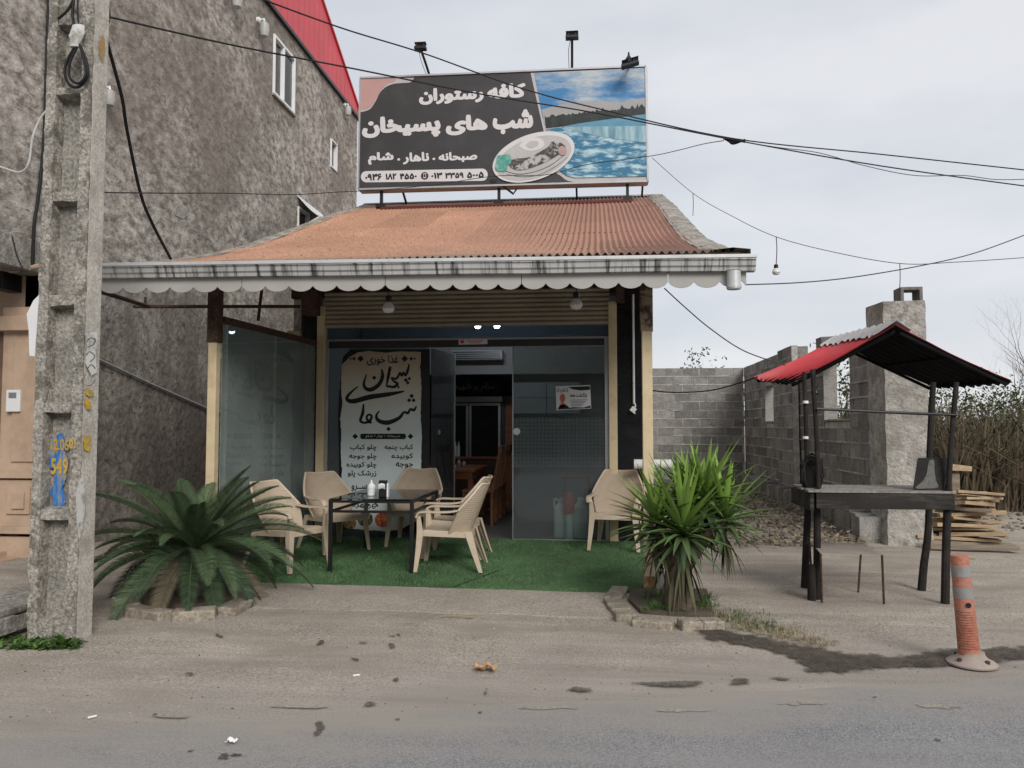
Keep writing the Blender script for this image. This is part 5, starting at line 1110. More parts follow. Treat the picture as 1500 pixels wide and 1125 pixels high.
stroke(mb, [(ec[0]+x, ec[1]+y) for x, y in ((-48, 18), (-25, 25), (0, 22), (25, 12), (46, -4))], [.4, .9, .7, .9, .4], fr); stroke(mb, [(ec[0]+x, ec[1]+y) for x, y in ((-40, 25), (-18, 29), (8, 26), (32, 14), (50, 0))], [.3, .7, .5, .7, .3], fr); mb.build('plate_lines', M['black'], bb, smooth=0)
# supports
for px_, py in ((559, 291), (731, 291), (919, 284)):
    p = P(px_, py-14, Y=YB+.1); z0 = roof_z(p.y)+.005; mb = MB(); mb.bar((p.x, p.y, z0), (p.x, p.y, BL.z+.05), .05); mb.box(p.x-.08, p.x+.08, p.y-.10, p.y+.08, z0, z0+.05); mb.build('support_post', M['black'], bb, smooth=0)
for px_ in (596, 845, 940): p = P(px_, 270, Y=YB+.9); mb = MB(); mb.bar((p.x, YB+.9, roof_z(YB+.9)+.005), (p.x, YB+.25, BL.z+.3), .035); mb.build('brace', M['black'], bb, smooth=0)
mb = MB(); pp = [P(x, y, Y=YB) for x, y in ((736, 272), (752, 284), (757, 276))]; mb.tube(pp, .02, 6); mb.build('bracket', M['black'], bb)
mb = MB(); z0 = roof_z(YB-.1)+.03; mb.bar((P(558, 291, Y=YB-.1).x, YB-.1, z0), (P(926, 285, Y=YB-.1).x, YB-.1, z0+.0), .05, .04); mb.build('base_rail', mat('red_oxide_steel', (.12, .025, .02), .6, .3, 6), bb, smooth=0)
# flood lamps on arms
def flood(x0, y0, x1, y1, tilt_=0, w_=.21, label=None):
    a = P(x0, y0, Y=YB+.05); c_ = P(x1, y1, Y=YB-.35); mb = MB(); mb.tube([a, a.lerp(c_, .5)+Vector((0, 0, .01)), c_], .022, 8); o = mb.build('lamp_arm', M['black'], bb)
    Mx = Matrix.Rotation(R(tilt_), 3, 'Y') @ Matrix.Rotation(R(-8), 3, 'X'); mb = MB()
    mb.obox(c_+Vector((0, 0, .0)), (w_, .10, .055), Mx); mb.obox(c_+Vector((0, 0, .085)), (w_*.96, .10, .014), Mx)
    for s_ in (-.06, .06): mb.obox(c_+Vector((s_, 0, .06)), (.02, .06, .06), Mx)
    mb.build('flood_lamp', M['black'], o, smooth=0, bev=.008)
    mb = MB(); mb.tube(bez([c_+Vector((-.03, .03, -.03)), c_.lerp(a, .4)+Vector((-.06, 0, 0)), a+Vector((-.05, 0, 0))]), .005, 5); mb.build('cable', M['blackrub'], o)
flood(630, 113, 616, 71); flood(838, 104, 838, 55, 0, .22); flood(921, 99, 923, 95, -14, .30)
p = P(921, 90, Y=YB-.35); mb = MB(); mb.lathe([(.05, -.02), (.06, .04), (.02, .10), (.012, .16)], p, 10); mb.build('lamp_bracket', M['black'], bb)

# ================================================================== UTILITY POLE
pole = thing('utility_pole', 'weathered concrete utility pole with recessed panels and blue yellow paint', 'utility pole', (-3.75, 5.05, 0))
YP = 5.0
def pedge(px_, py, Y=YP): q = P(px_, py, Y=Y); return Vector((q.x, q.z))
zt_ = 6.4
eL = (pedge(38, 930), pedge(62, 280)); eR = (pedge(110, 930), pedge(129, 280))
def xl(z): a, b2 = eL; return a.x+(b2.x-a.x)*(z-a.y)/(b2.y-a.y)
def xr(z): a, b2 = eR; return a.x+(b2.x-a.x)*(z-a.y)/(b2.y-a.y)
DP = .175
def dent(x, y, z, amp=.0045): return amp*(mnoise.noise((x*7, y*7, z*7))+.6*mnoise.noise((x*19, y*19, z*19))+.4*mnoise.noise((x*40, y*40, z*40)))
def flange(x0f, x1f, nm, m, y0=YP, y1=YP+DP):
    mb = MB(); rings = []
    nzz = 220
    for j in range(nzz+1):
        z = -.05+(zt_+.05)*j/nzz; a, b2 = x0f(z), x1f(z); ring = []
        for (ax, ay), (bx, by) in (((a, y0), (b2, y0)), ((b2, y0), (b2, y1)), ((b2, y1), (a, y1)), ((a, y1), (a, y0))):
            k = 6
            for i in range(k):
                t = i/k; x = ax+(bx-ax)*t; y = ay+(by-ay)*t; low = 1+1.2*max(0, 1-z/.8)
                cnr = 1.7 if i == 0 else 1
                ring.append(Vector((x+dent(x, y, z)*low*cnr, y+dent(y, z, x)*low*cnr, z)))
        rings.append(ring)
    mb.loft(rings); return mb.build(nm, m, pole, smooth=60)
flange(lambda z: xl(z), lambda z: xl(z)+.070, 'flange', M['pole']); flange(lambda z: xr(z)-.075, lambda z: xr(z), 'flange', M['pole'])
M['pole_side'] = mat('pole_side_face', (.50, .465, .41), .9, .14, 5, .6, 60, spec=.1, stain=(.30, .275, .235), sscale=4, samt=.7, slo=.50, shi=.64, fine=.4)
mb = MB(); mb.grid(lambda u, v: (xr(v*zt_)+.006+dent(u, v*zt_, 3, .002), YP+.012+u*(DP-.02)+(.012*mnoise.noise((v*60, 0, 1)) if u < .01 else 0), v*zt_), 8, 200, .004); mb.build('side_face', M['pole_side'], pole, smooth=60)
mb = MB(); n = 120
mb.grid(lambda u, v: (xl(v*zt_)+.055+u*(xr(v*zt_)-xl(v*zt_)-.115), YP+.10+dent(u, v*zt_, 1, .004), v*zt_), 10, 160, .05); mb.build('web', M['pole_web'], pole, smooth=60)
def rib(py0, py1):
    z1, z0 = pedge(90, py0).y, pedge(90, py1).y; mb = MB(); x0, x1 = xl(z0)+.07, xr(z0)-.06; nn = 10
    mb.loft([[Vector((x, y+dent(x, y, z, .008), z+dent(z, x, y, .008))) for x, y, z in ((x0+(x1-x0)*i/nn, YP+.012, z0), (x0+(x1-x0)*i/nn, YP+.012, z1), (x0+(x1-x0)*i/nn, YP+.14, z1+.03), (x0+(x1-x0)*i/nn, YP+.14, z0-.02))] for i in range(nn+1)]); mb.build('rib', M['pole'], pole, smooth=30)
for y0, y1 in ((-20, 35), (128, 138), (280, 294), (432, 447), (591, 604), (747, 762), (912, 950)): rib(y0, y1)
# paint marks
M['bluepaint'] = mat('blue_paint', (.035, .16, .44), .7, .3, 9, .4, 40, stain=(.27, .265, .245), sscale=20, sstretch=(1, 1, .22), samt=1, slo=.46, shi=.54)
M['yellowpaint'] = mat('yellow_paint', (.58, .36, .03), .7, .2, 12, stain=(.30, .26, .20), sscale=26, samt=.95, slo=.50, shi=.58)
M['whitewash'] = mat('whitewash', (.62, .61, .58), .8, .1, 6, stain=(.30, .28, .25), sscale=9, samt=.9, slo=.50, shi=.62)
def pmark(nm, pts, m, Y, layer=0):
    V, F = fill_contours([pts]); mb = MB(); mb.add([P(x, y, Y=Y) for x, y in V], F); return mb.build(nm, m, pole, smooth=0)
Yw = YP+.10-.020
pmark('paint_mark', ragged(85, 672, 15, 34, 90, .24, rnd, .08), M['bluepaint'], Yw); pmark('paint_mark', ragged(85, 722, 12, 19, 60, .26, rnd), M['bluepaint'], Yw-.002)
mb = MB()
def ptext(s, x0, y0, x1, y1, Y, bold=.03): a, b2 = P(x0, y0, Y=Y), P(x1, y1, Y=Y); text_box(mb, s, lambda u, v: Vector((u, Y, v)), a.x, a.z, b2.x, b2.z, bold, False)
ptext('12.06', 74, 660, 101, 643, Yw-.005); ptext('549', 74, 695, 100, 671, Yw-.005)
mb.build('paint_mark', M['yellowpaint'], pole, smooth=0)
mb = MB(); yf_ = YP-.022
ptext('01', 101, 657, 111, 643, yf_)
mb.build('paint_mark', M['yellowpaint'], pole, smooth=0)
def side_mark(pts, m, nm='paint_mark'):
    """mark on the pole's right-hand face"""
    xx = xr(pedge(120, pts[0][1]).y)+.020; V, F = fill_contours([pts]); mb = MB(); mb.add([P(x, y, X=xx) for x, y in V], F); mb.build(nm, m, pole, smooth=0)
side_mark(ragged(131, 575, 7, 5, 30, .2, rnd), M['yellowpaint']); side_mark(ragged(129, 592, 4, 9, 30, .2, rnd), M['yellowpaint']); side_mark(ragged(128, 648, 7, 10, 30, .2, rnd), M['yellowpaint'])
side_mark([(124, 488), (142, 486), (143, 500), (140, 520), (142, 545), (134, 550), (125, 532), (127, 505)], M['whitewash'], 'torn_paper'); side_mark(ragged(150, 70, 4, 18, 24, .08, rnd), mat('ochre_paint', (.40, .25, .10), .8, .2, 9), 'paint_mark')
side_mark(ragged(118, 740, 7, 42, 40, .12, rnd), M['whitewash'])
mb = MB()                                          # grime scribbles on the torn paper
xx = xr(pedge(120, 500).y)+.024
for pts in ([(127, 500), (133, 495), (140, 498), (136, 505), (128, 508)], [(126, 520), (132, 515), (139, 522), (132, 530)], [(128, 540), (134, 534), (140, 540)], [(126, 548), (120, 560), (132, 565), (140, 556)]): stroke(mb, pts, [.8]*len(pts), lambda u, v: P(u, v, X=xx))
mb.build('scribble', M['black'], pole, smooth=0)
# cable coil, bag and clamp hanging on the pole
coil = thing('cable_coil', 'loop of black cable tied with grey plastic hanging on pole', 'cable', tuple(P(112, 60, Y=YP-.03)))
mb = MB(); pts = bez([P(x, y, Y=YP-.035) for x, y in ((112, 66), (99, 88), (95, 106), (100, 122), (111, 128), (122, 122), (129, 106), (125, 85), (117, 66))], 6); mb.tube(pts, .010, 8); pts = bez([P(x, y, Y=YP-.05) for x, y in ((113, 68), (103, 90), (101, 110), (108, 120), (118, 121), (126, 108), (123, 88), (118, 68))], 6); mb.tube(pts, .009, 8); pts = bez([P(x, y, Y=YP-.04) for x, y in ((110, 45), (106, 20), (108, 0), (100, 14), (85, 28))], 6); mb.tube(pts, .009, 8); pts = bez([P(x, y, Y=YP-.04) for x, y in ((116, 44), (114, 20), (114, -20))], 6); mb.tube(pts, .006, 6); mb.build('loop', M['blackrub'], coil)
mb = MB(); c_ = P(115, 53, Y=YP-.05); rings = []
for j in range(9):
    z = .075-.15*j/8; r_ = .03+.022*math.sin(math.pi*min(1, (j+1.5)/9)); rings.append([Vector((c_.x+r_*(1+.25*mnoise.noise((k*.9, j*.8, 1)))*math.cos(k*.628)-.012*j/3, c_.y+.6*r_*math.sin(k*.628), c_.z+z)) for k in range(10)])
mb.loft(rings); mb.build('plastic_wrap', M['whitewash'], coil, smooth=30)
pl_ = thing('plastic_sheet', 'white plastic sheet snagged on left edge of the concrete pole', 'plastic sheet', tuple(P(50, 480, Y=YP)))
mb = MB(); q = [(57, 432), (49, 440), (39, 460), (42, 485), (43, 521), (51, 522), (54, 480)]; mb.prism([P(x, y, Y=YP-.01+.0006*(y-430)) for x, y in q], (.0, .006, 0)); mb.build('sheet', M['upvc'], pl_, smooth=0)

# ================================================================== CABLES AND WIRES
def wire(nm, label, pts, r, m='wiregrey', n=8, cat='cable'):
    """pts: position in the photograph and the depth at which the wire hangs"""
    q = [P(x, y, Y=Y) for x, y, Y in pts]; mb = MB()
    cv = bez(q, n)
    if pts[-1][0] > 1500: cv += [cv[-1]+(cv[-1]-cv[-3]).normalized()*k for k in (4, 8, 12, 16)]      # runs on to the next pole down the street
    mb.tube(cv, r, 6); return tag(mb.build(nm, M[m]), label, cat)
wire('power_cable', 'thick black cable from pole past billboard top to right edge, lower strand', [(160, 25, 5.25), (340, 66, 6.3), (520, 101, 7.2), (700, 137, 8), (870, 165, 8.6), (1075, 205, 9.2), (1290, 243, 9.6), (1520, 275, 10)], .0085, 'blackrub')
wire('power_cable', 'black cable from top of picture down across billboard, upper strand at right', [(360, -10, 6.5), (500, 41, 7.3), (620, 78, 8), (760, 128, 8.4), (880, 160, 8.7), (1075, 203, 9.2), (1290, 226, 9.6), (1520, 251, 10)], .008, 'blackrub')
wire('thin_wire', 'thin wavy wire sagging between the two power cables at right', [(1078, 206, 9.2), (1140, 216, 9.3), (1200, 224, 9.4), (1268, 243, 9.5), (1340, 257, 9.6), (1410, 257, 9.7), (1460, 263, 9.8), (1520, 262, 9.9)], .0045)
mb = MB(); c_ = P(1075, 205, Y=9.2)
for k in range(4): mb.tube(bez([c_+Vector((-.12+k*.02, 0, .02-.01*k)), c_+Vector((0, .01*k, -.012*k)), c_+Vector((.13, 0, -.03+.01*k))], 4), .011, 6)
tag(mb.build('cable_joint', M['blackrub']), 'taped knot where the power cables meet in the sky', 'cable joint')
wire('thin_wire', 'thin dark wire from the pole across grey wall and lower billboard', [(150, 282, 5.2), (250, 283, 6.5), (330, 283, 7.5), (430, 285, 9), (500, 281, 10), (560, 278, 10.5), (640, 270, 11), (725, 258, 11.3), (800, 256, 11.4), (860, 241, 11.5), (950, 229, 11), (990, 221, 10.5), (1030, 211, 10), (1060, 206, 9.3)], .005, 'blackrub')
wire('string_wire', 'thin grey wire from billboard corner sloping over to the ruin pier', [(955, 231, 13.2), (1015, 283, 12.4), (1075, 318, 11.6), (1137, 347, 11), (1220, 369, 10.6), (1318, 386, 10.2), (1400, 384, 10.2), (1520, 376, 10.2)], .0048)
for x, y0, y1, Y, lb in ((1015, 283, 316, 12.4, 'short loose wire end hanging from the sloping wire beside roof'), (1318, 386, 422, 10.2, 'short wire drop from the sloping wire to hollow block on pier')): wire('wire_drop', lb, [(x, y0, Y), (x+.6, (y0+y1)/2, Y), (x, y1, Y)], .005, cat='wire')
t = bulb('hanging_bulb', 'lone clear bulb hanging on a wire against the sky', 1137, 387, 403, 11, None, 'bulbs on the overhead wire'); wire('wire_drop', 'short flex holding the lone bulb against the sky', [(1137, 347, 11), (1138, 365, 11), (1137, 388, 11)], .006, cat='wire')
wire('thin_wire', 'thin wire rising from gutter end up to the right edge', [(1092, 417, 6.5), (1170, 414, 6.8), (1250, 406, 7), (1350, 389, 7.4), (1430, 370, 7.7), (1520, 337, 8)], .005)
wire('thin_wire', 'thin wire running from eave down to red stall roof', [(973, 422, 6.55), (1000, 447, 6.6), (1040, 481, 6.7), (1090, 514, 6.8), (1150, 535, 6.9)], .005)
wire('thin_wire', 'thin wire from porch post along block wall to stall eave', [(955, 572, 7.1), (990, 575, 7.1), (1040, 572, 7.1), (1080, 562, 7), (1110, 552, 6.9)], .006, 'blackrub')
wire('drop_cable', 'thick black cable drooping from the pole down to roof', [(148, -20, 5.3), (160, 22, 5.26), (150, 50, 5.26)], .011, 'blackrub')
wire('drop_cable', 'thick black cable hanging along grey wall from pole to roof corner', [(155, 55, 5.3), (178, 140, 5.6), (186, 190, 5.8), (205, 280, 6.2), (222, 325, 6.5), (250, 379, 7.2)], .014, 'blackrub')
wx = lambda x, y: P(x, y, X=WX+.03)
mb = MB(); mb.tube(bez([wx(*p) for p in ((72, -20), (68, 100), (64, 210), (56, 290), (50, 330), (48, 392))]), .018, 8); tag(mb.build('wall_cable', M['blackrub']), 'black cable running down grey wall left of the pole', 'cable')
mb = MB(); mb.tube(bez([P(x, y, Y=6.2) for x, y in ((-20, 236), (8, 247), (30, 252), (42, 238), (48, 200), (60, 172), (74, 156))]), .009, 6); tag(mb.build('white_cable', M['wirewhite']), 'loose white cable hanging in front of grey wall left of pole', 'cable')
mb = MB(); mb.tube(bez([P(x, y, Y=7.3) for x, y in ((18, 346), (24, 372), (32, 392), (30, 400))]), .008, 6); tag(mb.build('wall_cable', M['blackrub']), 'short black cable over the slab edge left of the pole', 'cable')

# ================================================================== PLANTS
def leaf_blade(mb, base, d, ln, wd, droop, fold=.25, seg=7, side=None, taper=.35):
    d = Vector(d).normalized(); up = Vector((0, 0, 1)); s_ = side or d.cross(up)
    if s_.length < .05: s_ = Vector((1, 0, 0))
    s_.normalize(); p = Vector(base); vs = []; st = ln/seg; dd = d.copy()
    for i in range(seg+1):
        t = i/seg; w_ = wd*(taper+(1-taper)*min(1, t*3.5))*(1-t**2.2) if t < 1 else 0; nrm = s_.cross(dd).normalized()
        vs += [p-s_*w_/2+nrm*w_*fold, p.copy(), p+s_*w_/2+nrm*w_*fold]; dd = (dd-up*droop*st/ln*(.4+1.6*t)).normalized(); p = p+dd*st
    mb.add(vs, [(i*3+k, i*3+k+1, i*3+k+4, i*3+k+3) for i in range(seg) for k in (0, 1)])
# yucca
yp = P(992, 884, Z=.08); rnd = random.Random(21)
yu = thing('yucca_plant', 'bushy yucca with bright green sword leaves beside porch post', 'yucca', (yp.x, yp.y, .05))
M['yleaf'] = plantmat('yucca_leaf', (.070, .105, .055), (.22, .36, .065), .5, .3); M['yold'] = plantmat('old_yucca_leaf', (.06, .05, .034), (.12, .12, .062), .7, .2)
M['bark'] = mat('yucca_bark', (.11, .085, .06), .9, .4, 9, .9, 40, bdist=.02)
heads = [(P(1000, 782, Y=yp.y-.10), .62, 84, .0), (P(1034, 735, Y=yp.y+.10), .52, 66, .03), (P(1010, 742, Y=yp.y+.16), .50, 54, .0), (P(962, 768, Y=yp.y+.02), .50, 54, -.1), (P(1062, 764, Y=yp.y+.02), .50, 50, .1)]
mb = MB(); mb.tube([(yp.x, yp.y, .0), (yp.x+.01, yp.y, .15), (yp.x+.01, yp.y, .32), (yp.x, yp.y, .40)], [.13, .115, .105, .08], 12)
for c_, *_ in heads: mb.tube(bez([Vector((yp.x, yp.y, .28)), Vector((yp.x, yp.y, .42)).lerp(c_, .5), c_-Vector((0, 0, .02))], 5), [.07]*5+[.055]*6, 9)
mb.build('trunk', M['bark'], yu)
mb = MB(); mo = MB()
for hc, ln0, cnt, lean in heads:
    for k in range(cnt):
        f_ = (k+.5)/cnt; az = k*2.39996+rnd.uniform(-.2, .2); elv = R(86-112*f_**.72+rnd.uniform(-7, 7)); ln = ln0*(.72+.28*math.sin(math.pi*min(1, f_+.25)))*rnd.uniform(.78, 1.12)
        d = Vector((math.cos(az)*math.cos(elv)+lean*.3, math.sin(az)*math.cos(elv), math.sin(elv))); mb.cur = max(.02, min(1, (1-f_)**1.5*rnd.uniform(.75, 1.15)+rnd.uniform(-.03, .12)))
        leaf_blade(mb, hc+Vector((0, 0, .10*(1-f_)-.05)), d, ln, rnd.uniform(.045, .062), .09+.40*f_)
    for k in range(int(cnt*.35)):
        az = rnd.uniform(0, 6.28); elv = R(rnd.uniform(-88, -40)); mo.cur = rnd.random(); leaf_blade(mo, hc+Vector((0, 0, -.08-rnd.random()*.10)), (math.cos(az)*math.cos(elv), math.sin(az)*math.cos(elv), math.sin(elv)), ln0*rnd.uniform(.45, .8), rnd.uniform(.02, .036), .7)
for k in range(12):                                # skirt of dead leaves round the trunk
    az = rnd.uniform(0, 6.28); elv = R(rnd.uniform(-89, -60)); mo.cur = rnd.random(); leaf_blade(mo, (yp.x+.10*math.cos(az), yp.y+.10*math.sin(az), rnd.uniform(.28, .5)), (math.cos(az)*math.cos(elv), math.sin(az)*math.cos(elv), math.sin(elv)), rnd.uniform(.22, .42), rnd.uniform(.025, .045), .4)
mb.cur = 0; mo.cur = 0; mb.build('leaves', M['yleaf'], yu, smooth=60); mo.build('dead_leaves', M['yold'], yu, smooth=60)
# sago palm
sp_ = P(283, 862, Z=.1); sp_.z = .05; sg_ = thing('sago_palm', 'dark green sago palm with arching feathery fronds beside the pole', 'sago palm', tuple(sp_))
M['sleaf'] = plantmat('sago_leaflet', (.026, .050, .025), (.10, .150, .072), .6, .2); M['rachis'] = mat('frond_stem', (.075, .095, .045), .6, .2, 9)
mb = MB(); rings = []
for j in range(12):
    z = .34*j/11; r_ = .13-.03*(j/11)**2; rings.append([Vector((sp_.x+r_*(1+.18*((k+j) % 2))*math.cos(k*.449), sp_.y+r_*(1+.18*((k+j) % 2))*math.sin(k*.449), sp_.z+z)) for k in range(14)])
mb.loft(rings); mb.build('trunk', M['bark'], sg_, smooth=20)
ml = MB(); mr_ = MB(); md_ = MB(); hub = sp_+Vector((0, 0, .36)); nf = 60
for k in range(nf):
    f_ = (k+.5)/nf; az = k*2.39996+rnd.uniform(-.12, .12); elv = R(66-82*f_**.75+rnd.uniform(-6, 6)); ln = rnd.uniform(.80, 1.05)*(.74+.30*math.sin(math.pi*(f_*.8+.1))); dd = Vector((math.cos(az)*math.cos(elv), math.sin(az)*math.cos(elv), math.sin(elv))); p = hub+dd*.05; nseg = 15; pts = [p.copy()]; drs = []
    if dd.y < -.55 and elv > 0.2: ln *= .85
    for i in range(nseg): drs.append(dd.copy()); p = p+dd*ln/nseg; pts.append(p.copy()); dd = (dd-Vector((0, 0, 1))*(.034+.062*f_)*(.5+i/nseg*1.2)).normalized()
    drs.append(dd); mr_.tube(pts, [.009*(1-.75*i/nseg) for i in range(nseg+1)], 5)
    dead = f_ > .88 and rnd.random() < .7; tb_ = rnd.uniform(.1, .9)*(1-.35*f_); tw = rnd.uniform(-.25, .25)
    for i in range(4, nseg*4+1):
        t = i/(nseg*4); a = min(int(t*nseg), nseg-1); q = pts[a].lerp(pts[a+1], t*nseg-a); d0 = drs[a]; s0 = d0.cross(Vector((0, 0, 1)))
        if s0.length < .1: s0 = Vector((math.sin(az), -math.cos(az), 0))
        s0.normalize(); n0 = s0.cross(d0).normalized(); ll = .155*math.sin(math.pi*min(1, .13+t*.87))**.55*(1 if t < .9 else .8)
        for sd in (-1, 1):
            ld = (s0*sd*.80+d0*(.45+.6*t)+n0*(.45+tw*sd)).normalized(); tip = q+ld*ll-Vector((0, 0, .012)); wv = d0*.0066
            ml.cur = max(0, min(1, tb_+rnd.uniform(-.3, .3))); md = q+ld*ll*.55+n0*.004; tgt = md_ if dead else ml; tgt.cur = ml.cur; tgt.add([q-wv*.7, q+wv*.7, md+wv*.95, tip, md-wv*.95], [(0, 1, 2, 4), (4, 2, 3)])
md_.cur = 0
if md_.v: md_.build('dead_fronds', plantmat('dry_frond', (.10, .085, .055), (.20, .17, .11), .8, .1), sg_, smooth=0)
ml.cur = 0; ml.build('fronds', M['sleaf'], sg_, smooth=0); mr_.build('frond_stems', M['rachis'], sg_)
# planter kerbs
def kerb_blocks(nm, label, pts, z, wd, m, n_each, cat='kerb'):
    t = thing(nm, label, cat, (*P(*pts[0], Z=0).xy, 0)); q = [P(*p, Z=z) for p in pts]; mb = MB()
    for a, b2 in zip(q, q[1:]):
        L0 = (b2-a).length; k = max(1, round(L0/n_each))
        for i in range(k):
            c_, d_ = a.lerp(b2, (i+.01)/k), a.lerp(b2, (i+.99)/k); side = (d_-c_).cross(Vector((0, 0, 1))).normalized(); mb.cur = rnd.random()
            h0 = -.05; vs = []
            for zz in (h0, z+rnd.uniform(-.012, .008)):
                for pp, s_ in ((c_, 0), (d_, 0), (d_, -wd), (c_, -wd)): vs.append((pp.x+side.x*s_+rnd.uniform(-.006, .006), pp.y+side.y*s_+rnd.uniform(-.006, .006), zz+rnd.uniform(-.004, .004)))
            mb.add(vs, [(3, 2, 1, 0), (4, 5, 6, 7), (0, 1, 5, 4), (1, 2, 6, 5), (2, 3, 7, 6), (3, 0, 4, 7)])
    mb.cur = 0; o = mb.build('kerb_stones', m, t, smooth=0, bev=.012); return t
M['kerb'] = mat('kerb_stone', (.31, .27, .215), .95, .2, 6, .7, 50, spec=.1, tint=.2, stain=(.17, .155, .11), sscale=5, samt=.7, fine=.5)
kerb_blocks('planter_kerb', 'low kerb of pale blocks round the yucca bed', [(1052, 903), (990, 904), (932, 899), (910, 875), (921, 858)], .065, .15, M['kerb'], .20)
kerb_blocks('planter_kerb', 'low concrete kerb round the foot of the sago palm', [(352, 872), (318, 888), (255, 892), (205, 884), (190, 872)], .09, .14, M['kerb'], .6)
M['soil'] = mat('planter_soil', (.10, .08, .06), .95, .3, 8, .9, 40)
def bedsoil(nm, pts, z): q = [P(*p, Z=z) for p in pts]; mb = MB(); mb.prism([(p.x, p.y, z) for p in q], (0, 0, -.1)); o = mb.build(nm, M['soil'], smooth=0); o['kind'] = 'structure'
bedsoil('planter_soil', [(1045, 897), (992, 897), (938, 893), (920, 876), (926, 862), (1035, 862)], .055); bedsoil('planter_soil', [(345, 870), (316, 882), (255, 886), (210, 879), (200, 868), (250, 850), (330, 850)], .06)
# low weeds
M['weed'] = plantmat('weed_leaf', (.035, .075, .020), (.11, .19, .045), .6, .3); M['straw'] = plantmat('straw', (.20, .165, .095), (.40, .33, .21), .9, .1)
def tuft(mb, x, y, z, n, h, spread, w_=.008, droop=.8):
    for _ in range(n):
        az = rnd.uniform(0, 6.28); r_ = abs(rnd.gauss(0, spread)); el = R(rnd.uniform(20, 85)); mb.cur = rnd.random(); leaf_blade(mb, (x+r_*math.cos(az*1.7), y+r_*math.sin(az*1.7), z), (math.cos(az)*math.cos(el), math.sin(az)*math.cos(el), math.sin(el)), h*rnd.uniform(.5, 1.2), w_*rnd.uniform(.7, 1.4), droop, .15, 3)
def broad(mb, x, y, z, n, ln, wd):
    for k in range(n): az = k*2.4+rnd.uniform(-.3, .3); el = R(rnd.uniform(10, 60)); mb.cur = rnd.random(); leaf_blade(mb, (x, y, z), (math.cos(az)*math.cos(el), math.sin(az)*math.cos(el), math.sin(el)), ln*rnd.uniform(.7, 1.2), wd, .7, .12, 5, None, .15)
mb = MB()
for _ in range(70): p = P(rnd.uniform(945, 1050), rnd.uniform(868, 894), Z=.06); tuft(mb, p.x, p.y, .055, 12, .07, .035, .006, 1.2)
mb.cur = 0; tag(mb.build('ground_cover', M['weed'], smooth=0), 'low green weeds under the yucca', 'weeds', kind='stuff')
mb = MB()
for _ in range(130): p = P(max(0, min(112, rnd.gauss(52, 34))), rnd.uniform(931, 950), Z=.01); broad(mb, p.x, p.y, gz(p.x, p.y)-.002, 7, .055, .022)
mb.cur = 0; tag(mb.build('weeds', M['weed'], smooth=0), 'patch of small green weeds at foot of pole', 'weeds', kind='stuff')
mb = MB(); p = P(96, 944, Z=.02); broad(mb, p.x, p.y-.02, .01, 16, .15, .05); mb.cur = 0; tag(mb.build('broadleaf_weed', M['weed'], smooth=0), 'single broad leaved green weed in front of the pole', 'weed')
mb = MB()
for _ in range(190):
    t = rnd.random(); x = 1040+t*175+rnd.gauss(0, 12); y = 903+t*48+rnd.gauss(0, 5); p = P(x, y, Z=0); tuft(mb, p.x, p.y, gz(p.x, p.y), 7, .06, .03, .004, 1.4)
for _ in range(80): p = P(rnd.uniform(1060, 1320), rnd.uniform(900, 955), Z=0); tuft(mb, p.x, p.y, gz(p.x, p.y), 3, .035, .05, .003, 1.4)
mb.cur = 0; tag(mb.build('dry_grass', M['straw'], smooth=0), 'dry grass along the wet gutter strip', 'grass', kind='stuff')
mb = MB()
for _ in range(160): t = rnd.random(); x = 1035+t*110+rnd.gauss(0, 14); y = 897+t*26+rnd.gauss(0, 5); p = P(x, y, Z=0); tuft(mb, p.x, p.y, gz(p.x, p.y), 5, .05, .03, .004, 1.2)
mb.cur = 0; tag(mb.build('ground_cover', M['weed'], smooth=0), 'thin green grass beside the yucca kerb', 'grass', kind='stuff')
# reed thicket at the right
M['reed'] = plantmat('dry_reed', (.050, .041, .029), (.17, .135, .09), .9, .1); M['bushleaf'] = plantmat('bush_leaf', (.018, .030, .012), (.085, .115, .035), .7, .2)
mb = MB(); rr = random.Random(5); nb_ = 26000; vs = []; fs = []; tt = []
for i in range(nb_):
    y = 14.2+rr.random()**1.7*8; x = rr.uniform(4.6 if y > 17 else 6.0, 22); h = (1.95+.25*math.sin(x*1.3)+.2*math.sin(x*3.1+y))*rr.uniform(.55, 1.08)*(.75 if y < 14.8 else 1); az = rr.uniform(0, 6.28); le = abs(rr.gauss(0, .55))*h; w_ = rr.uniform(.006, .018); k = len(vs)
    a = Vector((x, y, -.02)); c_ = Vector((x+math.cos(az)*le*.35, y+math.sin(az)*le*.35, h*.62)); d = Vector((x+math.cos(az)*le, y+math.sin(az)*le, h*max(.35, 1-.5*(le/h)**2))); ww = Vector((w_, w_*.3*math.cos(az), 0)); vs += [a-ww, a+ww, c_+ww, c_-ww, d]; fs += [(k, k+1, k+2, k+3), (k+3, k+2, k+4)]; q = rr.random(); tt += [q, q]
mb.v = vs; mb.f = fs; mb.t = tt; tag(mb.build('reed_thicket', M['reed'], smooth=0), 'dense brown dry reed thicket at right', 'reeds', kind='stuff')
mb = MB(); vs = []; fs = []; tt = []
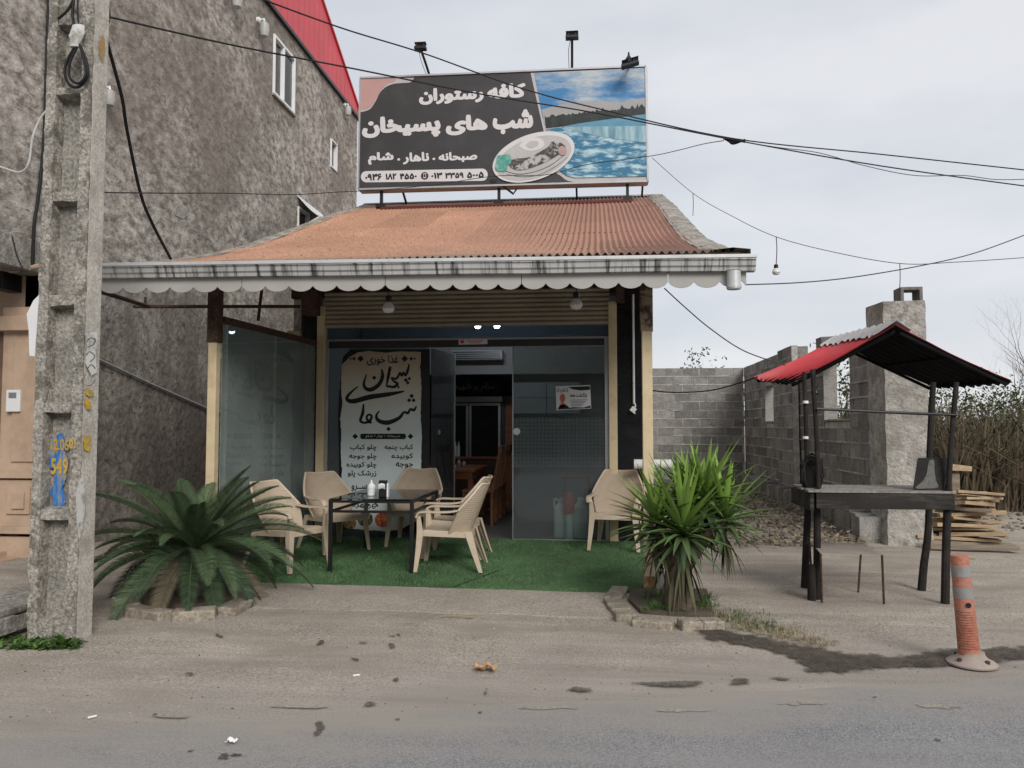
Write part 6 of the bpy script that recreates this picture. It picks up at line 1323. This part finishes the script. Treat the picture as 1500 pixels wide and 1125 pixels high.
for i in range(20000):                             # scrub leaves and twigs among the reeds
    y = 14.0+rr.random()**1.5*8.5; x = rr.uniform(5.6, 22); cl = mnoise.noise((x*.55, y*.55, 3)); z = rr.random()**.6*(2.25+.25*math.sin(x*1.3)); 
    if cl+.45*(z-1.2) < -.12: continue
    k = len(vs); s_ = rr.uniform(.02, .05); e1 = Vector((rr.uniform(-1, 1), rr.uniform(-1, 1), rr.uniform(-1, 1))).normalized()*s_; e2 = Vector((rr.uniform(-1, 1), rr.uniform(-1, 1), rr.uniform(-1, 1))).normalized()*s_*.5; p = Vector((x, y, z)); vs += [p-e1, p+e2, p+e1, p-e2]; fs.append((k, k+1, k+2, k+3)); tt.append(rr.random())
mb.v = vs; mb.f = fs; mb.t = tt; tag(mb.build('scrub_foliage', M['bushleaf'], smooth=0), 'green scrub leaves among the dry reeds', 'scrub', kind='stuff')
def bush(x, y, r_, h, n, label, grp=None):
    t = thing('bush', label, 'bush', (x, y, 0), 0, grp); mb = MB(); cen = [(x+rr.uniform(-r_, r_)*.6, y+rr.uniform(-r_, r_)*.6, h*rr.uniform(.25, .8), rr.uniform(.35, .6)*r_) for _ in range(12)]
    for i in range(n):
        cx, cy, cz, cr_ = rr.choice(cen); d = Vector((rr.gauss(0, 1), rr.gauss(0, 1), rr.gauss(0, 1))).normalized()*cr_*rr.uniform(.6, 1.05); p = Vector((cx, cy, cz))+d
        if p.z < .05: continue
        s_ = rr.uniform(.04, .08); e1 = Vector((rr.uniform(-1, 1), rr.uniform(-1, 1), rr.uniform(-1, .6))).normalized()*s_; e2 = e1.cross(Vector((rr.uniform(-1, 1), rr.uniform(-1, 1), rr.uniform(-1, 1)))).normalized()*s_*.45; mb.cur = rr.random(); mb.add([p-e1, p+e2, p+e1, p-e2], [(0, 1, 2, 3)])
    mb.cur = 0; mb.build('foliage', M['bushleaf'], t, smooth=0); mb = MB()
    for k in range(7): az = rr.uniform(0, 6.28); mb.tube([(x, y, 0), (x+.3*r_*math.cos(az), y+.3*r_*math.sin(az), h*.4), (x+.7*r_*math.cos(az), y+.7*r_*math.sin(az), h*.8)], [.03, .02, .008], 5)
    mb.build('stems', M['bark'], t)
for k, (x, y, r_, h) in enumerate(((5.3, 16.2, 1.1, 2.0), (6.6, 20.5, 1.6, 2.4), (9.2, 23.5, 1.8, 2.6), (12.5, 24.5, 2.0, 2.5), (15.8, 24, 2, 2.8), (19.5, 25, 2.2, 2.6), (2.6, 23.5, 1.3, 2.3))):
    bush(x, y, r_, h, 2600, ('green bush seen through the side wall opening', 'green bush behind the ruin pier', 'green bush rising behind the reeds, nearest the pier', 'low green bush behind the reeds under the bare tree', 'green bush behind reeds at right edge', 'farthest right bush beyond the reeds', 'dark bush behind the rear block wall')[k], 'bushes behind the ruin and reeds')
# bare trees
def bare_tree(x, y, h, label, leafy=0, seed=1, lean=(0, 0)):
    q = random.Random(seed); t = thing('bare_tree', label, 'tree', (x, y, 0), 0, 'thin trees behind the ruin'); mt = MB(); mw = MB(); lv = MB()
    def br(p, d, ln, r_, lvl):
        pts = [p.copy()]; dd = d.copy(); n_ = 5
        for i in range(n_): dd = (dd+Vector((q.gauss(0, .10), q.gauss(0, .10), q.gauss(.03, .06)))).normalized(); pts.append(pts[-1]+dd*ln/n_)
        (mt if lvl == 0 else mw).tube(pts, [r_*(1-.6*i/n_) for i in range(n_+1)], 6 if lvl < 2 else 4)
        if lvl >= 2 and leafy and q.random() < leafy:
            for _ in range(3): e1 = Vector((q.gauss(0, 1), q.gauss(0, 1), q.gauss(0, 1))).normalized()*.06; e2 = Vector((q.gauss(0, 1), q.gauss(0, 1), q.gauss(0, 1))).normalized()*.03; c_ = pts[-1]+Vector((q.gauss(0, .06), q.gauss(0, .06), q.gauss(0, .06))); lv.cur = q.random(); lv.add([c_-e1, c_+e2, c_+e1, c_-e2], [(0, 1, 2, 3)])
        if lvl < 4:
            for k in range(q.choice((3, 4)) if lvl else 6):
                i = q.randint(2, n_); az = q.uniform(0, 6.28); nd = (dd*.9+Vector((math.cos(az), math.sin(az), q.uniform(-.05, .5)))*.62).normalized(); br(pts[i], nd, ln*q.uniform(.48, .72), r_*(1-.6*i/n_)*.62, lvl+1)
    br(Vector((x, y, 0)), Vector((lean[0], lean[1], 1)).normalized(), h*.45, .055, 0)
    mt.build('trunk', M['bark'], t); mw.build('branches', M['bark'], t)
    if lv.v: lv.cur = 0; lv.build('leaves', M['bushleaf'], t, smooth=0)
p = P(1490, 560, Y=19); bare_tree(p.x+.1, 19, 4.2, 'bare leafless tree with fine twigs above the reeds at right', 0, 4, (-.10, 0))
p = P(1560, 560, Y=17); bare_tree(p.x, 17, 4.6, 'second bare tree mostly beyond the right edge', 0, 9, (-.16, 0))
p = P(1080, 560, Y=24); bare_tree(p.x, 24, 4.0, 'small sparse leaved tree peeping over rear block wall', .8, 12, (.05, 0))
p = P(1052, 560, Y=25); bare_tree(p.x, 25, 3.4, 'tiny twiggy treetop left of the one over rear block wall', .3, 15, (0, 0))
p = P(1235, 560, Y=17.5); bare_tree(p.x, 17.5, 3.8, 'twiggy sapling seen through the wall opening', .25, 22, (0, 0))
# opposite side of the street, mirrored in the glass
M['farfol'] = plantmat('street_tree_leaf', (.035, .05, .025), (.075, .10, .05), .8, .2); mb = MB()
for i in range(22000):
    x = rr.uniform(-45, 45); hh = 6.3+.5*math.sin(x*.35)+.4*math.sin(x*1.1); z = rr.random()*hh; p = Vector((x, -22+rr.uniform(-1.5, 1.5), z)); s_ = rr.uniform(.35, .75); e1 = Vector((rr.uniform(-1, 1), rr.uniform(-.4, .4), rr.uniform(-1, 1))).normalized()*s_; e2 = Vector((rr.uniform(-1, 1), rr.uniform(-.4, .4), rr.uniform(-1, 1))).normalized()*s_*.7; mb.cur = rr.random(); mb.add([p-e1, p+e2, p+e1, p-e2], [(0, 1, 2, 3)])
mb.cur = 0; tag(mb.build('treeline', M['farfol'], smooth=0), 'dark line of trees across the street', 'trees', kind='stuff')

# ================================================================== STALL
rnd = random.Random(8)
stall = thing('market_stall', 'rickety roadside stall with red corrugated roof on dark poles', 'stall', (2.35, 7.1, 0))
rn, rf = P(1312, 477, Z=2.33), P(1224, 497, Z=2.33); ln_, lf = P(1153, 561, Z=1.87), P(1104, 554, Z=1.92); en, ef = P(1482, 559, Z=1.86), P(1372, 567, Z=1.86)
def slope(a, b2, c_, d_, n_cor, amp, thick):
    """sheet between ridge a (near) b (far) and eave c (near) d (far), ribs down the slope"""
    def fn(u, v):
        r_ = a.lerp(b2, u); e_ = c_.lerp(d_, u); p = r_.lerp(e_, v); jag = (.02*mnoise.noise((u*14, v*2, 1)))*(v > .97); sag = -.04*math.sin(math.pi*v)
        return Vector((p.x+jag*2, p.y, p.z+amp*math.cos(u*n_cor*2*math.pi)+sag*.6+.006*mnoise.noise((u*5, v*5, 2))))
    return fn
fl = slope(rn, rf, ln_, lf, 9, .014, .004); fr2 = slope(rn, rf, en, ef, 9, .014, .004)
def sheet(fn, name, m, dz, th, flip):
    mb = MB(); mb.grid(lambda u, v: fn(u, v)+Vector((0, 0, dz)), 72, 20, th); return mb.build(name, m, stall, smooth=50)
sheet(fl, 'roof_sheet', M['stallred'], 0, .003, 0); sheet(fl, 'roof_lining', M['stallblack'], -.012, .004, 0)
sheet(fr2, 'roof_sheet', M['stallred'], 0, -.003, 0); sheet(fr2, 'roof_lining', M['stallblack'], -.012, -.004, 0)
mb = MB()                                          # jagged pale ridge flashing in two lengths
def ridge_piece(u0, u1, dz):
    g = MB(); K = 10; pts = []
    def fn(u, v):
        uu = u0+(u1-u0)*u; w_ = .20+.03*mnoise.noise((uu*9, 0, dz*50)); s_ = (v-.5)*2
        return (fl(uu, w_*-s_) if s_ < 0 else fr2(uu, .13*s_))+Vector((0, 0, .022+dz+.01*(1-abs(s_))))
    mb.grid(fn, 20, 8, -.004)
ridge_piece(-.02, .56, .008); ridge_piece(.50, 1.02, 0); mb.build('ridge_flashing', mat('worn_zinc', (.50, .49, .48), .5, .12, 7, metal=.2, stain=(.25, .23, .21), sscale=7, samt=.6), stall, smooth=40)
mb = MB()
for a, b2 in ((rn, ln_), (rn, en), (rf, lf), (rf, ef), (rn.lerp(ln_, .9), rf.lerp(lf, .9)), (rn.lerp(en, .9), rf.lerp(ef, .9)), (rn, rf), (rn.lerp(en, .45), rf.lerp(ef, .45))): a2, b3 = a+(b2-a)*.03, a+(b2-a)*.95; mb.bar(a2-Vector((0, 0, .05)), b3-Vector((0, 0, .05)), .025, .025)
mb.build('roof_frame', M['stallblack'], stall, smooth=0)
def post(pts, rs, nm='post'):
    mb = MB(); mb.tube(bez(pts, 8), [rs[0]+(rs[1]-rs[0])*i/(8*(len(pts)-1)) for i in range(8*(len(pts)-1)+1)], 10); return mb.build(nm, M['charred'], stall)
g1, g2, g3, g4 = P(1197, 879, Z=0), P(1178, 863, Z=0), P(1349, 866, Z=0), P(1384, 887, Z=0)
post([g1-Vector((0, 0, .05)), P(1197, 800, Y=g1.y), P(1197, 716, Y=g1.y)], (.033, .028)); post([P(1199, 724, Y=g1.y+.03), P(1196, 640, Y=g1.y+.03), P(1190, 541, Y=g1.y+.03)], (.020, .019), 'upper_post')
post([g2-Vector((0, 0, .05)), P(1182, 780, Y=g2.y), P(1185, 716, Y=g2.y)], (.034, .030)); post([P(1182, 724, Y=g2.y+.02), P(1181, 640, Y=g2.y+.02), P(1178, 545, Y=g2.y+.02)], (.021, .019), 'upper_post')
post([g3-Vector((0, 0, .05)), P(1353, 830, Y=g3.y), P(1360, 770, Y=g3.y), P(1362, 660, Y=g3.y), P(1367, 560, Y=g3.y)], (.036, .024)); post([g4-Vector((0, 0, .05)), P(1386, 800, Y=g4.y), P(1389, 716, Y=g4.y)], (.034, .030)); post([P(1389, 722, Y=g4.y+.02), P(1394, 640, Y=g4.y+.02), P(1401, 560, Y=g4.y+.02)], (.022, .020), 'upper_post')
mb = MB(); mb.tube([P(1196, 599, Y=g1.y-.01), P(1300, 604, Y=g1.y-.01), P(1402, 608, Y=g4.y-.01)], .012, 8); mb.build('rail', M['black'], stall)
for y in (589, 641): p = P(1180, y, Y=g2.y); mb = MB(); mb.lathe([(.026, -.012), (.026, .012)], p, 10); mb.build('tape', M['upvc'], stall)
xa, xb, ya_, yb_ = g1.x-.05, P(1396, 740, Y=g4.y-.03).x, g4.y-.055, g2.y+.05; zc = P(1300, 722, Y=ya_).z
mb = MB(); mb.box(xa+.02, xb, ya_-.012, ya_+.016, zc-.130, zc-.003, .004, rnd); mb.build('front_board', M['counter'], stall, smooth=0, bev=.004); mb = MB(); mb.box(xa-.03, xa, ya_, yb_, zc-.15, zc-.005, .004, rnd); mb.build('side_board', M['counter'], stall, smooth=0, bev=.004)
M['greyplank'] = mat('grey_plank', (.24, .22, .20), .9, .3, 4, .5, 30, stretch=(.2, 3, 3), stain=(.10, .09, .08), sscale=5, samt=.7, fine=.4)
mb = MB()
for k in range(5): y = ya_-.02+k*(yb_-ya_+.04)/5; mb.box(xa-.03+rnd.uniform(-.02, .02), xb+rnd.uniform(-.02, .0), y+.003, y+(yb_-ya_)/5-.002, zc, zc+.013+rnd.uniform(0, .004), .001, rnd)
mb.build('counter_top', M['greyplank'], stall, smooth=0); mb = MB(); mb.box(xb-.03, xb, ya_+.02, yb_, zc-.14, zc-.005); mb.build('side_board', M['counter'], stall, smooth=0)
# things on and round the stall
zt_ = zc+.03; lb_ = thing('leaning_board', 'dark square board with pale smear leaning on stall counter', 'board', tuple(P(1365, 718, Y=ya_+.12)))
q = [P(1337, 717, Y=ya_+.10), P(1382, 719.5, Y=ya_+.10), P(1390, 670, Y=ya_+.16), P(1344, 671, Y=ya_+.16)]; mb = MB(); mb.prism(q, (.02, .04, .0)); mb.build('panel', M['charred'], lb_, smooth=0, bev=.004)
mb = MB(); qq = [(1361, 674), (1368, 674), (1369, 688), (1371, 703), (1374, 714), (1358, 715.5), (1341, 715), (1350, 706), (1357, 695), (1359, 684)]
def onboard(x, y): t = (719-y)/49; return P(x, y, Y=ya_+.10+.06*t-.004)
V, F = fill_contours([smooth(qq+[qq[0]], 4)[:-1]]); mb.add([onboard(*p) for p in V], F); mb.build('smear', mat('chalky_smear', (.15, .145, .135), .9, .25, 12, stain=(.06, .055, .05), sscale=14, samt=.8, slo=.48, shi=.6), lb_, smooth=0)
co = thing('wire_coil', 'tangled coil of black wire hung on left side of the stall', 'wire coil', tuple(P(1190, 700, Y=g1.y+.1)))
mb = MB(); c_ = P(1189, 694, Y=g1.y+.12); 
for k in range(9):
    r1_, r2_ = .10+rnd.uniform(-.03, .04), .15+rnd.uniform(-.04, .03); ph = rnd.uniform(0, 6.28); mb.tube([(c_.x+rnd.uniform(-.006, .006)+r1_*.75*math.cos(t), c_.y+.03*math.sin(t+ph)+rnd.uniform(-.03, .03)*0, c_.z+r2_*math.sin(t)) for t in np.linspace(0, 6.28, 22)], .0055, 5)
mb.build('loops', M['blackrub'], co); mb = MB(); mb.prism([P(x, y, Y=g1.y+.17) for x, y in ((1180, 668), (1206, 672), (1203, 722), (1175, 716))], (0, .018, 0)); mb.build('back_board', M['charred'], co, smooth=0)
bl_ = bulb('hanging_lamp', 'small dark lamp hanging from the left eave of stall', 1194, 563, 580, g1.y+.1, 1.95, 'lamps on the stall'); bl_['category'] = 'lamp'
for o in kids(bl_):
    if o.name.startswith('glass'): o.data = o.data.copy(); o.data.materials[0] = M['black']
stp = thing('timber_stump', 'short dark timber stump upright against the front stall pole', 'stump', tuple(P(1192, 880, Z=0))); p = P(1191, 880, Z=0); mb = MB(); mb.lathe([(.036, -.03), (.036, .10), (.033, .29), (.028, .30)], (p.x-.012, p.y-.01, 0), 12); mb.build('log', M['charred'], stp)
ws = thing('low_metal_table', 'low rusty table with thin tin top and rod legs under stall', 'table', tuple(P(1250, 860, Z=0))); zl = .43; c1_, c2_ = P(1292, 813, Z=zl), P(1258, 806, Z=zl); A_ = [P(1202, 811, Z=zl), P(1292, 813, Z=zl), P(1262, 797, Z=zl), P(1186, 794, Z=zl)]
mb = MB(); mb.prism(A_, (0, 0, .004)); mb.build('tin_top', mat('dusty_tin', (.30, .26, .22), .8, .15, 6), ws, smooth=0)
for p, q in zip(A_, ((1204, 884), (1295, 888), (1257, 870), (1190, 866))): g = P(*q, Z=0); mb = MB(); mb.tube([p, g], .009, 6); mb.build('leg', M['rust'], ws)
# flexible bollard
p = P(1421, 970, Z=.02); tp_ = P(1405, 812, Y=p.y+.0); bo = thing('flexible_bollard', 'leaning orange flexible bollard with two white reflective bands', 'bollard', (p.x, p.y, .01))
M['orange'] = mat('faded_orange', (.43, .165, .11), .6, .12, 6, .15, 60, stain=(.40, .24, .18), sscale=7, samt=.7, slo=.45, shi=.68, fine=.3); M['reflect'] = mat('reflective_band', (.27, .27, .26), .45, .12, 9, stain=(.26, .23, .20), sscale=14, samt=.9, slo=.52, shi=.62)
ax = (tp_-p); LB = ax.length; axn = ax.normalized(); MR = Vector((0, 0, 1)).rotation_difference(axn).to_matrix()
rad = lambda t: .062-.012*t
def seg(nm, t0, t1, m, par, n_=24, ribs=False, off=0, cap=True):
    mb = MB(); prof = []
    if ribs:
        K = 15
        for i in range(K):
            a = t0+(t1-t0)*i/K; c_ = (t1-t0)/K; prof += [(rad(a), a*LB), (rad(a), (a+c_*.62)*LB), (rad(a)-.006, (a+c_*.68)*LB), (rad(a)-.006, (a+c_*.96)*LB)]
    else: prof = [(rad(t0)+off, t0*LB), (rad((t0+t1)/2)+off, (t0+t1)/2*LB), (rad(t1)+off, t1*LB)]
    mb.lathe(prof, p, n_, MR); return mb.build(nm, m, par, smooth=40)
seg('post', .03, .12, M['orange'], bo); seg('ribbed_sleeve', .12, .48, M['orange'], bo, ribs=True); seg('post', .48, .995, M['orange'], bo); seg('reflective_band', .60, .70, M['reflect'], bo, off=.002); seg('reflective_band', .80, .90, M['reflect'], bo, off=.002)
mb = MB(); mb.lathe([(.138, .0), (.140, .010), (.128, .020), (.09, .038), (.072, .06), (.07, .075)], (p.x+.01, p.y, gz(p.x, p.y)+.01), 32); ba = mb.build('base', mat('dusty_rubber', (.36, .30, .26), .85, .12, 7, stain=(.20, .17, .15), sscale=8, samt=.6), bo)
for k in range(4): a = k*1.57+.5; mb = MB(); mb.lathe([(.014, .03), (.014, .045), (.006, .05)], (p.x+.01+.104*math.cos(a), p.y+.104*math.sin(a), gz(p.x, p.y)+.008), 8); mb.build('bolt', M['rust'], ba)
hp = p+axn*LB*.545+Vector((.0, -rad(.55)-.001, 0)); mb = MB(); mb.lathe([(.0, -.002), (.015, -.002), (.015, .006)], hp, 14, Matrix.Rotation(R(90), 3, 'X')); mb.build('hole', M['black'], bo)
hp = p+axn*LB*.97; mb = MB(); mb.tube([hp+Vector((.03, 0, 0)), hp+Vector((.085, 0, -.004))], .008, 6); mb.build('pin', M['dry'], bo)
# timber heap
pb_ = [M['plank'], M['plankold']]
proto = None; hx0 = P(1412, 800, Z=0); base = Vector((4.25, 10.3, 0)); layers = [(0.03, 1.25, 8, .55), (.09, 1.1, 6, .48), (.15, 1.0, 5, .45), (.21, .95, 5, .42), (.27, .85, 4, .38), (.33, .80, 4, .34), (.39, .75, 4, .30), (.45, .65, 3, .26), (.51, .6, 3, .22), (.57, .55, 3, .2), (.64, .5, 2, .15)]
lab = 'sawn plank in the heap of loose timber beside the rendered pier'
def plank(i):
    o = bpy.data.objects.new('timber_plank', bpy.data.meshes['plank_mesh_%d' % (i % 4)]); C.objects.link(o); return o
for i in range(4):
    mb = MB(); mb.box(-.5, .5, -.06, .06, -.016, .016, .006, rnd); o = mb.build('timber_plank', pb_[i % 2 if i < 3 else 0], smooth=0); o.data.name = 'plank_mesh_%d' % i
    C.objects.unlink(o); bpy.data.objects.remove(o)
ct = 0
for z, ln, cnt, sp in layers:
    for k in range(cnt):
        o = plank(rnd.randint(0, 3)); y = base.y-.35+sp*(k+.5)/cnt*2.0+rnd.uniform(-.04, .04); o.location = (base.x+.12+.30*z+rnd.uniform(-.12, .12), y+.1, z+rnd.uniform(-.012, .012)); o.rotation_euler = (rnd.uniform(-.10, .10), rnd.uniform(-.06, .10), R(rnd.choice((8, -14, 25, -28, 4)))+rnd.uniform(-.15, .15)); o.scale = (ln*rnd.uniform(.7, 1.05), rnd.uniform(.6, 1.3), rnd.uniform(.8, 1.5)); tag(o, lab, 'plank', 'planks heaped beside the pier'); ct += 1
o = plank(0); q = P(1402, 686, Y=10.35); o.location = q; o.scale = (.30, 1.2, 2.6); o.rotation_euler = (0, .05, .2); tag(o, 'thick pale timber offcut on top of the heap of planks', 'plank', 'planks heaped beside the pier')
mb = MB(); q = P(1398, 716, Y=10.4); mb.obox((q.x, q.y, (q.z+.05)), (.10, .10, .30)); tag(mb.build('timber_offcut', M['plankold'], smooth=0, bev=.01), 'upright timber block propping the offcut on top of the heap', 'timber block')
o = plank(1); q = P(1425, 804, Z=.04); o.location = (q.x, q.y, .06); o.scale = (.95, 1.1, .9); o.rotation_euler = (.05, .0, -.05); tag(o, 'long grey plank lying in front of the timber heap', 'plank', 'planks heaped beside the pier')
# rubble
M['rubble'] = mat('rubble_stone', (.20, .17, .14), .95, .4, 5, .6, 30, spec=.1, tint=.4)
def rocks(name, label, spots):
    mb = MB()
    for x, y, z, s_ in spots:
        q = []; ph = rnd.random()*9
        for a_, b2 in [(0, 1.57), (0, -1.57)]+[(k*1.2566, .5) for k in range(5)]+[(k*1.2566+.628, -.5) for k in range(5)]:
            r_ = s_*rnd.uniform(.65, 1.2); q.append((x+r_*math.cos(a_+ph)*math.cos(b2), y+r_*math.sin(a_+ph)*math.cos(b2), z+r_*.7*math.sin(b2)))
        f = []
        for k in range(5): k2 = (k+1) % 5; f += [(0, 2+k, 2+k2), (2+k, 7+k, 2+k2), (2+k2, 7+k, 7+k2), (1, 7+k2, 7+k)]
        mb.cur = rnd.random(); mb.add(q, f)
    mb.cur = 0; return tag(mb.build(name, M['rubble'], smooth=0), label, 'rubble', kind='stuff')
sp1 = []
for _ in range(1200):
    y = 9.9+rnd.random()**1.6*7.5; x = rnd.uniform(1.0, 3.28); mound = .20*math.exp(-((x-3.0)/1.0)**2)*min(1, (y-9.9)/1.5); sp1.append((x, y, mound*rnd.uniform(.3, 1)+.01, rnd.uniform(.012, .040)*(1 if rnd.random() < .94 else 2.2)))
rocks('rubble', 'broken stones along foot of the block wall', sp1)
rocks('rubble', 'broken stones and rubbish before the reeds', [(rnd.uniform(4.8, 14), 11.5+rnd.random()*2.9, .02, rnd.uniform(.015, .06)) for _ in range(900)])
M['rubble'] = mat('gravel_stone', (.30, .265, .225), .95, .3, 9, .3, 60, spec=.1, tint=.5)
rocks('gravel', 'small scattered stones on the dirt', [(lambda p: (p.x, p.y, gz(p.x, p.y)+.002, rnd.uniform(.002, .008)))(P(rnd.uniform(0, 1500), rnd.uniform(860, 1060), Z=0)) for _ in range(900)])
mb = MB()                                          # leaf litter along the wall
for _ in range(3000): x = rnd.uniform(.8, 3.3); y = 9.6+rnd.random()**1.3*8; z = .02+.15*math.exp(-((x-3.0)/1.0)**2)*rnd.random(); s_ = rnd.uniform(.015, .04); e1 = Vector((rnd.uniform(-1, 1), rnd.uniform(-1, 1), rnd.uniform(-.4, .4))).normalized()*s_; e2 = e1.cross(Vector((rnd.uniform(-.4, .4), rnd.uniform(-.4, .4), 1))).normalized()*s_*.5; p = Vector((x, y, z)); mb.cur = rnd.random(); mb.add([p-e1, p+e2, p+e1, p-e2], [(0, 1, 2, 3)])
mb.cur = 0; tag(mb.build('leaf_litter', M['straw'], smooth=0), 'dry leaf litter before the block wall', 'litter', kind='stuff')
# broken slab left of the pole, litter
bs = thing('broken_slab', 'broken hollow concrete slab lying tilted left of the pole', 'slab', tuple(P(15, 900, Z=0)))
def slabpt(x, y, z): return P(x, y, Z=z)
mb = MB(); A = slabpt(-30, 906, .20); B = slabpt(38, 884, .20); C_ = slabpt(36, 870, .20); D_ = slabpt(-40, 888, .20)
mb.prism([A, B, C_+Vector((.1, .6, 0)), D_+Vector((-.2, .6, 0))], (0, 0, -.045)); mb.build('top', M['concrete'], bs, smooth=0, bev=.008); mb = MB(); mb.prism([A+Vector((0, 0, -.15)), B+Vector((0, 0, -.15)), C_+Vector((.1, .6, -.15)), D_+Vector((-.2, .6, -.15))], (0, 0, -.04)); mb.build('underside', M['concrete'], bs, smooth=0, bev=.008)
for t in (.05, .62): c_ = A.lerp(B, t); mb = MB(); mb.obox(c_+Vector((.02, .22, -.0975)), (.05, .4, .103)); mb.build('rib', M['concrete'], bs, smooth=0)
def crumple(nm, label, cat, px_, r_, h, m, seed):
    q = random.Random(seed); p = P(*px_, Z=.01); z = max(.008, gz(p.x, p.y)); mb = MB()
    def fn(u, v): a = (u-.5)*2; c_ = (v-.5)*2; k = max(0, 1-.25*(a*a+c_*c_)); return (p.x+a*r_*(1+.3*mnoise.noise((a*2, c_*2, seed))), p.y+c_*r_*.7*(1+.3*mnoise.noise((c_*2, a*2, seed+5))), z+.006+h*max(0, .5+mnoise.noise((a*1.6, c_*1.6, seed)))*k)
    mb.grid(fn, 12, 12, .002); return tag(mb.build(nm, m, smooth=60), label, cat)
crumple('dry_leaf', 'crumpled tan dry leaf on the dirt before porch', 'leaf', (711, 982), .065, .05, mat('tan_leaf', (.48, .30, .15), .7, .2, 9), 3)
crumple('paper_scrap', 'white paper scrap on road edge at lower left', 'litter', (339, 1088), .024, .025, M['upvc'], 8)
for k, (x, y, lb) in enumerate(((274, 989, 'tiny white butt near the oily stain left of centre'), (522, 990, 'tiny white butt on dirt in front of table'), (135, 1050, 'tiny white scrap on the road edge at far left'))): p = P(x, y, Z=.01); mb = MB(); a = rnd.uniform(0, 3); d = Vector((math.cos(a), math.sin(a), 0))*.02; z = max(.01, gz(p.x, p.y)+.005); mb.tube([(p.x-d.x, p.y-d.y, z), (p.x+d.x, p.y+d.y, z)], .005, 6); tag(mb.build('cigarette_butt', M['upvc']), lb, 'litter')
p = P(665, 906, Z=.02); mb = MB(); mb.tube(bez([(p.x-.1, p.y, .035), (p.x, p.y+.004, .036), (p.x+.10, p.y-.004, .036)]), .004, 5); mb.obox((p.x+.12, p.y, .038), (.05, .02, .008)); tag(mb.build('twig', M['dry']), 'thin dry twig on concrete apron before the mat', 'twig')
for o in [m for m in bpy.data.meshes if m.users == 0]: bpy.data.meshes.remove(o)
